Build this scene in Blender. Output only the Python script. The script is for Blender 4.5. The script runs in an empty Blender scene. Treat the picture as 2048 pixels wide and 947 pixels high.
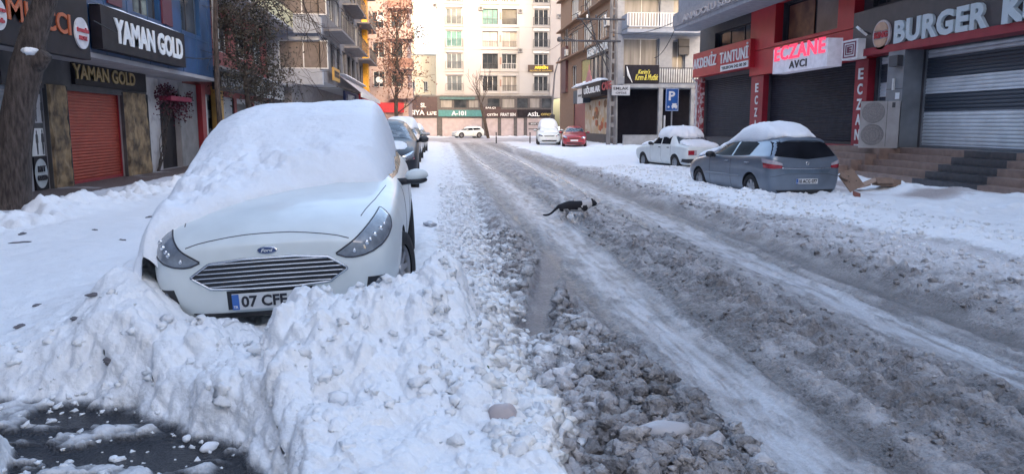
import bpy, bmesh, math, random
import numpy as np
from mathutils import Vector, Matrix
from mathutils.bvhtree import BVHTree
R = math.radians
sc = bpy.context.scene
col = sc.collection

# ------------------------------------------------------------------ camera
FPX, HOR, VPX, CAMZ = 1530.0, 250.0, 870.0, 1.70
PITCH = math.atan((473.5 - HOR) / FPX)
YAW = math.atan(((1024 - VPX) / FPX) / (math.cos(PITCH) + math.tan(PITCH) * math.sin(PITCH)))
cd = bpy.data.cameras.new('camera')
cam = bpy.data.objects.new('camera', cd); col.objects.link(cam)
cd.sensor_width = 36.0; cd.lens = FPX / 2048 * 36.0
cd.clip_start = 0.1; cd.clip_end = 2000
cam.location = (0, 0, CAMZ)
cam.rotation_euler = (math.pi / 2 - PITCH, 0, -YAW)
sc.camera = cam
CAMM = cam.rotation_euler.to_matrix()

# ------------------------------------------------------------------ light
SUN_EL, SUN_AZ = 11.0, 172.0          # azimuth clockwise from +Y: low sun behind the photographer
w = bpy.data.worlds.new('World'); sc.world = w; w.use_nodes = True
nt = w.node_tree; nt.nodes.clear()
sky = nt.nodes.new('ShaderNodeTexSky'); sky.sky_type = 'NISHITA'; sky.sun_disc = False
sky.sun_elevation = R(SUN_EL); sky.sun_rotation = R(SUN_AZ)
sky.air_density = 1.0; sky.dust_density = 4.0; sky.ozone_density = 0.6
bg = nt.nodes.new('ShaderNodeBackground'); bg.inputs[1].default_value = 0.15
out = nt.nodes.new('ShaderNodeOutputWorld')
nt.links.new(sky.outputs[0], bg.inputs[0]); nt.links.new(bg.outputs[0], out.inputs[0])
sd = bpy.data.lights.new('sun', 'SUN'); sun = bpy.data.objects.new('sun', sd); col.objects.link(sun)
sd.energy = 0.25; sd.angle = R(3.0); sd.color = (1.0, 0.84, 0.78)
az, el = R(SUN_AZ), R(SUN_EL)
sv = Vector((math.sin(az) * math.cos(el), math.cos(az) * math.cos(el), math.sin(el)))
sun.rotation_euler = sv.to_track_quat('Z', 'Y').to_euler()
sun.location = sv * 50
sc.view_settings.view_transform = 'Standard'; sc.view_settings.look = 'None'
sc.view_settings.gamma = 1; sc.view_settings.exposure = 2.88
sc.view_settings.use_curve_mapping = False
sc.view_settings.use_white_balance = True; sc.view_settings.white_balance_temperature = 6350; sc.view_settings.white_balance_tint = 15
sc.cycles.max_bounces = 7; sc.cycles.diffuse_bounces = 4; sc.cycles.glossy_bounces = 3
sc.cycles.transmission_bounces = 3; sc.cycles.use_denoising = True
sc.cycles.sample_clamp_indirect = 6
rng = np.random.default_rng(7); random.seed(7)

# ------------------------------------------------------------------ noise
def _h(ix, iy, s):
    a = (ix.astype(np.int64) * 374761393 + iy.astype(np.int64) * 668265263 + s * 1442695041) & 0xFFFFFFFF
    a = ((a ^ (a >> 13)) * 1274126177) & 0xFFFFFFFF
    a = ((a ^ (a >> 15)) * 2246822519) & 0xFFFFFFFF
    return ((a ^ (a >> 16)) & 0xFFFFFF) / float(0xFFFFFF)
def vn(x, y, s=0):
    ix = np.floor(x); iy = np.floor(y); fx = x - ix; fy = y - iy
    ix = ix.astype(np.int64); iy = iy.astype(np.int64)
    ux = fx * fx * fx * (fx * (fx * 6 - 15) + 10); uy = fy * fy * fy * (fy * (fy * 6 - 15) + 10)
    def g(a, b, dx, dy):
        t = _h(a, b, s) * 6.2831853
        return np.cos(t) * dx + np.sin(t) * dy
    a = g(ix, iy, fx, fy); b = g(ix + 1, iy, fx - 1, fy); c = g(ix, iy + 1, fx, fy - 1); d = g(ix + 1, iy + 1, fx - 1, fy - 1)
    return ((a + (b - a) * ux) * (1 - uy) + (c + (d - c) * ux) * uy) * 1.5
def fbm(x, y, o=4, s=0, g=0.5):
    r = 0; a = 1; t = 0
    for k in range(o):
        r = r + a * vn(x, y, s + k * 17); t += a; a *= g; x = x * 2.03 + 13.1; y = y * 2.03 + 7.7
    return r / t
def worley(x, y, s=0):
    ix = np.floor(x).astype(np.int64); iy = np.floor(y).astype(np.int64)
    f1 = np.full(x.shape, 9.0); f2 = np.full(x.shape, 9.0); idv = np.zeros(x.shape)
    for i in (-1, 0, 1):
        for j in (-1, 0, 1):
            cx = ix + i; cy = iy + j
            px = cx + _h(cx, cy, s); py = cy + _h(cx, cy, s + 5)
            d = np.hypot(px - x, py - y)
            m = d < f1
            f2 = np.where(m, f1, np.minimum(f2, d)); idv = np.where(m, _h(cx, cy, s + 9), idv); f1 = np.where(m, d, f1)
    return f1, f2, idv
def ss(a, b, x):
    t = np.clip((x - a) / (b - a), 0, 1); return t * t * (3 - 2 * t)
def bump1(x, c, w): return np.exp(-((x - c) / w) ** 2)

# ------------------------------------------------------------------ materials
MATS = {}
def pm(name, c, rough=0.6, metal=0.0, var=0.15, scale=4.0, bump=0.0, bscale=40.0, coat=0.0, c2=None, thr=None, emis=None, es=0.0, stretch=None, spec=None, det=4):
    if name in MATS: return MATS[name]
    m = bpy.data.materials.new(name); m.use_nodes = True; t = m.node_tree; N = t.nodes; L = t.links
    b = N['Principled BSDF']
    tc = N.new('ShaderNodeTexCoord'); mp = N.new('ShaderNodeMapping'); L.new(tc.outputs['Object'], mp.inputs[0])
    if stretch: mp.inputs['Scale'].default_value = stretch
    no = N.new('ShaderNodeTexNoise'); no.inputs['Scale'].default_value = scale; no.inputs['Detail'].default_value = det
    L.new(mp.outputs[0], no.inputs['Vector'])
    rp = N.new('ShaderNodeValToRGB'); L.new(no.outputs[0], rp.inputs[0])
    a = tuple(max(0, v * (1 - var)) for v in c); z = c2 if c2 else tuple(min(1, v * (1 + var)) for v in c)
    if c2: a = c
    rp.color_ramp.elements[0].color = (*a, 1); rp.color_ramp.elements[1].color = (*z, 1)
    lo, hi = thr if thr else (0.3, 0.7)
    rp.color_ramp.elements[0].position = lo; rp.color_ramp.elements[1].position = hi
    L.new(rp.outputs[0], b.inputs['Base Color'])
    b.inputs['Roughness'].default_value = rough; b.inputs['Metallic'].default_value = metal
    if spec is not None: b.inputs['Specular IOR Level'].default_value = spec
    if coat: b.inputs['Coat Weight'].default_value = coat; b.inputs['Coat Roughness'].default_value = 0.08
    if bump:
        n2 = N.new('ShaderNodeTexNoise'); n2.inputs['Scale'].default_value = bscale; n2.inputs['Detail'].default_value = 5
        L.new(mp.outputs[0], n2.inputs['Vector'])
        bp = N.new('ShaderNodeBump'); bp.inputs['Strength'].default_value = min(1, bump); bp.inputs['Distance'].default_value = 0.02 * max(1, bump)
        L.new(n2.outputs[0], bp.inputs['Height']); L.new(bp.outputs[0], b.inputs['Normal'])
    if emis: b.inputs['Emission Color'].default_value = (*emis, 1); b.inputs['Emission Strength'].default_value = es
    MATS[name] = m; return m
def shutter_mat(name, c, pitch=0.09, bands=None, c2=None, rough=0.45, metal=0.3, dirt=0.12):
    # rolled slats: wave profile along z as bump; optional solid darker bands given as world-z intervals (painted slats)
    if name in MATS: return MATS[name]
    m = pm(name, c, rough=rough, metal=metal, var=dirt, scale=2.0)
    t = m.node_tree; N = t.nodes; L = t.links; b = N['Principled BSDF']
    ge = N.new('ShaderNodeNewGeometry'); sx = N.new('ShaderNodeSeparateXYZ'); L.new(ge.outputs['Position'], sx.inputs[0])
    if bands:
        src = b.inputs['Base Color'].links[0].from_socket
        for (z0, z1) in bands:
            g1 = N.new('ShaderNodeMath'); g1.operation = 'GREATER_THAN'; g1.inputs[1].default_value = z0; L.new(sx.outputs[2], g1.inputs[0])
            g2 = N.new('ShaderNodeMath'); g2.operation = 'LESS_THAN'; g2.inputs[1].default_value = z1; L.new(sx.outputs[2], g2.inputs[0])
            mu = N.new('ShaderNodeMath'); mu.operation = 'MULTIPLY'; L.new(g1.outputs[0], mu.inputs[0]); L.new(g2.outputs[0], mu.inputs[1])
            mx = N.new('ShaderNodeMix'); mx.data_type = 'RGBA'; L.new(mu.outputs[0], mx.inputs[0]); L.new(src, mx.inputs[6]); mx.inputs[7].default_value = (*c2, 1)
            src = mx.outputs[2]
        L.new(src, b.inputs['Base Color'])
    return m

SNOW = None
def snow_mat():
    m = pm('snow_clean', (0.80, 0.83, 0.88), rough=0.55, var=0.03, scale=3, bump=0.5, bscale=25, spec=0.3)
    return m
M = {}
def mats():
    M['snow'] = snow_mat()
    M['slush'] = pm('brown_slush', (0.27, 0.245, 0.25), rough=0.45, c2=(0.43, 0.40, 0.405), scale=6, bump=0.8, bscale=45, spec=0.4)
    M['asphalt'] = pm('asphalt', (0.05, 0.052, 0.055), rough=0.5, bump=0.4, bscale=80)
    M['white_paint'] = pm('car_white', (0.66, 0.71, 0.72), rough=0.42, coat=0.3, var=0.05, scale=5, det=8)
    M['silver_blue'] = pm('car_steel_blue', (0.155, 0.195, 0.25), rough=0.32, metal=0.35, coat=0.6, var=0.10, scale=3)
    M['red_paint'] = pm('car_red', (0.30, 0.018, 0.03), rough=0.3, coat=0.6, var=0.08, scale=3)
    M['dark_paint'] = pm('car_charcoal', (0.022, 0.027, 0.036), rough=0.5, coat=0.15, var=0.2, scale=3)
    M['grey_paint'] = pm('car_grey', (0.25, 0.28, 0.32), rough=0.32, coat=0.6, var=0.1, scale=3)
    M['car_glass'] = pm('car_glass', (0.014, 0.016, 0.022), rough=0.16, var=0.3, scale=2, spec=0.08)
    M['car_glass'].node_tree.nodes['Principled BSDF'].inputs['IOR'].default_value = 1.16
    M['frost_glass'] = pm('frosted_glass', (0.03, 0.04, 0.05), c2=(0.30, 0.34, 0.38), thr=(0.48, 0.75), rough=0.2, scale=5, det=8)
    M['rubber'] = pm('rubber', (0.02, 0.02, 0.023), rough=0.8, var=0.3, scale=20)
    M['black_plastic'] = pm('black_plastic', (0.018, 0.02, 0.026), rough=0.5)
    M['chrome'] = pm('chrome', (0.62, 0.64, 0.68), rough=0.18, metal=1.0, var=0.05)
    M['rim'] = pm('rim_alloy', (0.50, 0.51, 0.54), rough=0.3, metal=0.8, var=0.1, scale=12)
    M['lamp_glass'] = pm('headlamp_glass', (0.13, 0.15, 0.18), c2=(0.24, 0.27, 0.31), rough=0.10, scale=14, coat=0.8, spec=0.8)
    M['lamp_chrome'] = pm('lamp_reflector', (0.75, 0.77, 0.8), rough=0.12, metal=0.9, var=0.25, scale=40)
    M['tail_red'] = pm('tail_red', (0.32, 0.02, 0.035), rough=0.15, coat=0.6, var=0.2, scale=12)
    M['tail_clear'] = pm('tail_clear', (0.42, 0.38, 0.42), rough=0.2, coat=0.5, var=0.15, scale=12)
    M['plate'] = pm('plate_white', (0.62, 0.64, 0.66), rough=0.4, var=0.05)
    M['plate_blue'] = pm('plate_blue', (0.04, 0.13, 0.42), rough=0.4)
    M['plate_ink'] = pm('plate_ink', (0.02, 0.02, 0.03), rough=0.5)
    M['glass'] = pm('window_glass', (0.03, 0.037, 0.048), rough=0.08, c2=(0.08, 0.09, 0.105), scale=0.8, thr=(0.4, 0.65), spec=0.15)
    M['glass'].node_tree.nodes['Principled BSDF'].inputs['IOR'].default_value = 1.3
    M['glass_curtain'] = pm('window_curtain', (0.16, 0.15, 0.15), rough=0.35, c2=(0.30, 0.29, 0.29), scale=1.2, stretch=(3, 3, 0.3), coat=0.1)
    M['frame_white'] = pm('frame_white', (0.62, 0.62, 0.62), rough=0.5)
    M['frame_dark'] = pm('frame_dark', (0.04, 0.04, 0.05), rough=0.5)
    M['iron'] = pm('iron', (0.05, 0.05, 0.06), rough=0.6)
    M['black_sign'] = pm('black_sign', (0.014, 0.012, 0.018), rough=0.6, var=0.3, scale=3, spec=0.2)
    M['letter_white'] = pm('letter_white', (0.72, 0.74, 0.76), rough=0.5, var=0.08, scale=8)
    M['concrete'] = pm('concrete', (0.25, 0.25, 0.26), rough=0.85, var=0.2, scale=2, bump=0.3)
    M['bark'] = pm('bark', (0.030, 0.023, 0.022), rough=0.95, c2=(0.11, 0.088, 0.08), scale=9, bump=2.5, bscale=16, stretch=(2.2, 2.2, 0.5))
    M['card'] = pm('cardboard', (0.23, 0.16, 0.125), rough=0.9, var=0.15, scale=6)

# ------------------------------------------------------------------ tags and things
def tag(o, label=None, cat=None, group=None, kind=None):
    if label: o['label'] = label
    if cat: o['category'] = cat
    if group: o['group'] = group
    if kind: o['kind'] = kind
    elif cat: o['kind'] = 'thing'
    return o
def thing(name, loc, label, cat, group=None, rz=0.0):
    o = bpy.data.objects.new(name, None); col.objects.link(o); o.location = loc; o.rotation_euler = (0, 0, rz)
    o.empty_display_size = 0.3
    return tag(o, label, cat, group)
def woff(p):
    v = Vector((0, 0, 0))
    while p is not None: v += p.location; p = p.parent
    return v
def link_mesh(name, V, F, m, parent=None, local=False, smooth=False, base=None):
    V = np.asarray(V, dtype=np.float32).reshape(-1, 3)
    off = Vector((0, 0, 0))
    if parent is not None and not local: off = woff(parent)
    if parent is None and not local and len(V):
        lo = V.min(0); hi = V.max(0); off = Vector(((lo[0] + hi[0]) / 2, (lo[1] + hi[1]) / 2, lo[2])) if base is None else Vector(base)
    V = V - np.array(off, dtype=np.float32)
    me = bpy.data.meshes.new(name)
    if isinstance(F, np.ndarray):
        n = F.shape[1]; me.vertices.add(len(V)); me.vertices.foreach_set('co', V.ravel())
        me.loops.add(F.size); me.loops.foreach_set('vertex_index', F.astype(np.int32).ravel())
        me.polygons.add(len(F)); me.polygons.foreach_set('loop_start', np.arange(0, F.size, n, dtype=np.int32))
        me.update(calc_edges=True); me.validate()
    else:
        me.from_pydata(V.tolist(), [], F); me.update()
    if smooth: me.polygons.foreach_set('use_smooth', [True] * len(me.polygons))
    if m: me.materials.append(m)
    o = bpy.data.objects.new(name, me); col.objects.link(o)
    if parent is not None: o.parent = parent
    elif not local: o.location = off
    return o

class MB:
    def __init__(s): s.V = []; s.F = []
    def add(s, V, F):
        k = len(s.V); s.V.extend([tuple(v) for v in V]); s.F.extend([tuple(i + k for i in f) for f in F])
        return s
    def box(s, x0, x1, y0, y1, z0, z1):
        x0, x1 = min(x0, x1), max(x0, x1); y0, y1 = min(y0, y1), max(y0, y1); z0, z1 = min(z0, z1), max(z0, z1)
        return s.add([(x0, y0, z0), (x1, y0, z0), (x1, y1, z0), (x0, y1, z0), (x0, y0, z1), (x1, y0, z1), (x1, y1, z1), (x0, y1, z1)],
                     [(3, 2, 1, 0), (4, 5, 6, 7), (0, 1, 5, 4), (1, 2, 6, 5), (2, 3, 7, 6), (3, 0, 4, 7)])
    def fbox(s, F, a0, a1, z0, z1, n0, n1):
        p = F.P(a0, z0, n0); q = F.P(a1, z1, n1)
        return s.box(p[0], q[0], p[1], q[1], p[2], q[2])
    def quad(s, a, b, c, d): return s.add([a, b, c, d], [(0, 1, 2, 3)])
    def xbox(s, c, size, rot):       # centred, rotated box (rot = Matrix 3x3)
        hx, hy, hz = [v / 2 for v in size]; c = Vector(c)
        V = [c + rot @ Vector((sx * hx, sy * hy, sz * hz)) for sz in (-1, 1) for (sx, sy) in ((-1, -1), (1, -1), (1, 1), (-1, 1))]
        return s.add(V, [(3, 2, 1, 0), (4, 5, 6, 7), (0, 1, 5, 4), (1, 2, 6, 5), (2, 3, 7, 6), (3, 0, 4, 7)])
    def tube(s, pts, rad, n=8, cap=True):
        pts = [Vector(p) for p in pts]
        if not hasattr(rad, '__len__'): rad = [rad] * len(pts)
        V = []; up = None
        for i, p in enumerate(pts):
            d = (pts[min(i + 1, len(pts) - 1)] - pts[max(i - 1, 0)])
            if d.length < 1e-9: d = Vector((0, 0, 1))
            d.normalize()
            if up is None: up = Vector((1, 0, 0)) if abs(d.x) < 0.9 else Vector((0, 1, 0))
            a = d.cross(up)
            if a.length < 1e-6: a = d.cross(Vector((0, 1, 0.3)))
            a.normalize(); b = d.cross(a); up = -d.cross(d.cross(up)).normalized() if d.cross(up).length > 1e-6 else up
            for k in range(n):
                t = 2 * math.pi * k / n; V.append(p + (a * math.cos(t) + b * math.sin(t)) * rad[i])
        F = []
        for i in range(len(pts) - 1):
            for k in range(n):
                k2 = (k + 1) % n; F.append((i * n + k, i * n + k2, (i + 1) * n + k2, (i + 1) * n + k))
        if cap: F.append(tuple(range(n))[::-1]); F.append(tuple((len(pts) - 1) * n + k for k in range(n)))
        return s.add(V, F)
    def lathe(s, prof, c=(0, 0, 0), axis='z', n=24):   # prof list of (r, h)
        V = []; F = []
        for (r, h) in prof:
            for k in range(n):
                t = 2 * math.pi * k / n; a, b = r * math.cos(t), r * math.sin(t)
                v = (a, b, h) if axis == 'z' else ((h, a, b) if axis == 'x' else (a, h, b))
                V.append((v[0] + c[0], v[1] + c[1], v[2] + c[2]))
        for i in range(len(prof) - 1):
            for k in range(n):
                k2 = (k + 1) % n; F.append((i * n + k, i * n + k2, (i + 1) * n + k2, (i + 1) * n + k))
        return s.add(V, F)
    def prism(s, pts, F, n0, n1):      # pts [(a, z)] in frame F
        k = len(pts); V = [F.P(a, z, n0) for a, z in pts] + [F.P(a, z, n1) for a, z in pts]
        f = [tuple(range(k)), tuple(range(k, 2 * k))[::-1]] + [(i, (i + 1) % k, (i + 1) % k + k, i + k) for i in range(k)]
        return s.add(V, f)
    def build(s, name, m, parent=None, local=False, smooth=False, base=None):
        o = link_mesh(name, s.V, s.F, m, parent, local, smooth, base)
        return o

class Fr:     # a facade frame: a = coordinate along the wall, z up, n outward
    def __init__(s, kind, plane): s.k = kind; s.p = plane
    def P(s, a, z, n=0.0):
        if s.k == 'L': return (s.p + n, a, z)
        if s.k == 'R': return (s.p - n, a, z)
        if s.k == 'F': return (a, s.p - n, z)
    def pix(s, px, py, n=0.0):     # photograph pixel -> (a, z) on the wall plane
        d = CAMM @ Vector(((px - 1024) / FPX, (473.5 - py) / FPX, -1))
        if s.k == 'F': t = (s.p - n) / d.y; return (d.x * t, CAMZ + d.z * t)
        pl = s.p + n if s.k == 'L' else s.p - n
        t = pl / d.x; return (d.y * t, CAMZ + d.z * t)
    def basis(s):   # right-reading text basis as seen from outside: (right, up, normal)
        if s.k == 'L': return Vector((0, 1, 0)), Vector((0, 0, 1)), Vector((1, 0, 0))
        if s.k == 'R': return Vector((0, -1, 0)), Vector((0, 0, 1)), Vector((-1, 0, 0))
        return Vector((1, 0, 0)), Vector((0, 0, 1)), Vector((0, -1, 0))

def text_geo(txt, bold=0.0, extrude=0.02, shear=0.0, space=1.0):
    c = bpy.data.curves.new('t', 'FONT'); c.body = txt; c.size = 1.0; c.offset = bold; c.extrude = extrude
    c.shear = shear; c.space_character = space; c.resolution_u = 3; c.fill_mode = 'BOTH'
    o = bpy.data.objects.new('t', c); col.objects.link(o)
    bpy.context.view_layer.update()
    me = bpy.data.meshes.new_from_object(o.evaluated_get(bpy.context.evaluated_depsgraph_get()))
    V = np.array([v.co[:] for v in me.vertices]) if len(me.vertices) else np.zeros((0, 3)); Fs = [tuple(p.vertices) for p in me.polygons]
    bpy.data.objects.remove(o); bpy.data.curves.remove(c); bpy.data.meshes.remove(me)
    return V, Fs
def letters(name, txt, origin, right, up, nrm, width, height, m, parent, depth=0.03, bold=0.02, shear=0.0, local=False, space=1.0, label=None):
    """lettering fitted to a width x height box whose lower left corner is origin"""
    V, Fs = text_geo(txt, bold, 0.5, shear, space)
    lo = V.min(0); hi = V.max(0); sx = width / (hi[0] - lo[0]); sy = height / (hi[1] - lo[1])
    O = Vector(origin); P = []
    for v in V:
        P.append(O + right * ((v[0] - lo[0]) * sx) + up * ((v[1] - lo[1]) * sy) + nrm * ((v[2] + 0.5) * depth))
    o = link_mesh(name, [tuple(p) for p in P], Fs, m, parent, local)
    if label: o['label'] = label
    return o
def fletters(F, txt, a_left, z0, width, height, n, m, parent, **k):
    r, u, nn = F.basis()
    return letters(k.pop('name', 'lettering'), txt, F.P(a_left, z0, n), r, u, nn, width, height, m, parent, **k)

def copy_tree(o, parent=None):
    c = o.copy(); col.objects.link(c); c.parent = parent
    for ch in [x for x in bpy.data.objects if x.parent == o]: copy_tree(ch, c)
    return c
# ------------------------------------------------------------------ ground: snow, slush and road as one height field, split by what it is
def seg_side(x, y, pts):      # signed distance-like: positive on the near (low y) side of a polyline given as x -> y
    xs = np.array([p[0] for p in pts]); ys = np.array([p[1] for p in pts])
    return np.interp(x, xs, ys) - y
def dome(f1, r=0.62): return np.sqrt(np.clip(1 - (f1 / r) ** 2, 0, 1))
def ground(x, y):
    x = np.asarray(x, float); y = np.asarray(y, float)
    d = np.hypot(x, y); fine = np.clip(9 / np.maximum(d, 1), 0.0, 1); mid = np.clip(22 / np.maximum(d, 1), 0.12, 1)
    n1 = fbm(x * 0.9, y * 0.9, 4, 1); n2 = fbm(x * 4, y * 3, 4, 2); n3 = fbm(x * 13, y * 13, 3, 3); nb = fbm(x * 0.35, y * 0.22, 3, 4)
    xs = x - 0.006 * y
    eL = 0.52 + 0.10 * n1 + 0.06 * n2 * 2; eR = 5.45 + 0.7 * fbm(x * 0.5, y * 0.35, 3, 6) + 0.5 * n2 + 1.35 * ss(15, 8.5, y)
    L = 1 - ss(-0.10, 0.12 + 0.02 * np.clip(y - 8, 0, 40), xs - eL)          # 1 on the left snow
    Rr = ss(-0.55, 0.75, xs - eR)                                               # 1 on the right snow
    # ---- left snow
    hl = 0.24 + 0.05 * n1 + 0.03 * nb
    crest = 4.86 + 0.10 * n1 + 0.30 * ss(-0.5, 0.2, x); yy = y - crest; fall = np.where(yy > 0, np.exp(-(yy / 0.30) ** 2), np.exp(-(yy / 0.78) ** 2))
    heap = (0.44 + 0.10 * n2 + 0.12 * n1) * np.maximum(ss(-1.12, -0.86, x + 0.10 * n2), 0.62 * ss(4.60, 4.05, y) * ss(-2.2, -1.2, x + 0.1 * n2)) * (1 - ss(-0.02, 0.50, x)) * fall + 0.28 * np.exp(-(((x - 0.04) / 0.30) ** 2 + ((y - 5.75) / 0.65) ** 2)) \
         + 0.36 * np.exp(-(((x + 2.20 + 0.06 * n2) / 0.33) ** 2)) * ss(4.75, 5.75, y) * ss(8.6, 7.4, y) \
         + 0.13 * np.exp(-(((x + 1.6) / 0.7) ** 2 + ((y - 4.95) / 0.40) ** 2)) + 0.12 * np.exp(-(((x + 2.0) / 0.35) ** 2 + ((y - 5.25) / 0.5) ** 2)) + 0.12 * np.exp(-(((x - 0.1) / 0.35) ** 2 + ((y - 4.3) / 0.7) ** 2)) \
         + 0.14 * np.exp(-(((x + 2.55) / 0.5) ** 2 + ((y - 6.9) / 1.3) ** 2)) + 0.10 * np.exp(-(((x + 0.05) / 0.3) ** 2 + ((y - 8.5) / 2.5) ** 2))
    churn = np.exp(-(((x + 0.9) / 1.9) ** 2 + ((y - 4.6) / 1.5) ** 2)) + 0.5 * np.exp(-(((x + 2.4) / 0.7) ** 2 + ((y - 7) / 1.5) ** 2))
    churn = np.clip(churn, 0, 1)
    wx = x + 0.05 * n2; wy = y + 0.05 * n3
    f1, f2, idc = worley(wx * 4.2, wy * 4.2, 31); f1b, f2b, idd = worley(wx * 11, wy * 11, 32)
    lump = dome(f1) * (0.3 + idc)
    lumpb = dome(f1b) * (0.3 + idd)
    hl = hl + heap + churn * (0.06 * lump * ss(-0.3, 0.3, n1 + 0.1) + 0.022 * lumpb * ss(-0.25, 0.25, n2) + 0.05 * n2 + 0.02 * n3) + 0.012 * n2 * fine
    # sidewalk side: scraped path and cleared tiles along the shops
    path = ss(-6.3, -6.7, x + 0.25 * n1 * 2) * ss(9, 12, y)
    tiles = ss(-8.05, -8.2, x + 0.22 * n1) * ss(4, 6, y)
    hl = hl * (1 - path) + (0.15 + 0.02 * n2) * path; hl = hl * (1 - tiles) + 0.11 * tiles
    hl = hl + (0.20 + 0.16 * lump * .5) * np.exp(-((x + 6.2 + 0.4 * n1) / 0.5) ** 2) * ss(7, 11, y) * (0.55 + 1.3 * n1 + .5 * n2)
    # crumbled strip at the edge
    strip = np.exp(-((xs - eL + 0.15) / 0.45) ** 2) * ss(5.5, 8.5, y)
    hl = hl - strip * 0.13 + strip * mid * (0.045 * lumpb + 0.03 * lump + 0.02 * n3)
    # ---- right snow
    hr = 0.20 + 0.06 * n1 + 0.03 * nb + 0.012 * n3 * fine + 0.10 * ss(10.2, 10.9, x) + 0.03 * n2 * mid
    hr = hr + 0.06 * np.exp(-((x - 6.55) / .45) ** 2) * ss(14.5, 15.8, y) * ss(31, 27, y) * (1 + .5 * n2) + 0.02 * np.exp(-((y - 15.7) / .45) ** 2) * ss(6.4, 6.9, x) * ss(9.2, 8.8, x) * (1 + .8 * n2)
    hr = hr + 0.05 * lump * ss(0.02, 0.3, n1) * mid
    # ---- road: packed snow and slush in wheel tracks
    st = fbm(xs * 5.5 + 0.4 * n1, y * 0.35, 4, 11); st2 = fbm(xs * 16, y * 1.3, 3, 12)
    road = 0.040 + 0.034 * st + 0.008 * st2 * mid + 0.006 * n3 * fine
    wob = 0.10 * fbm(y * 0.25, y * 0 + 3, 2, 14)
    ice1 = bump1(xs + wob, 1.82, 0.29); ice2 = bump1(xs - wob, 3.80, 0.30); ice3 = bump1(xs - 0.05 * y, 2.2, 0.12) * ss(14, 18, y)
    ice4 = bump1(xs, 2.35 + 0.115 * (y - 13.5), 0.07) * ss(10.5, 12, y) * ss(30, 22, y)
    brk = ss(-0.42, 0.10, fbm(x * 9, y * 3.2, 4, 21) + 0.5 * fbm(xs * 3, y * 0.5, 3, 22))
    ice = np.clip((ice1 + ice2) * (0.35 + 0.65 * brk) + 0.6 * ice3 + 0.7 * ice4, 0, 1)
    midrow = bump1(xs + 1.5 * wob, 2.75, 0.42) * (0.5 + 1.4 * ss(-0.2, 0.3, fbm(x * 0.8, y * 0.4, 2, 15)))
    road = road * (1 - 0.55 * ice) + midrow * (0.03 + mid * (0.028 * lumpb + 0.03 * lump * ss(-0.1, .3, n2)))
    # narrower tyre ruts crossing the slush, each with a low berm and tread marks
    rut = np.zeros_like(x)
    for q, (xa, sl, wd, dp) in enumerate(((2.22, 0.010, 0.07, 0.030), (2.52, -0.020, 0.06, 0.020), (3.02, 0.045, 0.08, 0.034), (3.32, 0.012, 0.07, 0.024), (1.42, -0.012, 0.06, 0.018), (2.72, -0.035, 0.05, 0.018), (4.05, 0.02, 0.06, 0.02))):
        xc = xs - (xa + sl * (y - 6) + 0.05 * fbm(y * 0.3, y * 0 + q * 5, 2, 80 + q))
        rr = bump1(xc, 0, wd); road = road - dp * rr * (1 - 0.25 * np.sin(y * 42 + q) * fine) + dp * 0.9 * bump1(np.abs(xc), wd * 1.8, wd * 0.7) * (0.6 + 1.2 * n2 + 0.9 * n3 * mid); rut = np.maximum(rut, rr)
    pile = np.exp(-((xs - 2.78 - 0.05 * n1) / 0.16) ** 2) * ss(6.0, 6.6, y) * ss(9.2, 8.3, y) + 0.7 * np.exp(-((xs - 3.35) / 0.3) ** 2) * ss(5.6, 4.6, y)
    road = road + pile * (0.03 + 0.05 * lumpb + 0.04 * lump)
    wv = fbm(x * 7, y * 4.5, 4, 90)
    road = road + (0.014 * wv + 0.006 * fbm(x * 22, y * 18, 2, 91) * fine) * mid * (1 - 0.75 * ice)
    # rut with a ridge of thrown slush beyond it
    xr = xs - 4.42 - 0.10 * fbm(y * 0.3, y * 0 + 8, 2, 16)
    road = road - 0.035 * bump1(xr, 0, 0.13) + 0.10 * bump1(xr, 0.30, 0.20) * (1 + 0.5 * n2)
    rough = ss(0.12, 0.4, xr) * (1 - Rr)
    ridg = fbm(xs * 2.6, y * 0.55, 3, 19)
    road = road + rough * (0.05 + 0.075 * ridg + mid * (0.038 * lumpb * ss(-0.35, 0.25, n2) + 0.040 * lump * ss(-0.25, 0.3, n1)) + 0.03 * n2 * mid + 0.015 * n3 * fine)
    # clump row left of the first track; wide near the camera
    rowc = 1.22 - 0.50 * ss(9.5, 5.4, y); wrow = 0.16 + 0.50 * ss(6.3, 4.6, y)
    cl = np.exp(-(np.abs((xs - (0.95 + 0.10 * ss(6.5, 4.2, y))) / (0.22 + 0.22 * ss(7.5, 4.6, y))) ** 2.5)) * (0.4 + 0.6 * ss(26, 12, y))
    wx2 = x + 0.035 * n3; wy2 = y + 0.035 * n2
    c1, c2_, ic = worley(wx2 * 5.6, wy2 * 5.6, 41); c3, c4_, ic2 = worley(wx2 * 13, wy2 * 13, 42); c5, c6_, ic3 = worley(wx2 * 27, wy2 * 27, 43)
    clh = 0.075 * dome(c1, 0.7) * (0.35 + ic) + 0.035 * dome(c3, .65) * (0.3 + ic2) + 0.012 * dome(c5, .65) * fine
    road = road + cl * mid * (clh + 0.02 + 0.03 * n2)
    crumb = ss(-0.15, 0.25, fbm(x * 2.2, y * 0.9, 3, 47)) * (1 - ice)
    road = road + crumb * mid * (0.020 * dome(c3, .6) * ic2 + 0.008 * dome(c5, .6))
    # smooth diagonal wheel track cut through the clumps
    tx = 0.72 + (y - 5.6) * 0.185; tr = np.exp(-(np.abs((x - tx) / 0.145) ** 4)) * ss(5.45, 5.7, y) * ss(11, 9, y)
    tx2 = 1.14 + (y - 6.3) * 0.16; tr2 = 0.8 * np.exp(-(np.abs((x - tx2) / 0.06) ** 4)) * ss(5.9, 6.2, y) * ss(8.6, 7.6, y)
    trk = np.clip(tr + tr2, 0, 1)
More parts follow.
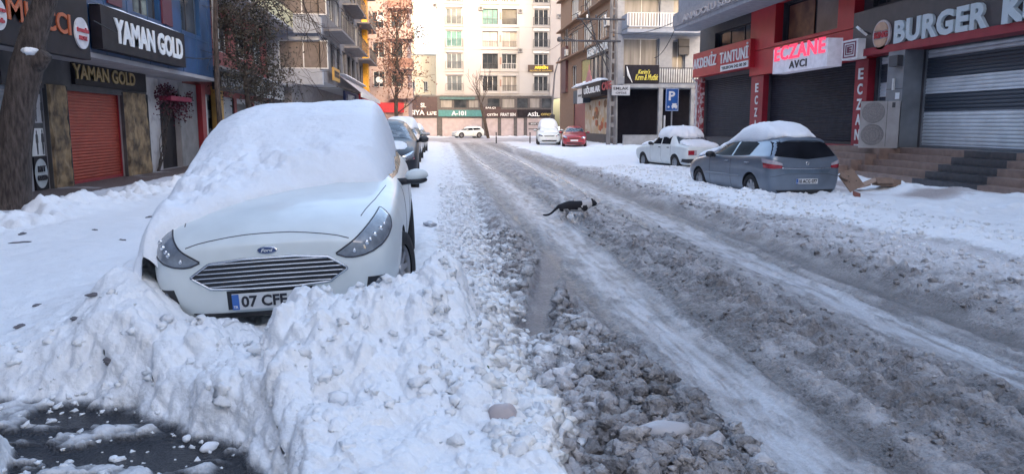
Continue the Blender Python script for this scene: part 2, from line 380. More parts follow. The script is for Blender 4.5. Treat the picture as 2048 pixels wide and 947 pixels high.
    road = road * (1 - trk) + trk * (0.012 + 0.004 * n3)
    far = ss(68, 76, y)
    z = road * (1 - L) * (1 - Rr) + hl * L + hr * Rr
    zc = 0.06 + 0.03 * n1 + 0.25 * bump1(y, 99.5, 1.6) * (0.7 + 1.2 * np.abs(n1)) + 0.10 * bump1(y, 80, 3) * ss(2, 6, x)
    z = z * (1 - far) + zc * far
    # cleared wet asphalt in front of the parked car
    up = seg_side(x, y, [(-4.5, 4.9), (-2.9, 4.98), (-2.3, 4.92), (-1.45, 4.42), (-1.05, 4.05), (-0.72, 3.55), (-0.5, 2.9), (0.3, 0)]) + 0.22 * n1 * 1.5 + 0.20 * n2
    lowb = seg_side(x, y, [(-4.5, 4.35), (-2.9, 4.30), (-2.2, 4.02), (-1.95, 3.4), (-1.8, 2)]) + 0.12 * n1 + 0.15 * n2
    wet = ss(-0.22, 0.34, up) * (1 - ss(-0.10, 0.30, lowb)) * (x < 0.5)
    rag = ss(-0.12, 0.16, fbm(x * 1.7 + .5 * n1, y * 4.2, 4, 77) + 0.16 - 0.16 * ss(-1.6, -2.8, x)) * ss(0.45, 0.75, wet)
    wsn = wet * rag
    z = z * (1 - wet) + wet * (0.015 + (1 - rag) * (0.03 + 0.02 * lumpb))
    # ---- albedo
    clean = np.array([0.83, 0.85, 0.88]); icec = np.array([0.60, 0.62, 0.66]); asph = np.array([0.045, 0.047, 0.055])
    br1 = np.array([0.245, 0.230, 0.230]); br2 = np.array([0.50, 0.478, 0.485]); tile = np.array([0.13, 0.10, 0.095]); gs = np.array([0.44, 0.45, 0.50])
    def mixc(a, b, t): return a * (1 - t[..., None]) + b * t[..., None]
    k = np.clip(0.40 + 0.8 * wv + 1.1 * fbm(x * 3.1, y * 1.8, 5, 51) + 0.5 * st2 * mid + 0.7 * st, 0, 1)
    C = mixc(np.broadcast_to(br1, x.shape + (3,)), br2, k)
    C = mixc(C, br1 * 0.66, np.clip(rut * 0.8 + bump1(xs, 4.38, 0.16) + bump1(xs, 1.42, .2) * .5 + bump1(xs, 2.2, .14) * .5, 0, 1) * 0.75)
    C = mixc(C, icec, np.clip(ice * (0.75 + 1.0 * st2 + 0.8 * fbm(xs * 7, y * 0.8, 3, 53)), 0, 1) * 0.9)
    grey = np.clip(rough * (0.15 + 0.75 * ss(0.25, 2.1, xr + 0.9 * n1 + 1.1 * n2 + 0.7 * n3)), 0, 1)
    C = mixc(C, np.array([0.70, 0.69, 0.71]), grey)
    edg = np.clip(bump1(xs, 0.55, 0.42) * (0.55 + 1.6 * n2 + 1.2 * n3), 0, 1) * (1 - trk) * ss(3.5, 6, y)
    C = mixc(C, clean * 0.93, edg)
    C = mixc(C, np.array([0.20, 0.182, 0.19]) , trk * (0.75 + 0.5 * st2))
    snowm = np.clip(L + Rr, 0, 1); snowm = ss(0.35, 0.75, snowm + 0.35 * n2 + 0.25 * n3)
    C = mixc(C, clean, snowm)
    dirtL = np.clip(strip * (0.15 + 1.3 * n3 + 0.9 * n2), 0, 0.65) * L
    C = mixc(C, br2, dirtL)
    spots = ss(0.25, 0.5, fbm(x * 1.7 + 9, y * 1.7, 4, 61)) * 0.35 * churn
    C = mixc(C, np.array([0.55, 0.52, 0.53]), spots)
    C = mixc(C, gs, path * (0.55 + 0.5 * n2)); C = mixc(C, tile * (1 + 0.0), tiles * ss(-0.3, 0.1, n1 + 0.3))
    smear = ss(8.9, 9.6, x + 0.6 * n1) * ss(0.0, 0.35, fbm(x * 0.55 + 3, y * 0.25, 3, 63)) * ss(24, 20, y)
    C = mixc(C, np.array([0.33, 0.25, 0.23]), 0.75 * smear)
    grit = ss(0.42, 0.62, fbm(x * 9, y * 7, 3, 66)) * (0.15 + 0.7 * rough + 0.25 * Rr * ss(9.5, 7.5, x))
    C = mixc(C, np.array([0.25, 0.23, 0.24]), np.clip(grit, 0, 1) * 0.8)
    kf = np.clip(0.45 + 0.8 * fbm(x * 0.5, y * 0.35, 4, 71), 0, 1)
    C = mixc(C, mixc(np.broadcast_to(np.array([0.36, 0.33, 0.34]), x.shape + (3,)), np.array([0.72, 0.72, 0.75]), kf), far * (1 - bump1(y, 99.5, 1.8)))
    C = mixc(C, clean, far * bump1(y, 99.5, 1.6))
    low = 1 - ss(0.028, 0.075, z); C = mixc(C, asph, np.where(wet > .3, low, 0) * ss(.3, .5, wet)); C = mixc(C, np.array([0.60, 0.61, 0.64]), wet * (1 - rag) * (1 - low) * 0.7)
    rgh = 0.62 - 0.14 * ice - 0.36 * wsn - 0.04 * trk - 0.14 * (1 - snowm) - 0.15 * rut
    zone = np.where(wet > 0.5, 3, np.where(tiles > 0.5, 2, np.where((far > 0.5) | ((L < 0.5) & (Rr < 0.5)), 1, 0)))
    return z, C, rgh, zone
def gz(x, y): return float(ground(np.array([x]), np.array([y]))[0][0])

def ground_material():
    m = bpy.data.materials.new('snowy_ground'); m.use_nodes = True; t = m.node_tree; N = t.nodes; L = t.links; b = N['Principled BSDF']
    at = N.new('ShaderNodeAttribute'); at.attribute_name = 'albedo'
    ar = N.new('ShaderNodeAttribute'); ar.attribute_name = 'gloss'
    ge = N.new('ShaderNodeNewGeometry')
    n1 = N.new('ShaderNodeTexNoise'); n1.inputs['Scale'].default_value = 34; n1.inputs['Detail'].default_value = 6; n1.inputs['Roughness'].default_value = 0.65
    L.new(ge.outputs['Position'], n1.inputs['Vector'])
    mr = N.new('ShaderNodeMapRange'); mr.inputs[1].default_value = 0.3; mr.inputs[2].default_value = 0.7; mr.inputs[3].default_value = 0.68; mr.inputs[4].default_value = 1.16
    L.new(n1.outputs[0], mr.inputs[0])
    # grain contrast grows with dirt: clean snow stays even
    sp = N.new('ShaderNodeSeparateColor'); L.new(at.outputs['Color'], sp.inputs[0])
    dm = N.new('ShaderNodeMapRange'); dm.inputs[1].default_value = 0.35; dm.inputs[2].default_value = 0.8; dm.inputs[3].default_value = 1.0; dm.inputs[4].default_value = 0.10; L.new(sp.outputs[0], dm.inputs[0])
    mf = N.new('ShaderNodeMix'); mf.data_type = 'FLOAT'; L.new(dm.outputs[0], mf.inputs[0]); mf.inputs[2].default_value = 1.0; L.new(mr.outputs[0], mf.inputs[3])
    vm = N.new('ShaderNodeVectorMath'); vm.operation = 'SCALE'; L.new(at.outputs['Color'], vm.inputs[0]); L.new(mf.outputs[0], vm.inputs[3])
    L.new(vm.outputs[0], b.inputs['Base Color']); L.new(ar.outputs['Fac'], b.inputs['Roughness'])
    b.inputs['Specular IOR Level'].default_value = 0.4
    n2 = N.new('ShaderNodeTexNoise'); n2.inputs['Scale'].default_value = 55; n2.inputs['Detail'].default_value = 6; L.new(ge.outputs['Position'], n2.inputs['Vector'])
    bp = N.new('ShaderNodeBump'); bp.inputs['Distance'].default_value = 0.03
    ms = N.new('ShaderNodeMapRange'); ms.inputs[1].default_value = 0.0; ms.inputs[2].default_value = 1.0; ms.inputs[3].default_value = 0.25; ms.inputs[4].default_value = 0.9
    L.new(dm.outputs[0], ms.inputs[0]); L.new(ms.outputs[0], bp.inputs['Strength'])
    L.new(n2.outputs[0], bp.inputs['Height']); L.new(bp.outputs[0], b.inputs['Normal'])
    MATS['snowy_ground'] = m; return m
def with_attrs(o, C, rg=None):
    me = o.data
    a = me.attributes.new('albedo', 'FLOAT_COLOR', 'POINT'); c = np.ones((len(me.vertices), 4), np.float32); c[:, :3] = C
    a.data.foreach_set('color', c.ravel())
    b = me.attributes.new('gloss', 'FLOAT', 'POINT'); b.data.foreach_set('value', (np.full(len(me.vertices), 0.6) if rg is None else rg).astype(np.float32))

def build_ground():
    gm = ground_material()
    NA, NR = 900, 1150
    # polar sheet centred a little behind the photographer; rows get denser towards him
    oy = -1.0
    r = np.concatenate([np.geomspace(3.4, 14, 640, endpoint=False), np.geomspace(14, 125, NR - 640)])
    th = np.concatenate([np.linspace(-78, -36, 90, endpoint=False), np.linspace(-36, 46, NA - 180, endpoint=False), np.linspace(46, 78, 90)]) * math.pi / 180
    RR, TT = np.meshgrid(r, th, indexing='ij')
    X = RR * np.sin(TT); Y = oy + RR * np.cos(TT)
    Z, C, rg, zone = ground(X, Y)
    V = np.stack([X, Y, Z], -1).reshape(-1, 3); Cf = C.reshape(-1, 3); rf = rg.ravel()
    # overhangs and lumps: push the near surface along its own normal with noise that also varies with height
    P3 = V.reshape(NR, NA, 3).copy(); P0 = P3.copy()
    dr = np.gradient(P3, axis=0); dt = np.gradient(P3, axis=1); nn = np.cross(dt, dr); nn /= np.maximum(np.linalg.norm(nn, axis=-1, keepdims=True), 1e-12); nn[nn[..., 2] < 0] *= -1
    sel = slice(0, 760); x_, y_, z_ = P3[sel, :, 0], P3[sel, :, 1], P3[sel, :, 2]
    q1 = x_ * 5.5 + z_ * 7.3; q2 = y_ * 5.5 - z_ * 8.1
    l1, _, i1 = worley(q1 + .3 * vn(q1 * 2, q2 * 2, 5), q2, 131); l2, _, i2 = worley(q1 * 2.6, q2 * 2.6 + .3 * vn(q1 * 5, q2 * 5, 6), 132); l3, _, i3 = worley(q1 * 6, q2 * 6, 133)
    dd = 0.030 * dome(l1, .75) * i1 + 0.011 * dome(l2, .7) * i2 + 0.007 * dome(l3, .7) * i3 + 0.016 * fbm(q1 * .8, q2 * .8, 4, 134) - 0.015
    L_ = (zone[sel] == 0) & (x_ < 1.2); near = (1 - 0.6 * ss(-1.9, -2.1, x_) * ss(4.7, 5.1, y_)) * ss(9.5, 6.5, y_) * ss(-3.6, -2.6, x_) * (1 - ss(.45, .75, x_)) * (1 - 0.75 * ss(5.2, 5.8, y_) * ss(-2.0, -2.4, x_))
    P3[sel] += nn[sel] * (dd * near * ss(.02, .12, z_))[..., None]
    Z = P3[..., 2]; V = P3.reshape(-1, 3)
    i = np.arange(NR - 1)[:, None] * NA + np.arange(NA - 1)[None, :]
    F = np.stack([i, i + NA, i + NA + 1, i + 1], -1).reshape(-1, 4)[:, ::-1]
    F = F[:, ::-1] if False else F
    fz = zone.ravel()[F[:, 0]]
    # true normals so the split between the sheets leaves no seam
    dr = np.gradient(V.reshape(NR, NA, 3), axis=0); dt = np.gradient(V.reshape(NR, NA, 3), axis=1)
    nn = np.cross(dt, dr).reshape(-1, 3); nn /= np.maximum(np.linalg.norm(nn, axis=1, keepdims=True), 1e-12); nn[nn[:, 2] < 0] *= -1
    for zid, nm in ((0, 'snow'), (1, 'road'), (2, 'pavement'), (3, 'asphalt')):
        f = F[fz == zid]
        if not len(f): continue
        u, inv = np.unique(f.ravel(), return_inverse=True)
        o = link_mesh(nm, V[u], inv.reshape(-1, 4), gm, None, local=True, smooth=True); tag(o, kind='structure')
        with_attrs(o, Cf[u], rf[u])
        o.data.normals_split_custom_set_from_vertices(nn[u].tolist())
    # coarse sheet out to the horizon, below the detailed one
    o = MB().quad((-600, -400, -0.06), (600, -400, -0.06), (600, 900, -0.06), (-600, 900, -0.06)).build('ground', M['snow'], None, local=True); tag(o, kind='structure')

ICO = {}
def ico(sub):
    if sub in ICO: return ICO[sub]
    bm = bmesh.new(); bmesh.ops.create_icosphere(bm, subdivisions=sub, radius=1); bm.verts.ensure_lookup_table()
    V = np.array([v.co[:] for v in bm.verts]); F = np.array([[v.index for v in f.verts] for f in bm.faces]); bm.free()
    ICO[sub] = (V, F); return ICO[sub]
def rock_variants(sub, n, seed, amp=0.35):
    V, F = ico(sub); out = []
    for k in range(n):
        q = V * 1.3 + k * 7.31 + seed
        d = vn(q[:, 0] + q[:, 2], q[:, 1] - q[:, 2] * 0.7, 100 + k) + 0.6 * vn(q[:, 1] * 2.1 + q[:, 0], q[:, 2] * 2.1 - q[:, 0], 200 + k)
        out.append(V * (1 + amp * d)[:, None] * (1 + 0.2 * np.sin(V[:, [1, 2, 0]] * 3.1 + k)))
    return out, F
def lumps(name, P, S, colr, label, cat, sub=1, seed=0, gloss=0.6, sink=0.25):
    var, F = rock_variants(sub, 14, seed, 0.75); nv = len(var[0]); Vs = []; Fs = []; Cs = []
    rg = np.random.default_rng(seed + 5)
    for k, (p, s) in enumerate(zip(P, S)):
        v = var[k % 14] * (s * np.array([1, rg.uniform(.75, 1.1), rg.uniform(.55, .85)]))
        a = rg.uniform(0, 6.28); c, q = math.cos(a), math.sin(a)
        v = np.stack([v[:, 0] * c - v[:, 1] * q, v[:, 0] * q + v[:, 1] * c, v[:, 2]], -1) + np.array([p[0], p[1], p[2] + s * (0.5 - sink)])
        Vs.append(v); Fs.append(F + k * nv); Cs.append(np.repeat(np.asarray(colr[k])[None], nv, 0))
    o = link_mesh(name, np.concatenate(Vs), np.concatenate(Fs), MATS['snowy_ground'], None, local=True, smooth=True)
    with_attrs(o, np.concatenate(Cs), np.full(nv * len(P), gloss)); tag(o, label, cat, kind='stuff'); return o
def scatter():
    g = np.random.default_rng(11)
    def sample(n, xf, yf, smin, smax, keep=None, pw=2.2):
        y = yf(g.random(n)); x = xf(g.random(n), y)
        if keep is not None:
            k = keep(x, y); x, y = x[k], y[k]
        z, C, _, zone = ground(x, y); s = smin + (smax - smin) * g.random(len(x)) ** pw
        return np.stack([x, y, z], -1), s, C, zone
    # brown slush clods beside the wheel tracks
    A = [sample(6200, lambda u, y: 0.006 * y + 0.45 + u * (0.95 + 0.35 * ss(6.2, 4.4, y)) - 0.2, lambda u: 3.2 + 8 * u ** 1.5, 0.008, 0.062,
                lambda x, y: (np.abs(x - (0.72 + (y - 5.6) * 0.185)) > 0.17) | (y < 5.5)),
         sample(1500, lambda u, y: 0.006 * y + 2.2 + u * 1.3, lambda u: 3.4 + 14 * u ** 1.3, 0.006, 0.026),
         sample(2800, lambda u, y: 0.006 * y + 4.6 + u * 2.0, lambda u: 3.8 + 24 * u ** 1.3, 0.008, 0.042)]
    P = np.concatenate([a[0] for a in A]); S = np.concatenate([a[1] for a in A]); C = np.concatenate([a[2] for a in A])
    C = C * g.uniform(0.9, 1.3, (len(C), 1)); C = np.clip(C, 0, 0.85)
    lumps('slush_clods', P, S, C, 'brown frozen slush clods thrown up beside the wheel tracks', 'slush', 2, 3, 0.45, 0.45)
    # white crumbs of ploughed snow
    A = [sample(420, lambda u, y: -2.9 + 3.5 * u, lambda u: 3.3 + 2.0 * u, 0.006, 0.05, lambda x, y: ground(x, y)[3] != 3, 3.0),
         sample(260, lambda u, y: -2.9 + 2.2 * u, lambda u: 3.3 + 1.6 * u, 0.006, 0.03, None, 2.5),
         sample(2600, lambda u, y: 0.006 * y - 0.05 + 0.75 * u, lambda u: 3.6 + 16 * u ** 1.4, 0.006, 0.04),
         sample(1400, lambda u, y: 6.4 + 2.2 * u, lambda u: 7 + 20 * u, 0.01, 0.05)]
    P = np.concatenate([a[0] for a in A]); S = np.concatenate([a[1] for a in A]); C = np.broadcast_to(np.array([0.82, 0.84, 0.87]), (len(P), 3)) * g.uniform(0.9, 1.02, (len(P), 1))
    lumps('snow_crumbs', P, S, C, 'loose white crumbs and small balls of ploughed snow', 'snow', 2, 9, 0.6, 0.5)
# ------------------------------------------------------------------ cars (local frame: nose towards -y, nose tip at y = 0, ground z = 0)
#      y    zb   sill w/z     mid w/z     belt w/z    glass w/z   roof w/z    top
HATCH = [(0.02, .26, .36, .29, .56, .46, .56, .66, .50, .705, .30, .72, .725),
         (0.07, .21, .60, .27, .735, .47, .70, .68, .60, .735, .42, .762, .775),
         (0.20, .19, .77, .26, .845, .50, .81, .72, .70, .79, .45, .83, .845),
         (0.45, .18, .84, .25, .895, .54, .865, .80, .77, .86, .5, .90, .915),
         (0.90, .17, .86, .24, .91, .58, .885, .87, .80, .925, .5, .965, .98),
         (1.28, .17, .86, .24, .91, .60, .895, .92, .81, .97, .5, 1.01, 1.02),
         (1.50, .17, .86, .24, .91, .60, .895, .94, .81, 1.00, .60, 1.10, 1.13),
         (2.15, .17, .86, .24, .91, .60, .90, .955, .82, 1.0, .60, 1.375, 1.43),
         (2.80, .17, .86, .24, .91, .60, .90, .965, .82, 1.01, .60, 1.42, 1.475),
         (3.50, .17, .86, .24, .91, .62, .895, .98, .815, 1.03, .59, 1.42, 1.465),
         (4.05, .18, .85, .25, .90, .62, .875, 1.0, .80, 1.05, .59, 1.375, 1.42),
         (4.22, .19, .82, .26, .875, .60, .85, .99, .775, 1.04, .60, 1.20, 1.23),
         (4.28, .22, .74, .28, .82, .58, .78, .94, .71, .97, .50, 1.00, 1.01),
         (4.33, .28, .55, .32, .66, .56, .62, .86, .50, .89, .30, .90, .90)]
SEDAN = [(0.02, .30, .50, .33, .70, .48, .70, .68, .62, .72, .40, .735, .74),
         (0.08, .24, .68, .29, .78, .50, .77, .74, .70, .79, .45, .80, .805),
         (0.50, .20, .76, .26, .80, .52, .79, .82, .73, .86, .5, .875, .88),
         (1.10, .20, .77, .26, .81, .56, .80, .86, .75, .90, .5, .915, .92),
         (1.30, .20, .77, .26, .81, .56, .80, .88, .75, .92, .60, .97, .98),
         (1.72, .20, .77, .26, .81, .56, .80, .89, .77, .93, .66, 1.34, 1.37),
         (2.20, .20, .77, .26, .81, .56, .80, .90, .77, .94, .67, 1.37, 1.40),
         (2.85, .20, .77, .26, .81, .56, .80, .90, .77, .94, .66, 1.35, 1.38),
         (3.20, .20, .77, .26, .81, .56, .80, .91, .76, .94, .60, 1.02, 1.04),
         (3.34, .20, .77, .26, .81, .56, .80, .90, .75, .93, .55, .955, .96),
         (3.85, .20, .76, .26, .80, .56, .79, .88, .73, .91, .5, .925, .93),
         (3.97, .25, .68, .30, .75, .54, .74, .82, .68, .86, .45, .87, .87),
         (4.00, .30, .50, .34, .66, .52, .66, .76, .58, .80, .40, .81, .81)]
def make_body(prof, sx=1, sy=1, sz=1, lev=2):
    V = []; F = []
    K = 9
    for (y, zb, ws, zs, wm, zm, wb, zbt, wg, zg, wr, zr, zt) in prof:
        h = [(0, zb), (ws * .75, zb), (ws, zs), (wm, zm), (wb, zbt), (wg, zg), (wr, zr), (wr * .55, zr + (zt - zr) * .75), (0, zt)]
        ring = h + [(-a, b) for a, b in h[-2:0:-1]]
        V += [(a * sx, y * sy, b * sz) for a, b in ring]
    n = 2 * K - 2
    for i in range(len(prof) - 1):
        for k in range(n):
            k2 = (k + 1) % n; F.append((i * n + k, i * n + k2, (i + 1) * n + k2, (i + 1) * n + k))
    # caps as quad strips between mirrored points
    for base, flip in ((0, False), ((len(prof) - 1) * n, True)):
        for k in range(K - 1):
            a, b = base + k, base + k + 1; c = base + (n - k - 1) % n; d = base + (n - k) % n
            f = [a, b, c, d]; f = list(dict.fromkeys(f))
            if k == 0: f = [base, base + 1, base + n - 1]
            if k == K - 2: f = [base + K - 2, base + K - 1, base + K]
            F.append(tuple(f if flip else f[::-1])) 
    me = bpy.data.meshes.new('b'); me.from_pydata(V, [], F); me.update()
    bm = bmesh.new(); bm.from_mesh(me); bmesh.ops.recalc_face_normals(bm, faces=bm.faces); bm.to_mesh(me); bm.free()
    o = bpy.data.objects.new('b', me); col.objects.link(o)
    md = o.modifiers.new('s', 'SUBSURF'); md.levels = lev; md.render_levels = lev
    bpy.context.view_layer.update()
    ev = bpy.data.meshes.new_from_object(o.evaluated_get(bpy.context.evaluated_depsgraph_get()))
    bpy.data.objects.remove(o); bpy.data.meshes.remove(me)
    return ev
def bvh_of(me): return BVHTree.FromPolygons([v.co[:] for v in me.vertices], [tuple(p.vertices) for p in me.polygons])
def cut_arches(me, wheels, r, xin):
    b = MB()
    for (y, z) in wheels:
        for s in (-1, 1):
            k = 28; V = []; 
            for xx in (s * xin, s * 1.3):
                for i in range(k): t = 2 * math.pi * i / k; V.append((xx, y + r * math.cos(t), z + r * math.sin(t)))
            b.add(V, [tuple(range(k)), tuple(range(k, 2 * k))[::-1]] + [(i, i + k, (i + 1) % k + k, (i + 1) % k) for i in range(k)])
    cm = bpy.data.meshes.new('c'); cm.from_pydata(b.V, [], b.F)
    bm = bmesh.new(); bm.from_mesh(cm); bmesh.ops.recalc_face_normals(bm, faces=bm.faces); bm.to_mesh(cm); bm.free()
    co = bpy.data.objects.new('c', cm); col.objects.link(co)
    o = bpy.data.objects.new('b', me); col.objects.link(o)
    md = o.modifiers.new('x', 'BOOLEAN'); md.operation = 'DIFFERENCE'; md.object = co; md.solver = 'EXACT'
    bpy.context.view_layer.update()
    ev = bpy.data.meshes.new_from_object(o.evaluated_get(bpy.context.evaluated_depsgraph_get()))
    bpy.data.objects.remove(o); bpy.data.objects.remove(co); bpy.data.meshes.remove(cm)
    return ev
def finish_body(root, me, paint, wheels, r, xin, name='body'):
    me2 = cut_arches(me, wheels, r, xin)
    if len(me2.polygons) < 100: me2 = me.copy()
    me2.materials.clear(); me2.materials.append(paint); me2.materials.append(M['black_plastic'])
    for p in me2.polygons:
        c = p.center; p.use_smooth = True
        for (y, z) in wheels:
            if math.hypot(c.y - y, c.z - z) < r - 0.004 and abs(c.x) > xin - 0.02 and p.area > 1e-7:
                nr = p.normal
                if abs(nr.x) > 0.9 and abs(c.x) < xin + 0.02: p.material_index = 1; p.use_smooth = False
            if abs(math.hypot(c.y - y, c.z - z) - r) < 0.012 and abs(p.normal.x) < 0.35 and abs(c.x) > xin: p.material_index = 1; p.use_smooth = False
    me2.set_sharp_from_angle(angle=R(38)) if hasattr(me2, 'set_sharp_from_angle') else None
    o = bpy.data.objects.new(name, me2); col.objects.link(o); o.parent = root; return o
def resamp(pts, n):
    pts = [Vector(p) for p in pts]; L = [0]
    for a, b in zip(pts, pts[1:]): L.append(L[-1] + (b - a).length)
    out = []
    for i in range(n):
        t = L[-1] * i / (n - 1); k = 0
        while k < len(L) - 2 and L[k + 1] < t: k += 1
        u = 0 if L[k + 1] == L[k] else (t - L[k]) / (L[k + 1] - L[k]); out.append(pts[k].lerp(pts[k + 1], u))
    return out
def smooth_line(pts, it=2):
    pts = [Vector(p) for p in pts]
    for _ in range(it):
        q = [pts[0]]
        for a, b in zip(pts, pts[1:]): q += [a.lerp(b, .25), a.lerp(b, .75)]
        q.append(pts[-1]); pts = q
    return pts
def cast(bvh, p, d):
    h = bvh.ray_cast(Vector(p), Vector(d))
    if h[0] is None:
        h = bvh.find_nearest(Vector(p) + Vector(d).normalized() * 1.0)
    return h[0], h[1]
def patch(bvh, top, bot, d, name, m, root, off=0.005, nc=18, nr=6, lift=None, smooth_ends=0):
    """skin lying on the bodywork between two lines, both projected along d"""
    if smooth_ends: top = smooth_line(top, smooth_ends); bot = smooth_line(bot, smooth_ends)
    T = resamp(top, nc); B = resamp(bot, nc); d = Vector(d).normalized(); V = []; F = []; base = []
    for j in range(nr):
        for i in range(nc):
            p = T[i].lerp(B[i], j / (nr - 1)); q, n = cast(bvh, p, d)
            if n.dot(d) > 0: n = -n
            base.append(q - n * 0.006); o2 = off
            if lift: o2 = off + lift * math.sin(math.pi * j / (nr - 1)) * max(0.0, math.sin(math.pi * i / (nc - 1))) ** .5
            V.append(q + n * o2)
    for j in range(nr - 1):
        for i in range(nc - 1):
            a = j * nc + i; F.append((a, a + 1, a + nc + 1, a + nc))
    rim = [i for i in range(nc)] + [j * nc + nc - 1 for j in range(1, nr)] + [(nr - 1) * nc + i for i in range(nc - 2, -1, -1)] + [j * nc for j in range(nr - 2, 0, -1)]
    k0 = len(V); V += [base[i] for i in rim]; k = len(rim)
    for i in range(k): F.append((rim[i], rim[(i + 1) % k], k0 + (i + 1) % k, k0 + i))
    me_o = link_mesh(name, [tuple(v) for v in V], F, m, root, local=True, smooth=True)
    bm = bmesh.new(); bm.from_mesh(me_o.data); bmesh.ops.recalc_face_normals(bm, faces=bm.faces); bm.to_mesh(me_o.data); bm.free()
    me_o.data.set_sharp_from_angle(angle=R(40))
    return me_o
def edge_tube(bvh, pts, d, name, m, root, rad=0.008, off=0.006, n=40, closed=False, sm=0):
    if sm: pts = smooth_line(pts, sm)
    if closed: pts = list(pts) + [pts[0]]
    P = []
    for p in resamp(pts, n):
        q, nn = cast(bvh, p, d)
        if nn.dot(Vector(d)) > 0: nn = -nn
        P.append(q + nn * off)
    return MB().tube(P, rad, 6).build(name, m, root, local=True, smooth=True)
def wheel(root, x, y, z, r, side, spokes=7, steer=0.0, rimm=None, w=0.2):
    prof = [(r * .62, -w / 2 + .01), (r * .78, -w / 2), (r * .94, -w / 2 + .005), (r, -w / 2 + .04), (r, w / 2 - .04), (r * .94, w / 2 - .005), (r * .78, w / 2), (r * .62, w / 2 - .01)]
    t = MB().lathe(prof, (0, 0, 0), 'x', 32).build('wheel', M['rubber'], root, local=True, smooth=True)
    t.location = (x, y, z); t.rotation_euler = (0, 0, steer)
    b = MB(); s = side; R0 = r * .64
    b.lathe([(R0, -s * .02), (R0, s * (w / 2 - .03)), (R0 * .93, s * (w / 2 - .02)), (R0 * .90, s * .02)], (0, 0, 0), 'x', 32)
    b.lathe([(0.001, s * (w / 2 - .035)), (R0 * .22, s * (w / 2 - .035)), (R0 * .26, s * (w / 2 - .06))], (0, 0, 0), 'x', 20)
    for k in range(spokes):
        a = 2 * math.pi * k / spokes
        for da in (-.13, .13) if spokes < 8 else (0,):
            ca, sa = math.cos(a + da), math.sin(a + da); p = []
            for (rr, wd) in ((R0 * .18, .028), (R0 * .93, .02)):
                for e in (-1, 1): p.append((rr * ca - e * wd * sa, rr * sa + e * wd * ca))
            x1 = s * (w / 2 - .045); x0 = x1 - s * .025
            V = [(x1, p[0][0], p[0][1]), (x1, p[1][0], p[1][1]), (x1, p[3][0], p[3][1]), (x1, p[2][0], p[2][1])]
            V += [(x0, v[1], v[2]) for v in V]; b.add(V, [(0, 1, 2, 3), (7, 6, 5, 4), (0, 4, 5, 1), (1, 5, 6, 2), (2, 6, 7, 3), (3, 7, 4, 0)])
    ri = b.build('rim', rimm or M['rim'], t, local=True)
    hb = MB().lathe([(0.001, s * .0), (R0 * .93, s * .0), (R0 * .93, s * .004), (0.001, s * .004)], (0, 0, 0), 'x', 24).build('brake_disc', M['black_plastic'], t, local=True)
    return t
def mirror_part(root, x, y, z, side, m, snow=False, sc_=1.0, house=None):
    V, F = ico(3); s = side
    v = V * np.array([0.125, 0.075, 0.075]) * sc_
    v[:, 0] *= 1; v[:, 2] = np.where(V[:, 2] < 0, v[:, 2] * (0.8 - 0.2 * s * V[:, 0]), v[:, 2])
    v = v + np.array([x + s * 0.13, y, z])
    o = link_mesh('mirror', v, F, m, root, local=True, smooth=True)
    MB().tube([(x - s * .05, y + .01, z - .05), (x + s * .08, y, z - .04)], [.035, .03], 8).build('mirror_arm', M['black_plastic'], o, local=True, smooth=True)
    v2 = V * np.array([0.118, 0.07, 0.040]) * sc_ + np.array([x + s * 0.125, y, z - 0.042])
    link_mesh('mirror_base', v2, F, house or M['black_plastic'], o, local=True, smooth=True)
    return o
def plate(root, c, right, up, nrm, txt, band=True, w=0.52, h=0.11, name='number_plate'):
    c = Vector(c); Mx = Matrix((right, up, nrm)).transposed()
    MB().xbox(c - nrm * 0.004, (w + .03, h + .03, .012), Mx).build(name + '_holder', M['black_plastic'], root, local=True) if False else None
    p = MB().xbox(c, (w, h, .014), Mx).build(name, M['plate'], root, local=True)
    if band:
        MB().xbox(c - right * (w / 2 - .024) + nrm * .008, (.046, h - .004, .006), Mx).build('country_band', M['plate_blue'], p, local=True)
        letters('band_lettering', 'TR', c - right * (w / 2 - .008) - up * (h / 2 - .012) + nrm * .0115, right, up, nrm, .03, .018, M['letter_white'], p, depth=.002, local=True)
    letters('lettering', txt, c - right * (w / 2 - .062) - up * (h * .36) + nrm * .008, right, up, nrm, w - .08, h * .72, M['plate_ink'], p, depth=.004, bold=.03, local=True)
    return p

def pillow(cx, cy, hx, hy, n_sup, zbase, T, seed, ns=30, nt=96, jag=0.06, rough=0.05, prof=None, tvar=None):
    """snow lying on a surface: polar sheet with a rolled edge; zbase(x, y) gives the surface"""
    prof = prof or [(0, 1), (.25, 1.0), (.45, .99), (.6, .98), (.72, .95), (.82, .90), (.90, .80), (.96, .64), (1.0, .42), (1.012, .22), (1.0, .05), (.97, -.12)]
    V = []; F = []; Pn = len(prof)
    for i, (r, h) in enumerate(prof):
        for k in range(nt):
            t = 2 * math.pi * k / nt; c, s = math.cos(t), math.sin(t)
            e = 2.0 / n_sup; x = math.copysign(abs(c) ** e, c); y = math.copysign(abs(s) ** e, s)
            j = 1 + jag * float(fbm(np.array([c * 2.3 + seed]), np.array([s * 2.3]), 3, seed)[0]) * 2
            X = cx + hx * x * r * j; Y = cy + hy * y * r * j
            zb = zbase(X, Y); tt = T * (tvar(X, Y) if tvar else 1)
            nz = rough * float(fbm(np.array([X * 3.1]), np.array([Y * 3.1]), 4, seed + 3)[0])
            V.append((X, Y, zb + tt * h + nz * min(1, max(0, h) * 2)))
    for i in range(Pn - 1):
        for k in range(nt):
            k2 = (k + 1) % nt; F.append((i * nt + k, i * nt + k2, (i + 1) * nt + k2, (i + 1) * nt + k))
    return V, F
def zdown(bvh, fallback=1.0):
    def f(x, y):
        h = bvh.ray_cast(Vector((x, y, 4)), Vector((0, 0, -1)))
        return h[0].z if h[0] is not None else fallback
    return f
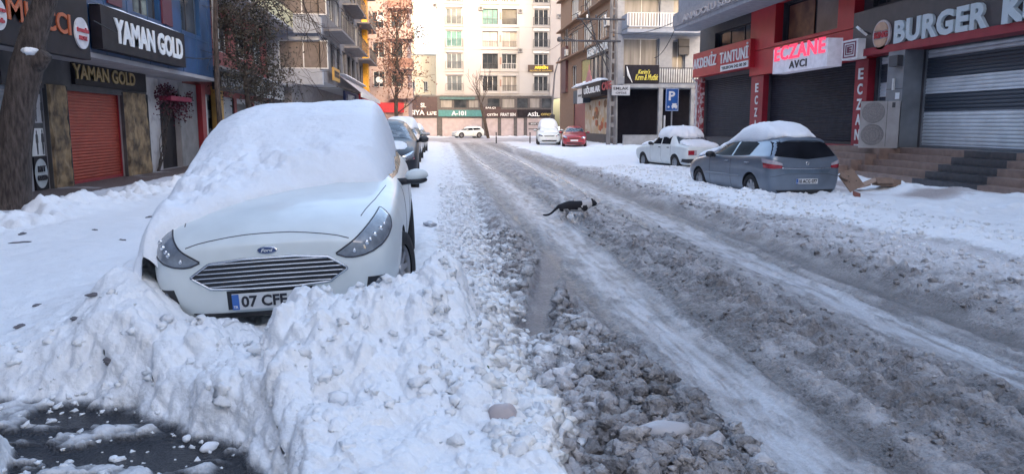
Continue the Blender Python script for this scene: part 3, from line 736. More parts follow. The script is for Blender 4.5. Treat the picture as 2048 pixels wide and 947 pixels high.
def snow_cap(name, root, V, F, label, group=None, m=None):
    """snow resting on a car: a thing of its own, placed through the car's matrix"""
    bpy.context.view_layer.update(); Mw = root.matrix_world
    V = [tuple(Mw @ Vector(v)) for v in V]
    o = link_mesh(name, V, F, m or M['snow'], None, smooth=True)
    return tag(o, label, 'snow', group)

def side_windows(bvh, root, sets, glass, W=1.3, trim=True):
    for s in (-1, 1):
        for (top, bot, nm) in sets:
            patch(bvh, [(s * W, y, z) for y, z in top], [(s * W, y, z) for y, z in bot], (-s, 0, 0), nm, glass, root, off=.004, nc=14, nr=7)
X1, Y1, Z1 = Vector((1, 0, 0)), Vector((0, 1, 0)), Vector((0, 0, 1))
def front_car():      # white hatchback nose-on to the camera, half buried
    root = thing('parked_car', (-1.12, 5.30, 0.17), 'white hatchback buried under thick snow in the left foreground, nose towards the viewer', 'car')
    root.rotation_euler = (R(0.8), R(-3.0), R(0.4))
    me = make_body(HATCH, 1, 1, 1, 3); bvh = bvh_of(me); W = [(0.88, .32), (3.53, .32)]
    finish_body(root, me, M['white_paint'], W, 0.355, 0.66)
    dF = (0, 1, 0)
    # bonnet shut line and bumper seams
    hood = [(-.55, -1, .725), (-.45, -1, .755), (-.2, -1, .787), (0, -1, .792), (.2, -1, .787), (.45, -1, .755), (.55, -1, .725)]
    edge_tube(bvh, hood, dF, 'bonnet_gap', M['plate_ink'], root, .0045, -.001, 50, sm=1)
    for s in (-1, 1):
        b = [(s * .62, .33, 2), (s * .70, .75, 2), (s * .76, 1.25, 2)]
        edge_tube(bvh, b, (0, 0, -1), 'bonnet_side_gap', M['plate_ink'], root, .004, -.001, 30)
        # headlamp: long wedge sweeping back over the wing
        dd = Vector((-s * .62, .72, -.18))
        o0 = Vector((s * .62, -.72, .18)) * 1.2
        def P(x, y, z): return Vector((s * x, y, z)) + o0
        top = [P(.46, .03, .630), P(.55, .05, .690), P(.64, .13, .755), P(.72, .30, .825), P(.775, .52, .880)]
        bot = [P(.46, .03, .625), P(.54, .04, .588), P(.66, .08, .600), P(.79, .20, .665), P(.855, .42, .775), P(.775, .53, .880)]
        hl = patch(bvh, top, bot, dd, 'headlight', M['lamp_glass'], root, off=.004, nc=26, nr=9, lift=.006, smooth_ends=1)
        edge_tube(bvh, top + bot[::-1], dd, 'headlight_rim', M['plate_ink'], hl, .006, .002, 70, sm=1)
        for (x, y, z, rr) in ((.57, .06, .635, .020), (.64, .11, .672, .026), (.665, .13, .69, .024), (.70, .17, .715, .030), (.745, .24, .745, .03), (.775, .30, .77, .02)):
            q, n = cast(bvh, P(x, y, z), dd)
            v, f = ico(2); rr2 = rr * .62; g2 = np.random.default_rng(int(x * 1000))
            link_mesh('reflector', v * np.array([rr2, rr2 * .45, rr2 * g2.uniform(.8, 1.5)]) + np.array(q + n * .010), f, M['lamp_chrome'], hl, local=True)
        fg = [(s * .66, -1, .44), (s * .78, -1, .43)]; fb = [(s * .64, -1, .34), (s * .80, -1, .33)]
        f = patch(bvh, fg, fb, dF, 'fog_light_recess', M['black_plastic'], root, off=.004, nc=10, nr=6)
        q, n = cast(bvh, (s * .72, -1, .385), dF)
        v, ff = ico(2); link_mesh('fog_light', v * np.array([.035, .02, .035]) + np.array(q), ff, M['lamp_glass'], f, local=True, smooth=True)
    # hexagonal grille with chrome slats
    gt = [(-.53, -1, .525), (-.40, -1, .612), (-.18, -1, .632), (.18, -1, .632), (.40, -1, .612), (.53, -1, .525)]
    gb = [(-.53, -1, .522), (-.40, -1, .438), (-.18, -1, .425), (.18, -1, .425), (.40, -1, .438), (.53, -1, .522)]
    gr = patch(bvh, gt, gb, dF, 'grille', M['black_plastic'], root, off=.003, nc=40, nr=8)
    edge_tube(bvh, gt + gb[::-1], dF, 'grille_frame', M['chrome'], gr, .0085, .006, 110)
    for k in range(6):
        z = .452 + k * .031
        half = .52 - abs(z - .523) * 1.45
        edge_tube(bvh, [(-half, -1, z), (0, -1, z + .004), (half, -1, z)], dF, 'grille_slat', M['chrome'], gr, .0058, .006, 40)
    q, n = cast(bvh, (0, -1, .685), dF)
    n = Vector((0, -n.y * -1, n.z)) if n.y > 0 else n
    up = (Z1 - n * n.z).normalized(); rt = X1
    def disc(c, a, b, th, m, nm, par, k=28):
        V = []; 
        for e, sc2 in ((0, 1), (th * .6, 1), (th, .88)):
            for i in range(k): t = 2 * math.pi * i / k; V.append(c + n * e + rt * (a * sc2 * math.cos(t)) + up * (b * sc2 * math.sin(t)))
        F = [tuple(range(2 * k, 3 * k))]
        for j in range(2):
            for i in range(k): F.append((j * k + i, j * k + (i + 1) % k, (j + 1) * k + (i + 1) % k, (j + 1) * k + i))
        return link_mesh(nm, [tuple(v) for v in V], F, m, par, local=True)
    em = disc(q, .068, .027, .010, M['chrome'], 'emblem', root)
    disc(q + n * .008, .061, .022, .004, pm('emblem_blue', (0.02, 0.05, 0.16), rough=.2, coat=.8), 'emblem_field', em)
    letters('emblem_lettering', 'Ford', q + n * .012 - rt * .040 - up * .010, rt, up, n, .080, .022, M['letter_white'], em, depth=.002, shear=.3, local=True)
    # plate below the grille in its dark pocket, lower intake and lip
    pb = patch(bvh, [(-.30, -1, .415), (.30, -1, .415)], [(-.30, -1, .285), (.30, -1, .285)], dF, 'plate_recess', M['black_plastic'], root, off=.003, nc=12, nr=5)
    q, n = cast(bvh, (-.0, -1, .345), dF)
    plate(root, Vector((0, min(q.y, .02) - .028, .345)), X1, Z1, -Y1, '07 CFE 84')
    patch(bvh, [(-.55, -1, .262), (.55, -1, .262)], [(-.50, -1, .225), (.50, -1, .225)], dF, 'lower_intake', M['black_plastic'], root, off=.006, nc=20, nr=4)
    # glass
    patch(bvh, [(-.62, 2.02, 3), (0, 1.92, 3), (.62, 2.02, 3)], [(-.74, 1.42, 3), (0, 1.28, 3), (.74, 1.42, 3)], (0, 0, -1), 'windscreen', M['frost_glass'], root, nc=22, nr=10)
    side_windows(bvh, root, [([(1.75, 1.08), (2.15, 1.33), (2.62, 1.40)], [(1.58, 1.00), (2.1, 1.01), (2.62, 1.03)], 'front_side_window'),
                             ([(2.70, 1.40), (3.2, 1.39), (3.75, 1.27)], [(2.70, 1.03), (3.2, 1.05), (3.80, 1.10)], 'rear_side_window')], M['frost_glass'])
    patch(bvh, [(-.55, 5, 1.32), (.55, 5, 1.32)], [(-.68, 5, 1.08), (.68, 5, 1.08)], (0, -1, 0), 'rear_window', M['frost_glass'], root)
    for s in (-1, 1):
        patch(bvh, [(s * .62, 5, .98), (s * .84, 5, .98)], [(s * .60, 5, .76), (s * .84, 5, .74)], (0, -1, 0), 'tail_light', M['tail_red'], root)
        for (yy, nm) in ((1.55, 'door_gap'), (2.66, 'door_gap')):
            edge_tube(bvh, [(s * 1.3, yy, .30), (s * 1.3, yy, .93)], (-s, 0, 0), nm, M['plate_ink'], root, .004, -.001, 20)
        for yy in (2.45, 3.45):
            edge_tube(bvh, [(s * 1.3, yy, .86), (s * 1.3, yy + .16, .865)], (-s, 0, 0), 'door_handle', M['white_paint'], root, .014, .02, 8)
        wheel(root, s * .80, .88, .32, .32, s, 10, R(-14)); wheel(root, s * .80, 3.53, .32, .32, s, 10)
    mirror_part(root, .885, 1.72, 1.0, 1, M['white_paint'], sc_=.84); mirror_part(root, -.885, 1.72, 1.0, -1, M['white_paint'], sc_=.84)
    # deep snow over roof, windscreen and half of the bonnet, slid down on one side
    nx, ny = 190, 300
    xs = np.linspace(-1.46, .98, nx); ys = np.linspace(.15, 4.62, ny); X, Y = np.meshgrid(xs, ys)
    zb = np.full(X.shape, .1); 
    for j in range(0, ny):
        for i in range(0, nx):
            h = bvh.ray_cast(Vector((X[j, i], Y[j, i], 4)), Vector((0, 0, -1)))
            if h[0] is not None: zb[j, i] = h[0].z
    bod = zb
    Zc = np.interp(Y, [0, .5, .9, 1.2, 1.5, 1.8, 2.2, 2.6, 3.1, 3.7, 4.2, 4.5, 4.6], [.92, 1.00, 1.08, 1.15, 1.26, 1.40, 1.57, 1.68, 1.73, 1.72, 1.66, 1.5, 1.35])
    n1 = fbm(X * 1.3 + 5, Y * 1.3, 4, 301); n2 = fbm(X * 4, Y * 4, 4, 302); n3 = fbm(X * 13, Y * 13, 3, 303)
    lowz = ss(2.0, 1.2, Y)
    Xw = X + .03 * n2 + .05 * n1
    lft = np.clip((-Xw - .45) / .80, 0, 3); rgt = np.clip((Xw - .42) / (.42), 0, 3)
    z = Zc - lft ** 2 * (.36 - .14 * lowz) - rgt ** 2.4 * .26
    w1, _, w1i = worley(X * 3.2 + .2 * n2, Y * 3.2, 305); w2, _, w2i = worley(X * 8, Y * 8 + .2 * n3, 306)
    top = z + (.03 + .05 * lowz) * n1 + lowz * (.055 * dome(w1, .7) * w1i + .022 * dome(w2, .7) * w2i) + (.016 + .05 * lowz) * n2 + (.004 + .012 * lowz) * n3
    yf = np.interp(X, [-1.3, -1.0, -.85, -.6, -.3, 0, .35, .6, .9], [.10, .12, .20, .42, .76, 1.04, 1.20, 1.28, 1.4]) + .09 * n1 + .05 * n2
    front = np.clip((Y - yf) / .30, 0, 1); fr = np.sqrt(np.clip(front, 0, 1)); fr = np.where(front <= 0, np.clip((Y - yf) * 6, -1, 0), fr)
    floor_ = bod - .03
    # one smooth base so that the front edge rolls down onto the bonnet
    hoodz = np.interp(Y, [0, .45, .9, 1.3, 1.5], [.72, .90, .965, 1.005, 1.1])
    zz = np.where(Y < 1.9, hoodz + (top - hoodz) * np.minimum(1, fr) + np.minimum(0, fr) * .12, top)
    t = ss(1.5, 1.9, Y); zz = np.where((Y >= 1.5) & (Y < 1.9), zz * (1 - t) + top * t, zz)
    # vertical sides
    xr = np.interp(Y, [0, 1.2, 1.7, 2.3, 3, 4, 4.6], [.62, .72, .80, .80, .78, .75, .62]) + .025 * n2 + .02 * n1
    xl = np.interp(Y, [0, .4, .9, 1.4, 2.2, 3.2, 4.6], [-.98, -1.0, -1.06, -1.12, -1.13, -1.10, -.9]) + .06 * n1 + .04 * n2
    er = np.clip((xr - X) / .20, 0, 1); el_ = np.clip((X - xl) / .24, 0, 1)
    side = np.sqrt(1 - (1 - er) ** 2) ; sidl = np.sqrt(1 - (1 - el_) ** 2)
    bot_r = np.where(Y > 1.5, .96, bod - .04); bot_l = np.where(Y < 1.2, .62, .50)
    zz = np.where(er < 1, bot_r + (zz - bot_r) * side, zz); zz = np.where(er <= 0, bot_r - .02, zz)
    zz = np.where(el_ < 1, bot_l + (zz - bot_l) * sidl, zz); zz = np.where(el_ <= 0, -.1, zz)
    outb = ss(-.86, -.94, X); ff = np.sqrt(np.clip((Y - yf - .02) / .30, 0, 1)); zz = zz * (1 - outb) + outb * (.30 + (zz - .30) * ff); zz = np.where((outb > .5) & (Y < yf + .02), -.2, zz)
    eb = np.clip((4.56 - Y) / .22, 0, 1); zz = np.where(eb < 1, 1.0 + (zz - 1.0) * np.sqrt(1 - (1 - eb) ** 2), zz)
    # drop sheet cells wholly under the bodywork
    vis = (zz > bod - .05)
    V = np.stack([X, Y, zz], -1).reshape(-1, 3)
    i = np.arange(ny - 1)[:, None] * nx + np.arange(nx - 1)[None, :]
    F = np.stack([i, i + 1, i + nx + 1, i + nx], -1).reshape(-1, 4)
    vv = vis.ravel(); er_ = er.ravel(); keep = vv[F].any(1) & (er_[F].max(1) > 0) & (zz.ravel()[F].min(1) > -.15) & (V[:, 2][F].max(1) > -.05); F = F[keep]
    u, inv = np.unique(F.ravel(), return_inverse=True)
    snow_cap('car_snow', root, V[u].tolist(), [tuple(f) for f in inv.reshape(-1, 4).tolist()], 'very deep snow over the roof, windscreen and half the bonnet of the white hatchback')
    return root

def hatch_rear_parts(root, bvh, paint, glass):
    patch(bvh, [(-.60, 2.02, 3), (0, 1.92, 3), (.60, 2.02, 3)], [(-.72, 1.46, 3), (0, 1.30, 3), (.72, 1.46, 3)], (0, 0, -1), 'windscreen', glass, root, nc=16, nr=8)
def silver_car():
    root = thing('parked_car', (7.52, 20.15, -0.02), 'steel blue hatchback with snow on its roof, parked in front of the pharmacy', 'car')
    root.rotation_euler = (0, R(0.5), R(176.0 - 180 + 0))
    root.rotation_euler = (0, R(0.0), R(6.0))
    # this car points away: its nose (-y local) must look down the street, so it is turned by half a turn
    root.rotation_euler = (0, 0, R(180 + 6.5)); 
    me = make_body(HATCH, .99, .99, 1.03, 2); bvh = bvh_of(me); W = [(0.86, .32), (3.44, .32)]
    finish_body(root, me, M['silver_blue'], W, 0.36, 0.62)
    G = M['car_glass']; k = .975
    hatch_rear_parts(root, bvh, M['silver_blue'], M['frost_glass'])
    side_windows(bvh, root, [([(1.72, 1.10), (2.1, 1.34), (2.50, 1.395)], [(1.52, 1.0), (2.0, 1.0), (2.50, 1.015)], 'front_side_window'),
                             ([(2.58, 1.40), (3.0, 1.39), (3.42, 1.31)], [(2.58, 1.015), (3.0, 1.03), (3.30, 1.05)], 'rear_side_window')], G)
    patch(bvh, [(-.60, 5, 1.345), (0, 5, 1.365), (.60, 5, 1.355)], [(-.79, 5, 1.06), (0, 5, .985), (.79, 5, 1.06)], (0, -1, 0), 'rear_window', G, root, nc=24, nr=10)
    for s in (-1, 1):
        dd = Vector((-s * .45, -.9, 0)); o0 = -dd * 1.3
        t = [Vector((s * .56, 4.2, .90)) + o0, Vector((s * .70, 4.15, .955)) + o0, Vector((s * .86, 3.9, 1.0)) + o0]
        b = [Vector((s * .54, 4.2, .80)) + o0, Vector((s * .70, 4.15, .785)) + o0, Vector((s * .87, 3.98, .80)) + o0]
        tl = patch(bvh, t, b, dd, 'tail_light', M['tail_red'], root, nc=14, nr=7, lift=.01)
        mid = [a.lerp(c, .46) for a, c in zip(t, b)]
        patch(bvh, t, mid, dd, 'clear_lens', M['tail_clear'], tl, off=.018, nc=12, nr=4)
        for yy in (1.48, 2.54):
            edge_tube(bvh, [(s * 1.3, yy, .30), (s * 1.3, yy, .95)], (-s, 0, 0), 'door_gap', M['plate_ink'], root, .004, -.001, 20)
        for yy in (2.30, 3.22):
            edge_tube(bvh, [(s * 1.3, yy, .88), (s * 1.3, yy + .17, .885)], (-s, 0, 0), 'door_handle', M['silver_blue'], root, .016, .022, 8)
        edge_tube(bvh, [(s * 1.3, 1.3, .56), (s * 1.3, 3.0, .57)], (-s, 0, 0), 'rubbing_strip', M['silver_blue'], root, .016, .004, 30)
        wheel(root, s * .77, .86, .32, .32, s, 7); wheel(root, s * .77, 3.44, .32, .32, s, 7)
        mirror_part(root, s * .86, 1.70, 1.02, s, M['black_plastic'])
        h = patch(bvh, [(s * .5, -1, .74), (s * .78, -1, .78)], [(s * .5, -1, .62), (s * .80, -1, .64)], (0, 1, 0), 'headlight', M['lamp_glass'], root)
    edge_tube(bvh, [(-.60, 5, .80), (0, 5, .785), (.60, 5, .80)], (0, -1, 0), 'chrome_strip', M['chrome'], root, .014, .008, 30)
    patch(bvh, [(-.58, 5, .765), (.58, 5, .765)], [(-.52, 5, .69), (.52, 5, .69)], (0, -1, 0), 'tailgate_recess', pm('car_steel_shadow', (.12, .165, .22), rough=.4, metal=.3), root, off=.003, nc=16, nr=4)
    edge_tube(bvh, [(-.86, 5, .60), (-.5, 5, .67), (.5, 5, .67), (.86, 5, .60)], (0, -1, 0), 'bumper_gap', M['plate_ink'], root, .004, -.001, 40)
    q, n = cast(bvh, (0, 5, .90), (0, -1, 0))
    v, f = ico(2); MB().lathe([(.034, -.004), (.040, 0), (.034, .004)], tuple(q + n * .01), 'y', 18).build('badge', M['chrome'], root, local=True)
    MB().box(-.03, .03, q.y + .008, q.y + .014, q.z - .004, q.z + .004).build('badge_bar', M['chrome'], root, local=True)
    q, n = cast(bvh, (0, 5, .52), (0, -1, 0))
    patch(bvh, [(-.33, 5, .60), (.33, 5, .60)], [(-.33, 5, .43), (.33, 5, .43)], (0, -1, 0), 'plate_recess', M['silver_blue'], root, off=.002)
    plate(root, Vector((0, q.y + .018, .515)), -X1, Z1, Y1, '10 ACG 077')
    patch(bvh, [(-.70, 5, .33), (.70, 5, .33)], [(-.62, 5, .24), (.62, 5, .24)], (0, -1, 0), 'lower_bumper', M['black_plastic'], root, off=.006, nc=20, nr=5)
    sp = patch(bvh, [(-.50, 3.92, 3), (.50, 3.92, 3)], [(-.52, 4.06, 3), (.52, 4.06, 3)], (0, 0, -1), 'spoiler', M['silver_blue'], root, off=.03, nc=14, nr=4)
    MB().box(-.13, .13, 4.055, 4.075, 1.345, 1.365).build('brake_light', M['black_plastic'], sp, local=True)
    z = zdown(bvh, .8)
    V, F = pillow(0, 2.70, .66, 1.22, 3.2, lambda x, y: z(x, y), .27, 71, jag=.05, rough=.06, tvar=lambda x, y: .35 + .75 * math.exp(-((y - 2.95) / .75) ** 2))
    snow_cap('car_snow', root, V, F, 'domed snow on the roof of the steel blue hatchback')
    V, F = pillow(0, 1.05, .76, .85, 3.4, lambda x, y: z(x, y), .13, 72, jag=.06, rough=.05)
    snow_cap('car_snow', root, V, F, 'snow over the windscreen and bonnet of the steel blue hatchback')
    return root
def white_sedan():
    root = thing('parked_car', (8.75, 30.6, 0.04), 'old boxy white saloon half buried in snow behind the steel blue hatchback', 'car', rz=R(180 + 13))
    me = make_body(SEDAN, 1, 1, 1, 2); bvh = bvh_of(me); W = [(0.75, .30), (3.15, .30)]
    finish_body(root, me, M['white_paint'], W, 0.33, 0.58); G = M['car_glass']
    side_windows(bvh, root, [([(1.66, 1.26), (2.12, 1.31)], [(1.38, .95), (2.12, .96)], 'front_side_window'),
                             ([(2.19, 1.31), (2.72, 1.29)], [(2.19, .96), (2.80, .96)], 'rear_side_window')], G)
    patch(bvh, [(-.58, 2.90, 3), (.58, 2.90, 3)], [(-.66, 3.22, 3), (.66, 3.22, 3)], (0, 0, -1), 'rear_window', M['frost_glass'], root)
    patch(bvh, [(-.58, 1.68, 3), (.58, 1.68, 3)], [(-.66, 1.32, 3), (.66, 1.32, 3)], (0, 0, -1), 'windscreen', M['frost_glass'], root)
    for s in (-1, 1):
        t = patch(bvh, [(s * .40, 5, .76), (s * .72, 5, .76)], [(s * .40, 5, .60), (s * .72, 5, .60)], (0, -1, 0), 'tail_light', M['tail_red'], root, off=.012)
        patch(bvh, [(s * .40, 5, .755), (s * .50, 5, .755)], [(s * .40, 5, .61), (s * .50, 5, .61)], (0, -1, 0), 'clear_lens', M['tail_clear'], t, off=.016)
        for yy in (2.0, 2.62): edge_tube(bvh, [(s * 1.3, yy, .84), (s * 1.3, yy + .13, .84)], (-s, 0, 0), 'door_handle', M['black_plastic'], root, .016, .015, 8)
        for yy in (1.34, 2.155, 2.86): edge_tube(bvh, [(s * 1.3, yy, .32), (s * 1.3, yy, .9)], (-s, 0, 0), 'door_gap', M['plate_ink'], root, .004, -.001, 16)
        wheel(root, s * .70, .75, .30, .29, s, 9, rimm=M['grey_paint']); wheel(root, s * .70, 3.15, .30, .29, s, 9, rimm=M['grey_paint'])
        mirror_part(root, s * .76, 1.52, .98, s, M['black_plastic'], sc_=.8)
    patch(bvh, [(-.78, 5, .46), (.78, 5, .46)], [(-.76, 5, .33), (.76, 5, .33)], (0, -1, 0), 'bumper', M['black_plastic'], root, off=.05, nc=20, nr=5)
    plate(root, Vector((0, 4.06, .56)), -X1, Z1, Y1, '07 AT 512', w=.48) if False else None
    z = zdown(bvh, .8)
    V, F = pillow(0, 2.26, .72, .84, 2.8, lambda x, y: max(1.20, z(x, y)), .24, 81, jag=.10, rough=.12)
    snow_cap('car_snow', root, V, F, 'thick snow lump on the roof of the old white saloon')
    V, F = pillow(0, 3.55, .66, .42, 3.4, z, .10, 82, jag=.06, rough=.05); snow_cap('car_snow', root, V, F, 'thin snow on the boot lid of the old white saloon')
    V, F = pillow(0, .85, .70, .70, 3.4, z, .14, 83, jag=.06, rough=.05); snow_cap('car_snow', root, V, F, 'snow covering the bonnet of the old white saloon')
def generic(loc, rz, paint, label, prof=HATCH, s=(1, 1, 1), cap=None, caplab='', glass='car_glass', face='front', grille=True, lev=2):
    root = thing('parked_car', loc, label, 'car', rz=rz)
    me = make_body(prof, *s, lev=lev); bvh = bvh_of(me); sx, sy, sz = s; W = [(0.88 * sy, .33), (3.5 * sy, .33)]
    finish_body(root, me, M[paint], W, 0.36, 0.62); G = M[glass]
    def T(L): return [(a * sy, b * sz) for a, b in L]
    side_windows(bvh, root, [(T([(1.75, 1.08), (2.15, 1.33), (2.60, 1.40)]), T([(1.58, 1.00), (2.1, 1.01), (2.60, 1.03)]), 'front_side_window'),
                             (T([(2.68, 1.40), (3.2, 1.38), (3.7, 1.27)]), T([(2.68, 1.03), (3.2, 1.05), (3.75, 1.10)]), 'rear_side_window')], G, W=1.4)
    patch(bvh, [(-.60 * sx, 2.04 * sy, 3), (0, 1.95 * sy, 3), (.60 * sx, 2.04 * sy, 3)], [(-.73 * sx, 1.44 * sy, 3), (0, 1.30 * sy, 3), (.73 * sx, 1.44 * sy, 3)], (0, 0, -1), 'windscreen', G, root, nc=16, nr=8)
    patch(bvh, [(-.58 * sx, 6, 1.33 * sz), (.58 * sx, 6, 1.33 * sz)], [(-.70 * sx, 6, 1.05 * sz), (.70 * sx, 6, 1.05 * sz)], (0, -1, 0), 'rear_window', G, root, nc=14, nr=7)
    for q in (-1, 1):
        h = patch(bvh, [(q * .50 * sx, -1, .69 * sz), (q * .78 * sx, -1, .80 * sz)], [(q * .50 * sx, -1, .60 * sz), (q * .80 * sx, -1, .64 * sz)], (0, 1, 0), 'headlight', M['lamp_chrome'], root, off=.008, nc=10)
        patch(bvh, [(q * .60 * sx, 6, .98 * sz), (q * .83 * sx, 6, .98 * sz)], [(q * .60 * sx, 6, .78 * sz), (q * .83 * sx, 6, .76 * sz)], (0, -1, 0), 'tail_light', M['tail_red'], root, off=.008)
        wheel(root, q * (.91 * sx - .11), .88 * sy, .33, .33, q, 7); wheel(root, q * (.91 * sx - .11), 3.5 * sy, .33, .33, q, 7)
        mirror_part(root, q * .90 * sx, 1.72 * sy, 1.02 * sz, q, M[paint])
        edge_tube(bvh, [(q * 1.4, 2.64 * sy, .30), (q * 1.4, 2.64 * sy, .93 * sz)], (-q, 0, 0), 'door_gap', M['plate_ink'], root, .005, -.001, 16)
    patch(bvh, [(-.40 * sx, -1, .66 * sz), (.40 * sx, -1, .66 * sz)], [(-.34 * sx, -1, .60 * sz), (.34 * sx, -1, .60 * sz)], (0, 1, 0), 'grille', M['black_plastic'], root, nc=12, nr=4)
    patch(bvh, [(-.60 * sx, -1, .36 * sz), (.60 * sx, -1, .36 * sz)], [(-.5 * sx, -1, .27 * sz), (.5 * sx, -1, .27 * sz)], (0, 1, 0), 'lower_intake', M['black_plastic'], root, nc=12, nr=4)
    pl = MB().box(-.26, .26, -.03, -.01, .45, .56).build('number_plate', M['plate'], root, local=True)
    MB().box(-.26, .26, 4.335 * sy, 4.35 * sy, .50, .61).build('number_plate', M['plate'], root, local=True)
    if cap:
        z = zdown(bvh, .8 * sz)
        for (cy, hx, hy, T_, lab) in cap:
            V, F = pillow(0, cy * sy, hx * sx, hy * sy, 3.2, z, T_, int(abs(loc[1]) * 7 + cy * 3), jag=.05, rough=.05, nt=64)
            snow_cap('car_snow', root, V, F, lab)
    return root, bvh
def other_cars():
    generic((-1.28, 17.6, 0.20), R(1), 'dark_paint', 'dark charcoal estate car parked just behind the buried white hatchback', s=(1.0, 1.05, 1.13), glass='frost_glass',
            cap=[(.55, .62, .36, .04, 'patch of snow on the bonnet of the dark charcoal estate car')])
    generic((-1.5, 30.5, 0.15), R(-1), 'grey_paint', 'pale grey car with snowy roof parked second behind the buried hatchback', s=(1.0, 1.05, 1.16), glass='frost_glass',
            cap=[(2.9, .70, 1.35, .22, 'snow on the roof of the pale grey car'), (.85, .72, .60, .12, 'snow on the bonnet of the pale grey car')])
    generic((-1.45, 41.5, 0.15), R(-2), 'grey_paint', 'small grey car furthest back in the left row of parked cars', s=(.97, 1, 1.05), glass='frost_glass',
            cap=[(2.9, .70, 1.35, .15, 'snow on the roof of the furthest grey car in the left row')])
    generic((9.55, 52.5, 0.14), R(-10), 'red_paint', 'dark red hatchback with frosted windscreen at the far right kerb', s=(.95, .95, 1.03), glass='frost_glass')
    generic((8.55, 57.5, 0.16), R(-6), 'white_paint', 'white crossover with a thick snow roof beside the dark red hatchback', s=(1.0, 1.02, 1.13),
            cap=[(2.9, .78, 1.5, .40, 'thick snow on the roof of the white crossover'), (1.0, .70, .65, .14, 'snow on the bonnet of the white crossover')])
    generic((2.2, 95.8, 0.12), R(-68), 'white_paint', 'white car crossing the far end of the street in front of the shops', s=(.92, .92, .92),
            cap=[(2.9, .62, 1.2, .10, 'thin snow on the roof of the white car at the far end of the street')])
    # dark vehicle nose under the right edge of the corner shop
    V, F = ico(3)
# ------------------------------------------------------------------ buildings
def wall_open(F, a0, a1, z0, z1, ops, depth=0.18, n=0.0):
    """front face of a wall with real openings and reveals; ops = [(a0, a1, z0, z1)]"""
    b = MB(); ops = [(max(o[0], a0), min(o[1], a1), max(o[2], z0), min(o[3], z1)) for o in ops]
    ops = [o for o in ops if o[1] > o[0] and o[3] > o[2]]
    zs = sorted(set([z0, z1] + [o[2] for o in ops] + [o[3] for o in ops]))
    for za, zb in zip(zs, zs[1:]):
        if zb - za < 1e-4: continue
        zc = (za + zb) / 2; cut = sorted([(o[0], o[1]) for o in ops if o[2] < zc < o[3]]); cur = a0
        for (p, q) in cut + [(a1, a1)]:
            if p - cur > 1e-4: b.quad(F.P(cur, za, n), F.P(p, za, n), F.P(p, zb, n), F.P(cur, zb, n))
            cur = max(cur, q)
    for (p, q, r, s) in ops:
        b.quad(F.P(p, r, n), F.P(p, s, n), F.P(p, s, n - depth), F.P(p, r, n - depth))
        b.quad(F.P(q, r, n), F.P(q, s, n), F.P(q, s, n - depth), F.P(q, r, n - depth))
        b.quad(F.P(p, r, n), F.P(q, r, n), F.P(q, r, n - depth), F.P(p, r, n - depth))
        b.quad(F.P(p, s, n), F.P(q, s, n), F.P(q, s, n - depth), F.P(p, s, n - depth))
    return b
def shell(F, a0, a1, z0, z1, back, b, n=0.0, under=False):
    """sides, back and roof closing a building block behind its front face"""
    for a in (a0, a1): b.quad(F.P(a, z0, n), F.P(a, z1, n), F.P(a, z1, back), F.P(a, z0, back))
    b.quad(F.P(a0, z0, back), F.P(a1, z0, back), F.P(a1, z1, back), F.P(a0, z1, back))
    b.quad(F.P(a0, z1, n), F.P(a1, z1, n), F.P(a1, z1, back), F.P(a0, z1, back))
    if under: b.quad(F.P(a0, z0, n), F.P(a1, z0, n), F.P(a1, z0, back), F.P(a0, z0, back))
    return b
def win(F, root, a0, a1, z0, z1, n=-0.12, fm='frame_white', gm='glass', v=1, h=0, fw=0.06, name='window'):
    b = MB(); t = .05
    b.fbox(F, a0, a1, z0, z0 + fw, n - t, n).fbox(F, a0, a1, z1 - fw, z1, n - t, n)
    b.fbox(F, a0, a0 + fw, z0 + fw, z1 - fw, n - t, n).fbox(F, a1 - fw, a1, z0 + fw, z1 - fw, n - t, n)
    for k in range(v):
        c = a0 + (a1 - a0) * (k + 1) / (v + 1); b.fbox(F, c - fw / 2, c + fw / 2, z0 + fw, z1 - fw, n - t, n - .003)
    for k in range(h):
        c = z0 + (z1 - z0) * (.72 if h == 1 else (k + 1) / (h + 1)); b.fbox(F, a0 + fw, a1 - fw, c - fw / 2, c + fw / 2, n - t, n - .005)
    w_ = b.build(name, M[fm] if isinstance(fm, str) else fm, root)
    g = MB().fbox(F, a0 + fw / 2, a1 - fw / 2, z0 + fw / 2, z1 - fw / 2, n - t - .03, n - t + .015).build('pane', M[gm] if isinstance(gm, str) else gm, w_)
    return w_
def rail(F, root, a0, a1, z0, z1, n, m='iron', step=0.14, name='railing', ret=None, rw=0.012):
    b = MB(); b.fbox(F, a0, a1, z1 - .04, z1, n - .04, n).fbox(F, a0, a1, z0, z0 + .03, n - .04, n)
    k = max(2, int((a1 - a0) / step))
    for i in range(k + 1):
        c = a0 + (a1 - a0) * i / k; b.fbox(F, c - rw, c + rw, z0 + .03, z1 - .04, n - .03, n - .01)
    if ret:
        for a in (a0, a1):
            b.fbox(F, a - .02, a + .02, z1 - .04, z1, ret, n)
            j = max(2, int(abs(n - ret) / step))
            for i in range(j): c = ret + (n - ret) * i / j; b.fbox(F, a - .01, a + .01, z0, z1 - .04, c, c + .02)
    return b.build(name, M[m] if isinstance(m, str) else m, root)
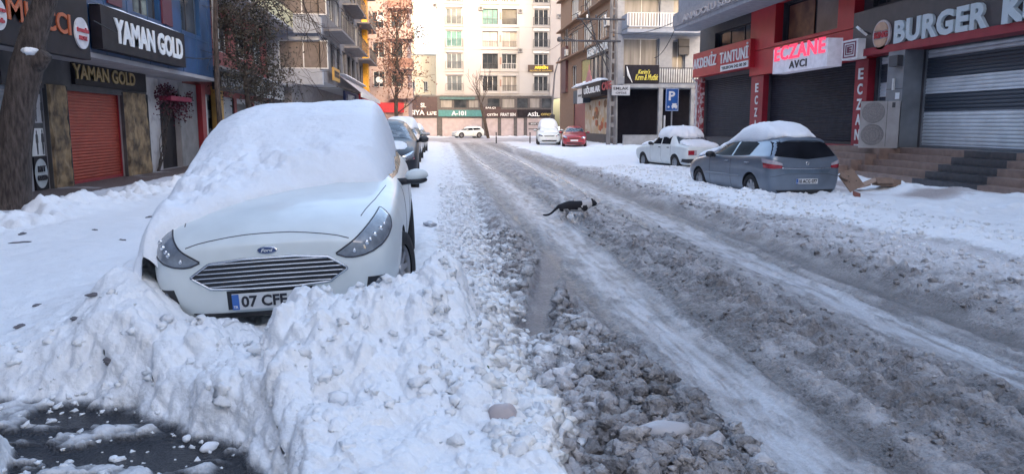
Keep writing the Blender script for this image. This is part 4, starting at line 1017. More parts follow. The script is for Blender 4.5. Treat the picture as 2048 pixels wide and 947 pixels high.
def shutter(F, root, a0, a1, z0, z1, m, n=-0.10, pitch=0.085, name='shutter', guide='frame_dark'):
    """rolled steel shutter: real corrugated slats"""
    V = []; Fc = []; z = z0; k = 0; rows = []
    while z < z1 - 1e-6:
        for (dz, dn) in ((0, -.012), (.25, .004), (.55, .008), (.85, .002), (.97, -.012)):
            if z + dz * pitch <= z1: rows.append((z + dz * pitch, n + dn))
        z += pitch
    rows.append((z1, n - .012))
    for (zz, nn) in rows: V += [F.P(a0, zz, nn), F.P(a1, zz, nn)]
    for i in range(len(rows) - 1): Fc.append((2 * i, 2 * i + 1, 2 * i + 3, 2 * i + 2))
    s = MB().add(V, Fc).build(name, m, root)
    b = MB().fbox(F, a0 - .05, a0 + .03, z0, z1, n - .03, n + .05).fbox(F, a1 - .03, a1 + .05, z0, z1, n - .03, n + .05).fbox(F, a0 + .03, a1 - .03, z0 - .02, z0 + .07, n - .02, n + .03)
    b.build('guide_rail', M[guide] if isinstance(guide, str) else guide, s); return s
def sign_box(F, name, a0, a1, z0, z1, n0, n1, m, label, cat='sign', trim=None, group=None):
    c = F.P((a0 + a1) / 2, z0, (n0 + n1) / 2); root = thing(name, c, label, cat, group)
    MB().fbox(F, a0, a1, z0, z1, n0, n1).build('panel', M[m] if isinstance(m, str) else m, root)
    if trim:
        b = MB(); t = .05
        b.fbox(F, a0 - t, a1 + t, z1, z1 + t, n0, n1 + .02).fbox(F, a0 - t, a1 + t, z0 - t, z0, n0, n1 + .02).fbox(F, a0 - t, a0, z0, z1, n0, n1 + .02).fbox(F, a1, a1 + t, z0, z1, n0, n1 + .02)
        b.build('frame', M[trim] if isinstance(trim, str) else trim, root)
    return root
def snow_strip(F, a0, a1, z, n0, n1, T, label, seed=1, root=None):
    k = max(6, int((a1 - a0) / .12)); V = []; Fc = []
    prof = [(0, 0), (.03, .55), (.14, .9), (.35, 1), (.65, 1), (.86, .9), (.97, .55), (1, 0)]
    for i in range(k + 1):
        a = a0 + (a1 - a0) * i / k; e = min(1, 4 * min(i, k - i) / k + .3)
        h = T * e * (1 + .6 * float(fbm(np.array([a * 1.3]), np.array([seed * 3.3]), 3, seed)[0]))
        for (u, q) in prof: V.append(F.P(a, z + h * q - .01, n0 + (n1 - n0) * u))
    p = len(prof)
    for i in range(k):
        for j in range(p - 1): Fc.append((i * p + j, i * p + j + 1, (i + 1) * p + j + 1, (i + 1) * p + j))
    Fc.append(tuple(range(p))); Fc.append(tuple(k * p + j for j in range(p)))
    o = MB().add(V, Fc).build('snow_ridge', M['snow'], None, smooth=True); return tag(o, label, 'snow')
def ac_unit(F, a, z, n, label, group='small air conditioners on the facades', w=.85, h=.6, d=.32, m='frame_white'):
    root = thing('air_conditioner', F.P(a, z, n + d / 2), label, 'air conditioner', group)
    MB().fbox(F, a - w / 2, a + w / 2, z, z + h, n + .05, n + d).build('casing', M[m], root)
    r, u, nn = F.basis(); c = Vector(F.P(a, z + h / 2, n + d + .004)); ring = []
    V = [c + (r * math.cos(t) + u * math.sin(t)) * h * .38 for t in np.linspace(0, 2 * math.pi, 20, endpoint=False)]
    link_mesh('fan', [tuple(v) for v in V], [tuple(range(20))], M['iron'], root)
    MB().fbox(F, a - w / 2 + .05, a - w / 2 + .1, z - .05, z, n, n + d).fbox(F, a + w / 2 - .1, a + w / 2 - .05, z - .05, z, n, n + d).build('bracket', M['iron'], root)
    return root

FL = Fr('L', -9.7)
def left_side():
    blue = pm('blue_cladding', (0.010, 0.055, 0.15), rough=.45, var=.3, scale=1.2); blued = pm('blue_trim', (0.03, 0.08, 0.16), rough=.5)
    dkw = pm('dark_render', (0.045, 0.045, 0.05), rough=.8, c2=(.10, .095, .10), scale=1.5); pale = pm('pale_render', (0.30, 0.29, 0.31), rough=.85, var=.15, scale=1.5, bump=.3)
    stone = pm('golden_stone', (0.075, 0.05, 0.032), c2=(0.32, 0.22, 0.12), rough=.8, scale=3.2, thr=(.35, .65), bump=2.2, bscale=4, det=8)
    redsh = shutter_mat('red_shutter', (0.34, 0.05, 0.028), rough=.5, metal=.05); grysh = shutter_mat('grey_shutter', (0.30, 0.32, 0.36), rough=.5, metal=.2)
    redp = pm('red_pillar', (0.28, 0.02, 0.03), rough=.6); yel = pm('ochre_pillar', (0.42, 0.24, 0.06), rough=.6); gold = pm('gold_letters', (0.30, 0.22, 0.10), rough=.4, metal=.4)
    # ---------------- blue building
    a0, a1 = -8.0, 31.2
    root = thing('blue_building', (-9.7, 12, 0), 'blue clad building with black sign overhang above an orange red shutter', 'building')
    def A(px, py, n=0): return FL.pix(px, py, n)[0]
    sh0, sh1 = A(136, 300), A(247, 300); st0 = A(95, 300); st1 = A(296, 300)
    ops = [(-3, 5, .1, 3.0), (6, A(28, 250), .15, 2.9), (A(62, 300), A(93, 300), .1, 2.9), (sh0, sh1, .1, 2.78), (A(322, 280), A(362, 280), .12, 2.55), (A(404, 260), A(424, 260), .12, 3.2), (A(440, 240), 30.9, .12, 3.2)]
    wb = wall_open(FL, a0, a1, 0, 3.45, ops, .25); shell(FL, a0, a1, 0, 3.45, -9, wb); wb.build('wall', pale, root)
    MB().fbox(FL, st0 - 1.9, st1 + .05, 2.60, 3.43, .01, .06).build('fascia_backing', dkw, root)
    uw = [(k, k + 2.2, 4.9, 6.6) for k in (-5, -1, 3, 7, 11, 15.2, 19.4, 23.4, 27.6)] + [(k, k + 2.2, 8.0, 9.7) for k in (7, 11, 15.2, 19.4, 23.4, 27.6)]
    wb = wall_open(FL, a0, a1, 3.46, 22, uw, .2, n=1.2); shell(FL, a0, a1, 3.46, 22, -9, wb, n=1.2, under=True); wb.build('upper_wall', blue, root)
    for i, (p, q, r, s) in enumerate(uw): win(FL, root, p, q, r, s, n=1.05, fm='frame_dark', v=1)
    MB().fbox(FL, a0, a1 + .02, 3.36, 3.48, -.1, 1.26).build('soffit_edge', pale, root)
    for k in (13.2, 17.4, 21.6, 25.7): MB().fbox(FL, k, k + .9, 4.85, 9.5, 1.21, 1.26).build('red_panel', pm('dark_red_panel', (.09, .012, .03), rough=.6), root)
    b = MB(); 
    for k in np.arange(a0 + 1.5, a1, 1.55): b.fbox(FL, k, k + .03, 3.5, 15.9, 1.2, 1.215)
    for z in (4.75, 6.85, 7.7): b.fbox(FL, a0, a1, z, z + .03, 1.2, 1.214)
    b.build('cladding_joint', blued, root)
    MB().tube([(-8.42, a1 + .08, .2), (-8.42, a1 + .08, 16)], .06, 8).build('downpipe', M['concrete'], root)
    shutter(FL, root, sh0, sh1, .12, 2.62, redsh, guide=redp); MB().fbox(FL, sh0 - .02, sh1 + .02, 2.60, 2.78, -.12, .03).build('shutter_housing', redp, root)
    shutter(FL, root, 6, A(28, 250), .15, 2.9, grysh); shutter(FL, root, -3, 5, .15, 3.0, grysh)
    for (p, q) in ((st0, sh0 - .02), (sh1 + .02, st1)):
        nx, nz = 14, 26; V = []; F = []
        for j in range(nz):
            for i in range(nx):
                a = p + (q - p) * i / (nx - 1); z = .11 + 2.60 * j / (nz - 1)
                e = 0 if i in (0, nx - 1) else 1
                V.append(FL.P(a, z, .03 + e * (.09 + .09 * float(fbm(np.array([a * 2.2]), np.array([z * 1.9]), 3, 88)[0]))))
        for j in range(nz - 1):
            for i in range(nx - 1): F.append((j * nx + i, j * nx + i + 1, (j + 1) * nx + i + 1, (j + 1) * nx + i))
        MB().add(V, F).build('stone_panel', stone, root)
        MB().fbox(FL, p - .02, p, .11, 2.7, 0, .1).fbox(FL, q, q + .02, .11, 2.7, 0, .1).build('stone_edge', dkw, root)
    # poster column between tree and stone
    p0, p1 = A(64, 300), A(92, 300)
    MB().fbox(FL, p0 - .25, p1, .1, 2.9, -.06, -.02).build('display_wall', dkw, root)
    po = MB().fbox(FL, p0, p1 - .08, 1.75, 2.45, -.015, .01).build('fashion_poster', pm('poster_pale', (.35, .34, .36), rough=.6), root)
    po2 = MB().fbox(FL, p0, p1 - .08, .95, 1.62, -.015, .01).build('fashion_poster', M['frame_white'], root)
    po3 = MB().fbox(FL, p0, p1 - .05, .12, .93, -.015, .03).build('round_brand_board', M['black_sign'], root)
    def figure(pr, a, z, h, m=M['plate_ink']):    # small printed silhouette, flat on its poster
        pts = [(-.05, 0), (-.02, 0), (0, .45), (.02, 0), (.05, 0), (.065, .5), (.10, .48), (.085, .8), (.03, .84), (.035, .93), (0, 1), (-.035, .93), (-.03, .84), (-.085, .8), (-.10, .48), (-.065, .5)]
        MB().prism([(a + x * h, z + y * h) for x, y in pts], FL, .0105, .016).build('printed_figure', m, pr)
    figure(po, p0 + .3, 1.78, .62); figure(po, p0 + .6, 1.78, .58); figure(po2, p0 + .25, .98, .60); figure(po2, p0 + .52, .98, .62); figure(po2, p0 + .78, .98, .56)
    ca, cz, rr = (p0 + p1) / 2 - .05, .52, .36
    MB().prism([(ca + rr * .85 * math.cos(t), cz + rr * math.sin(t)) for t in np.linspace(0, 6.283, 28, endpoint=False)], FL, .03, .036).build('brand_disc', pm('disc_pale', (.42, .45, .47)), po3)
    fletters(FL, 'MTT', ca - .17, cz + .04, .34, .15, .037, M['plate_ink'], po3); fletters(FL, 'GRAND', ca - .22, cz - .17, .44, .13, .037, M['plate_ink'], po3)
    # white wall with flowering creeper and figures, dark doorway
    d0, d1 = A(322, 280), A(362, 280)
    MB().fbox(FL, A(287, 250), d0 - .02, .12, 3.3, 0, .03).build('white_panel', pm('white_panel', (.50, .48, .48), rough=.8, c2=(.30, .27, .28), thr=(.5, .75), scale=2.5), root)
    MB().fbox(FL, d0, d1, .12, 2.55, -.22, -.18).build('door', M['black_sign'], root)
    MB().fbox(FL, d0 - .05, d1 + .1, 2.56, 2.72, 0, .45).build('canopy', pm('pink_canopy', (.30, .03, .07), rough=.7), root)
    MB().fbox(FL, d1 + .02, A(395, 250), .12, 3.3, 0, .02).build('grey_panel', M['concrete'], root)
    MB().fbox(FL, A(395, 250), A(403, 250), .12, 3.35, 0, .22).build('pillar', redp, root, ); MB().fbox(FL, A(425, 250), A(438, 250), .12, 3.35, 0, .25).build('pillar', yel, root)
    win(FL, root, A(404, 260), A(424, 260), .12, 3.2, n=-.12, fm='frame_dark'); MB().fbox(FL, A(406, 260), A(421, 260), 1.2, 2.9, -.11, -.08).build('shop_poster', M['frame_white'], root)
    shutter(FL, root, A(441, 240), 30.85, .15, 3.15, shutter_mat('banded_shutter', (.36, .38, .42), bands=[(1.55, 2.0), (2.35, 2.75)], c2=(.04, .05, .07)))
    # flowering creeper (one plant) over the doorway
    tr = thing('creeper', (-9.5, (A(290, 200) + d1) / 2, .12), 'magenta flowering creeper hanging over the dark doorway', 'plant')
    b = MB(); g = np.random.default_rng(3); pa = A(300, 200)
    for k in range(9):
        q = pa + g.uniform(-.1, .3); P = [FL.P(q, .12, .1)]
        for s in range(1, 9): P.append(FL.P(q + .22 * s * g.uniform(.1, 1) + (d1 - pa) * .04 * s * g.random(), .12 + 2.9 * s / 8, .1 + .15 * g.random()))
        b.tube(P, .012, 5)
    b.build('stem', M['bark'], tr)
    fo = MB(); leafm = pm('magenta_bracts', (.07, .015, .03), c2=(.13, .025, .045), scale=8, rough=.7)
    for k in range(700):
        t = g.random(); c = Vector(FL.P(pa + (d1 - pa + .5) * t + g.normal() * .12, 2.92 - .35 * g.random() - .8 * g.random() ** 3 + .25 * math.sin(t * 7), .12 + .3 * g.random()))
        u = Vector(g.normal(size=3)).normalized() * .045; v = u.cross(Vector(g.normal(size=3))).normalized() * .04
        fo.quad(c - u, c - v, c + u, c + v)
    fo.build('foliage', leafm, tr)
    # ---------------- signs on it
    s = sign_box(FL, 'shop_sign', 20.45, 26.9, 3.58, 4.66, 1.24, 1.50, 'black_sign', 'long black sign with white letters YAMAN GOLD on the blue overhang')
    fletters(FL, 'YAMAN GOLD', *(lambda q, r: (q[0], 3.80, r[0] - q[0], .64))(FL.pix(228, 60, 1.5), FL.pix(364, 100, 1.5)), 1.502, M['letter_white'], s, bold=.035)
    s = sign_box(FL, 'shop_sign', A(137, 150), A(281, 150), 2.78, 3.36, .06, .16, 'black_sign', 'small black fascia with dull gold letters over the orange red shutter')
    fletters(FL, 'YAMAN GOLD', A(144, 140, .16), 2.92, A(268, 150, .16) - A(144, 140, .16), .40, .162, gold, s, bold=.03)
    s = sign_box(FL, 'shop_sign', 12.0, 19.85, 3.25, 5.3, 1.24, 1.44, 'black_sign', 'black sign with orange block letters partly behind the near tree')
    org = pm('orange_letters', (.42, .09, .03), rough=.5)
    m0 = FL.pix(15, 50, 1.44)[0]; m1 = FL.pix(45, 50, 1.44)[0]; c0 = FL.pix(88, 60, 1.44)[0]; c1 = FL.pix(140, 60, 1.44)[0]
    fletters(FL, 'M', m0, 3.74, m1 - m0, .44, 1.442, org, s, bold=.01); fletters(FL, 'U', m1 + .12, 3.74, (m1 - m0) * .9, .44, 1.442, org, s, bold=.01); fletters(FL, 'CCI', c0, 3.72, c1 - c0, .46, 1.442, org, s, bold=.015)
    for (px, py, r0, tx, lab) in ((163, 67, .36, ('turmalin', 'HOME'), ''), (-6, 28, .30, ('jeans', 'club'), '')):
        ca, cz = FL.pix(px, py, 1.46)
        dsc = MB().prism([(ca + r0 * math.cos(t), cz + r0 * math.sin(t)) for t in np.linspace(0, 6.283, 32, endpoint=False)], FL, 1.442, 1.48).build('round_logo', pm('logo_white', (.62, .60, .62)), s)
        fletters(FL, tx[0], ca - r0 * .8, cz + .02, r0 * 1.6, .12, 1.482, pm('logo_red', (.45, .06, .08)), dsc); fletters(FL, tx[1], ca - r0 * .55, cz - .16, r0 * 1.1, .10, 1.482, MATS['logo_red'], dsc)
    snow_strip(FL, 20.4, 26.95, 4.66, 1.24, 1.5, .05, 'thin line of snow on top of the white lettered YAMAN GOLD sign', 4)
    snow_strip(FL, 12.2, 19.8, 5.3, 1.24, 1.44, .05, 'thin line of snow on top of the orange lettered black sign', 5)
    # ---------------- cream building with yellow balcony band
    F2 = FL; crm = pm('cream_render', (.30, .29, .30), rough=.85, var=.12, bump=.2); yb = pm('yellow_balcony', (.46, .42, .26), rough=.8); redb = pm('dull_red_wall', (.20, .05, .05), rough=.8)
    root = thing('cream_building', (-9.7, 39, 0), 'grey building with pale yellow balcony band behind the dark evergreen', 'building')
    ops = [(32 + k * 3.7, 35.2 + k * 3.7, .15, 3.0) for k in range(4)] + [(32.5 + k * 3.6, 34.6 + k * 3.6, z, z + 1.6) for k in range(4) for z in (5.0, 8.6, 11.6)]
    wb = wall_open(F2, 31.3, 46.9, 0, 20, ops); shell(F2, 31.3, 46.9, 0, 20, -9, wb); wb.build('wall', redb, root)
    for i, o in enumerate(ops):
        if i < 4: shutter(F2, root, *o, grysh if i % 2 else MATS['banded_shutter'])
        else: win(F2, root, *o, n=-.1, gm='glass' if i % 3 else 'glass_curtain')
    for z in (7.1, 10.1):
        MB().fbox(F2, 31.4, 46.8, z, z + .12, .02, 1.62).build('balcony_slab', crm, root); MB().fbox(F2, 31.4, 46.8, z + .125, z + 1.0, 1.5, 1.6).build('balcony_front', yb, root)
    MB().fbox(F2, 31.5, 46.7, 3.9, 4.0, .02, 1.4).build('shop_canopy', M['concrete'], root)
    s = sign_box(F2, 'shop_sign', 32, 39, 3.1, 3.85, .9, 1.0, 'black_sign', 'dark sign band with faded pale lettering beyond the blue building'); fletters(F2, 'KUYUMCU', 33, 3.25, 4.5, .42, 1.002, M['concrete'], s)
    s = sign_box(F2, 'shop_sign', 39.4, 46.3, 3.1, 3.85, .9, 1.0, 'concrete', 'grey sign band with dark lettering under the canopy beyond the evergreen'); fletters(F2, 'OPTIK', 41, 3.25, 3.2, .42, 1.002, M['plate_ink'], s)
    # ---------------- grey building whose upper floors reach out over the pavement
    root = thing('grey_building', (-8, 60, 0), 'grey apartment house whose upper storeys and glazed bay jut out over the shops', 'building')
    g1 = pm('grey_render', (.17, .165, .18), rough=.85, var=.2, bump=.2); gw = pm('bay_white', (.30, .32, .37), rough=.7, var=.1); brw = pm('brown_blind', (.16, .13, .12), rough=.7)
    UF = Fr('L', -6.7); LF = Fr('L', -8.4)
    ops = [(48 + k * 4.0, 51.2 + k * 4.0, .15, 3.2) for k in range(8)]
    wb = wall_open(LF, 47, 80, 0, 4.3, ops); shell(LF, 47, 80, 0, 4.3, -9, wb); wb.build('ground_floor_wall', g1, root)
    for i, o in enumerate(ops): shutter(LF, root, *o, grysh)
    ops = [(48.5 + k * 3.3, 50.7 + k * 3.3, z, z + 1.7) for k in range(9) for z in (5.4, 8.5, 11.6, 14.7)]
    wb = wall_open(UF, 47, 80, 4.32, 18, ops, .2); wb.build('wall', g1, root)
    for i, o in enumerate(ops): win(UF, root, *o, n=-.12, gm='glass' if i % 3 else 'glass_curtain', fm='frame_white' if i % 2 else 'frame_dark')
    # its gable end towards the viewer: white bay with a wide window
    FF = Fr('F', 47.0); e0, e1 = FF.pix(556, 110)[0], FF.pix(655, 110)[0]; zt = FF.pix(600, 80)[1]; zb = FF.pix(600, 137)[1]
    ops = [(e0, e1, zb, zt), (e0, e1, zb + 3.1, zt + 3.1), (e0, e1, zb + 6.2, zt + 6.2)]
    wb = wall_open(FF, -15.5, -6.7, 4.32, 18, ops, .3); wb.quad((-15.5, 47, 4.32), (-6.7, 47, 4.32), (-6.7, 80, 4.32), (-15.5, 80, 4.32)).quad((-15.5, 80, 4.32), (-6.7, 80, 4.32), (-6.7, 80, 18), (-15.5, 80, 18)).quad((-15.5, 47, 18), (-6.7, 47, 18), (-6.7, 80, 18), (-15.5, 80, 18))
    wb.build('bay_wall', gw, root)
    for o in ops: win(FF, root, *o, n=-.2, fm='frame_white', gm=brw, v=1)
    MB().fbox(FF, e0 - .4, -6.5, zb - .95, zb - .15, .02, .55).build('balcony_front', gw, root); MB().fbox(FF, e0 - .4, -6.5, zb + 2.0, zb + 2.9, .02, .4).build('balcony_front', gw, root)
    for z in (7.4, 10.5, 13.6):
        for k in range(3): MB().fbox(UF, 49 + k * 10.5, 57 + k * 10.5, z, z + .12, .01, 1.1).build('balcony_slab', g1, root); rail(UF, root, 49 + k * 10.5, 57 + k * 10.5, z + .12, z + 1.1, 1.1, step=.3)
    MB().fbox(UF, 74.5, 76.0, 4.4, 18.2, .02, .5).build('sunlit_strip', pm('sunlit_gold', (.85, .42, .05), rough=.4, metal=.3), root)  # sunlight on a narrow wall edge, put into a saturated gold colour
    # awning sloping down to the street
    aw = thing('awning', (-6, 62, 3.6), 'long pale awning sloping out above the shops on the left', 'awning')
    b = MB(); b.quad((-6.65, 54, 5.2), (-6.65, 72, 5.2), (-5.0, 72, 3.9), (-5.0, 54, 3.9)).quad((-6.65, 54, 5.17), (-6.65, 72, 5.17), (-5.0, 72, 3.87), (-5.0, 54, 3.87)); b.build('cloth', pm('awning_cloth', (.5, .47, .5), rough=.8), aw)
    MB().box(-5.03, -4.96, 54, 72, 3.6, 3.9).build('valance', M['frame_white'], aw); MB().tube([(-6.65, 54.1, 4.3), (-5.0, 54.1, 3.86)], .03, 6).tube([(-6.65, 71.9, 4.3), (-5.0, 71.9, 3.86)], .03, 6).build('arm', M['iron'], aw)
    snow_strip(Fr('L', -6.7), 54, 72, 5.15, .05, .6, .12, 'snow lying along the top of the long pale awning', 6)
    s = sign_box(UF, 'shop_sign', 58, 66, 3.3, 4.2, .02, .2, pm('navy_sign', (.02, .03, .10)), 'navy shop sign below the long pale awning'); fletters(UF, 'MARKET', 59.5, 3.5, 4.6, .5, .202, M['letter_white'], s)
    s = sign_box(UF, 'hanging_sign', 50, 53, 4.5, 5.3, .3, .42, yel, 'ochre sign box on the grey house beside the white bay'); fletters(UF, 'BERBER', 50.3, 4.72, 2.3, .4, .422, M['plate_ink'], s)
    s = sign_box(UF, 'shop_sign', 69, 79.5, 3.4, 4.4, .10, .4, pm('bright_red_sign', (.50, .02, .04), rough=.5), 'bright red sign band at the far end of the left row'); 
    # ---------------- pink apartment at the far left corner
    pk = pm('pink_render', (.42, .32, .30), rough=.85, var=.12); brk = pm('brown_render', (.30, .17, .14), rough=.85, var=.15); F4 = Fr('F', 82.0); R4 = Fr('L', -2.75)
    root = thing('pink_apartment', (-6, 86, 0), 'pinkish sunlit apartment block with stacked balconies behind the brown leaved tree', 'building')
    ops = [(-6.3 + k * 1.9, -5.1 + k * 1.9, z, z + 1.6) for k in range(2) for z in (5.6, 8.6, 11.6, 14.6, 17.6)] + [(-6.4, -3.4, .2, 2.9)]
    wb = wall_open(F4, -8.6, -2.75, 0, 22, ops); shell(F4, -8.6, -2.75, 0, 22, -15, wb); wb.build('wall', pk, root)
    for i, o in enumerate(ops[:-1]): win(F4, root, *o, n=-.12, v=1)
    shutter(F4, root, *ops[-1], shutter_mat('pink_shutter', (.34, .25, .25)))
    for z in (4.4, 7.4, 10.4, 13.4, 16.4, 19.4):
        b = MB().box(-4.6, -2.2, 80.8, 84.5, z, z + .14); b.build('balcony_slab', pk, root)
        MB().box(-4.6, -2.2, 80.78, 80.9, z + .14, z + 1.05).box(-2.3, -2.19, 80.9, 84.5, z + .14, z + 1.05).build('balcony_front', brk if int(z) % 2 else pk, root)
        MB().box(-2.95, -2.7, 82.2, 97, z - .05, z + .12).build('floor_band', brk, root)
    MB().fbox(F4, -4.62, -4.50, 4.4, 22, .02, .5).build('pilaster', brk, root)
    for j, (z, a) in enumerate(((6.2, -5.6), (12.3, -5.4), (18.2, -2.7))):
        dsh = MB(); c = Vector((a, 80.6, z)); nn = Vector((.35, -1, .5)).normalized(); r = nn.cross(Z1).normalized(); u = r.cross(nn)
        P = [[c + (r * math.cos(t) + u * math.sin(t)) * q + nn * (q * q * .5) for t in np.linspace(0, 6.283, 18, endpoint=False)] for q in (.01, .2, .38)]
        V = [v for p in P for v in p]; Fc = [(i * 18 + k, i * 18 + (k + 1) % 18, (i + 1) * 18 + (k + 1) % 18, (i + 1) * 18 + k) for i in range(2) for k in range(18)]
        o = thing('satellite_dish', tuple(c), ['lowest', 'middle', 'highest'][j] + ' white satellite dish on the pinkish apartment block', 'dish', 'satellite dishes on the pinkish apartment')
        dsh.add(V, Fc).build('bowl', M['frame_white'], o); MB().tube([c + nn * .05, c + nn * .4 + u * -.1], .015, 5).tube([c, c + Vector((0, .8, -.2))], .025, 5).build('arm', M['iron'], o)
    s = sign_box(F4, 'shop_sign', -7.0, -3.2, 3.0, 4.0, .05, .3, 'bright_red_sign' and MATS['bright_red_sign'], 'red shop sign under the pinkish apartment block')
    # pale yellow low house behind, seen in the gap
    F5 = Fr('F', 118.0); ylw = pm('pale_yellow_render', (.52, .47, .36), rough=.9, var=.06)
    root = thing('yellow_house', (-1, 121, 0), 'pale yellow low house in the gap left of the tall block', 'building')
    ops = [(-1.6, -1.0, 6.6, 8.2), (.3, 1.0, 6.6, 8.2), (-3.6, -2.9, 6.6, 8.2)]
    wb = wall_open(F5, -7, 6, 0, 12.0, ops); shell(F5, -7, 6, 0, 12.0, -10, wb); wb.build('wall', ylw, root)
    for o in ops: win(F5, root, *o)
    MB().fbox(F5, -7.1, 6.1, 12.0, 12.2, -10, .1).build('roof', M['concrete'], root)
    MB().box(-3.4, -2.9, 120, 120.6, 12.2, 20).build('chimney', ylw, root)

def far_building():
    F = Fr('F', 104.0); wh = pm('white_render', (.40, .395, .405), rough=.85, var=.04, scale=.6); pkp = pm('peach_render', (.39, .365, .365), rough=.85, var=.04, scale=.6)
    x0, x1 = F.pix(872, 100)[0], F.pix(1121, 100)[0]
    root = thing('tall_apartment', ((x0 + x1) / 2, 104, 0), 'tall white apartment block closing the end of the street', 'building')
    cols = [(893, 924, 'rail'), (965, 996, 'box'), (1004, 1034, 'box'), (1068, 1096, 'rail')]
    st = 2.89; zr0 = F.pix(980, 182)[1]          # sill of the lowest row
    ops = []; meta = []
    for c, (p, q, kind) in enumerate(cols):
        a, b_ = F.pix(p, 120)[0], F.pix(q, 120)[0]
        for r in range(9):
            if c == 3 and r == 1: continue
            z0 = zr0 + st * r; 
            ops.append((a, b_, z0, z0 + (2.0 if kind == 'rail' else 2.0))); meta.append((c, r, kind))
    z0 = zr0 + st; a, b_ = F.pix(1068, 120)[0], F.pix(1096, 120)[0]; ops.append((a, b_, z0 + .55, z0 + 2.0)); meta.append((3, 1, 'sign'))
    wb = wall_open(F, x0, x1, 5.3, 34, ops, .5); shell(F, x0, x1, 5.3, 34, -16, wb); wb.build('wall', wh, root)
    g = np.random.default_rng(5); teal = pm('teal_glass', (.05, .17, .17), rough=.3, c2=(.14, .28, .28), scale=2, spec=.1)
    for o, (c, r, kind) in zip(ops, meta):
        if kind == 'box':
            gm = 'glass_curtain' if g.random() < .15 else 'glass'; 
            if (c, r) == (1, 3): gm = teal
            win(F, root, *o, n=-.35, v=2 if r == 0 else int(g.integers(1, 3)), fm='frame_dark' if g.random() < .5 else 'frame_white', gm=gm)
            rail(F, root, o[0], o[1], o[2], o[2] + .75, -.06, step=.22, m='frame_white' if g.random() < .4 else 'iron', rw=.016)
        else:
            win(F, root, *o, n=-.2, v=2, fm='frame_white', gm='glass' if c == 3 else teal if r % 4 == 2 else pm('pale_pane', (.07, .09, .11), rough=.3, c2=(.15, .18, .20), scale=1.5, spec=.1))
            if kind == 'rail': rail(F, root, o[0] - .12, o[1] + .12, o[2] - .05, o[2] + .95, .28, step=.2, ret=.02, rw=.016)
            MB().fbox(F, o[0] - .12, o[1] + .12, o[3] + .10, o[3] + .38, .01, .22).build('shutter_box', M['frame_white'] if c else pkp, root)
    # raised pilasters, string courses and parapets
    for (p, q, m) in ((872, 889, pkp), (927, 960, pkp), (998.5, 1001.5, pkp), (1038, 1063, wh), (1100, 1121, pkp)):
        a, b_ = F.pix(p, 120)[0], F.pix(q, 120)[0]; MB().fbox(F, a, b_, 5.3, 34, .005, .14).build('pilaster', m, root)
    b = MB()
    for r in range(9): b.fbox(F, x0 - .02, x1 + .02, zr0 + st * r - .36, zr0 + st * r - .30, .004, .17)
    b.build('string_course', pkp, root)
    for r in range(9):
        for (p) in (1001,):
            a = F.pix(p, 120)[0]; MB().fbox(F, a - .10, a + .10, zr0 + st * r + .6, zr0 + st * r + 1.5, .15, .22).build('ornament', pm('ornament_brown', (.30, .18, .15)), root)
    MB().fbox(F, x0 - .2, x1 + .2, 34, 34.5, -16.1, .2).build('roof', M['concrete'], root)
    k = 0
    for (px, r, lab) in ((962, 0.55, 'low by the second window column'), (962, 3.6, 'high by the second window column'), (1040, 3.5, 'high by the third window column'), (1040, 1.75, 'low by the third window column'), (1119, 3.3, 'at the right edge'), (871, 3.7, 'at the left edge')):
        a = F.pix(px, 120)[0]; ac_unit(F, a, zr0 + st * r, .15, 'small grey outdoor unit on the tall white block, ' + lab, 'outdoor units on the tall white block', w=.6, h=.5, d=.3, m='concrete')
    # row of shops at its foot
    root = thing('shop_row', (6, 103, 0), 'row of shuttered shops at the foot of the tall white block', 'building')
    G = Fr('F', 101.5); s0, s1 = G.pix(818, 230)[0], G.pix(1105, 230)[0]; drk = pm('dark_stone', (.05, .05, .06), rough=.5, c2=(.10, .09, .10))
    def ax(p): return G.pix(p, 240)[0]
    bays = [(824, 874), (884, 964), (972, 996), (1002, 1028), (1034, 1048), (1054, 1103)]
    zt = G.pix(900, 236)[1]
    ops = [(ax(p), ax(q), .15, zt) for p, q in bays]
    mez = [(ax(881), ax(905), 3.9, 5.0), (ax(908), ax(934), 3.9, 5.0), (ax(937), ax(958), 3.9, 5.0), (ax(975), ax(1000), 3.9, 5.15), (ax(1004), ax(1030), 3.9, 5.15), (ax(1034), ax(1056), 3.9, 5.2), (ax(1059), ax(1080), 3.9, 5.2), (ax(1083), ax(1103), 3.9, 5.2)]
    wb = wall_open(G, s0, s1, 0, 5.45, ops + mez, .2); shell(G, s0, s1, 0, 5.45, -4, wb); wb.build('wall', drk, root)
    psh = shutter_mat('pale_shutter', (.44, .38, .40), rough=.6, metal=.1)
    for o in ops: shutter(G, root, *o, psh, pitch=.14)
    for i, o in enumerate(mez): win(G, root, *o, n=-.1, fm='frame_dark', v=0, gm='glass' if i % 2 else 'glass_curtain')
    MB().fbox(G, s0 - .1, s1 + .1, 5.45, 5.58, -4, .15).build('roof', M['concrete'], root)
    def sg(p, q, y0, y1, m, lab, texts, n=.22):
        a, b_ = ax(p), ax(q); z1 = G.pix(p, y0, n)[1]; z0 = G.pix(p, y1, n)[1]
        s = sign_box(G, 'shop_sign', a, b_, z0, z1, .02, n, m, lab)
        for (t, tp, tq, ty0, ty1, mm) in texts:
            za, zb_ = G.pix(tp, ty1, n)[1], G.pix(tp, ty0, n)[1]; aa, ab = G.pix(tp, ty0, n)[0], G.pix(tq, ty0, n)[0]
            fletters(G, t, aa, za, ab - aa, zb_ - za, n + .004, mm, s, bold=.03)
        return s
    W = M['letter_white']; bur = pm('burgundy_sign', (.045, .02, .03), rough=.5)
    sg(820, 875, 194, 232, bur, 'burgundy sign reading SIYA LIFE at the far left of the shop row', [('SL', 841, 852, 206, 215, W), ('SIYA', 821, 849, 220, 230, W), ('LIFE', 854, 873, 223, 230, W)])
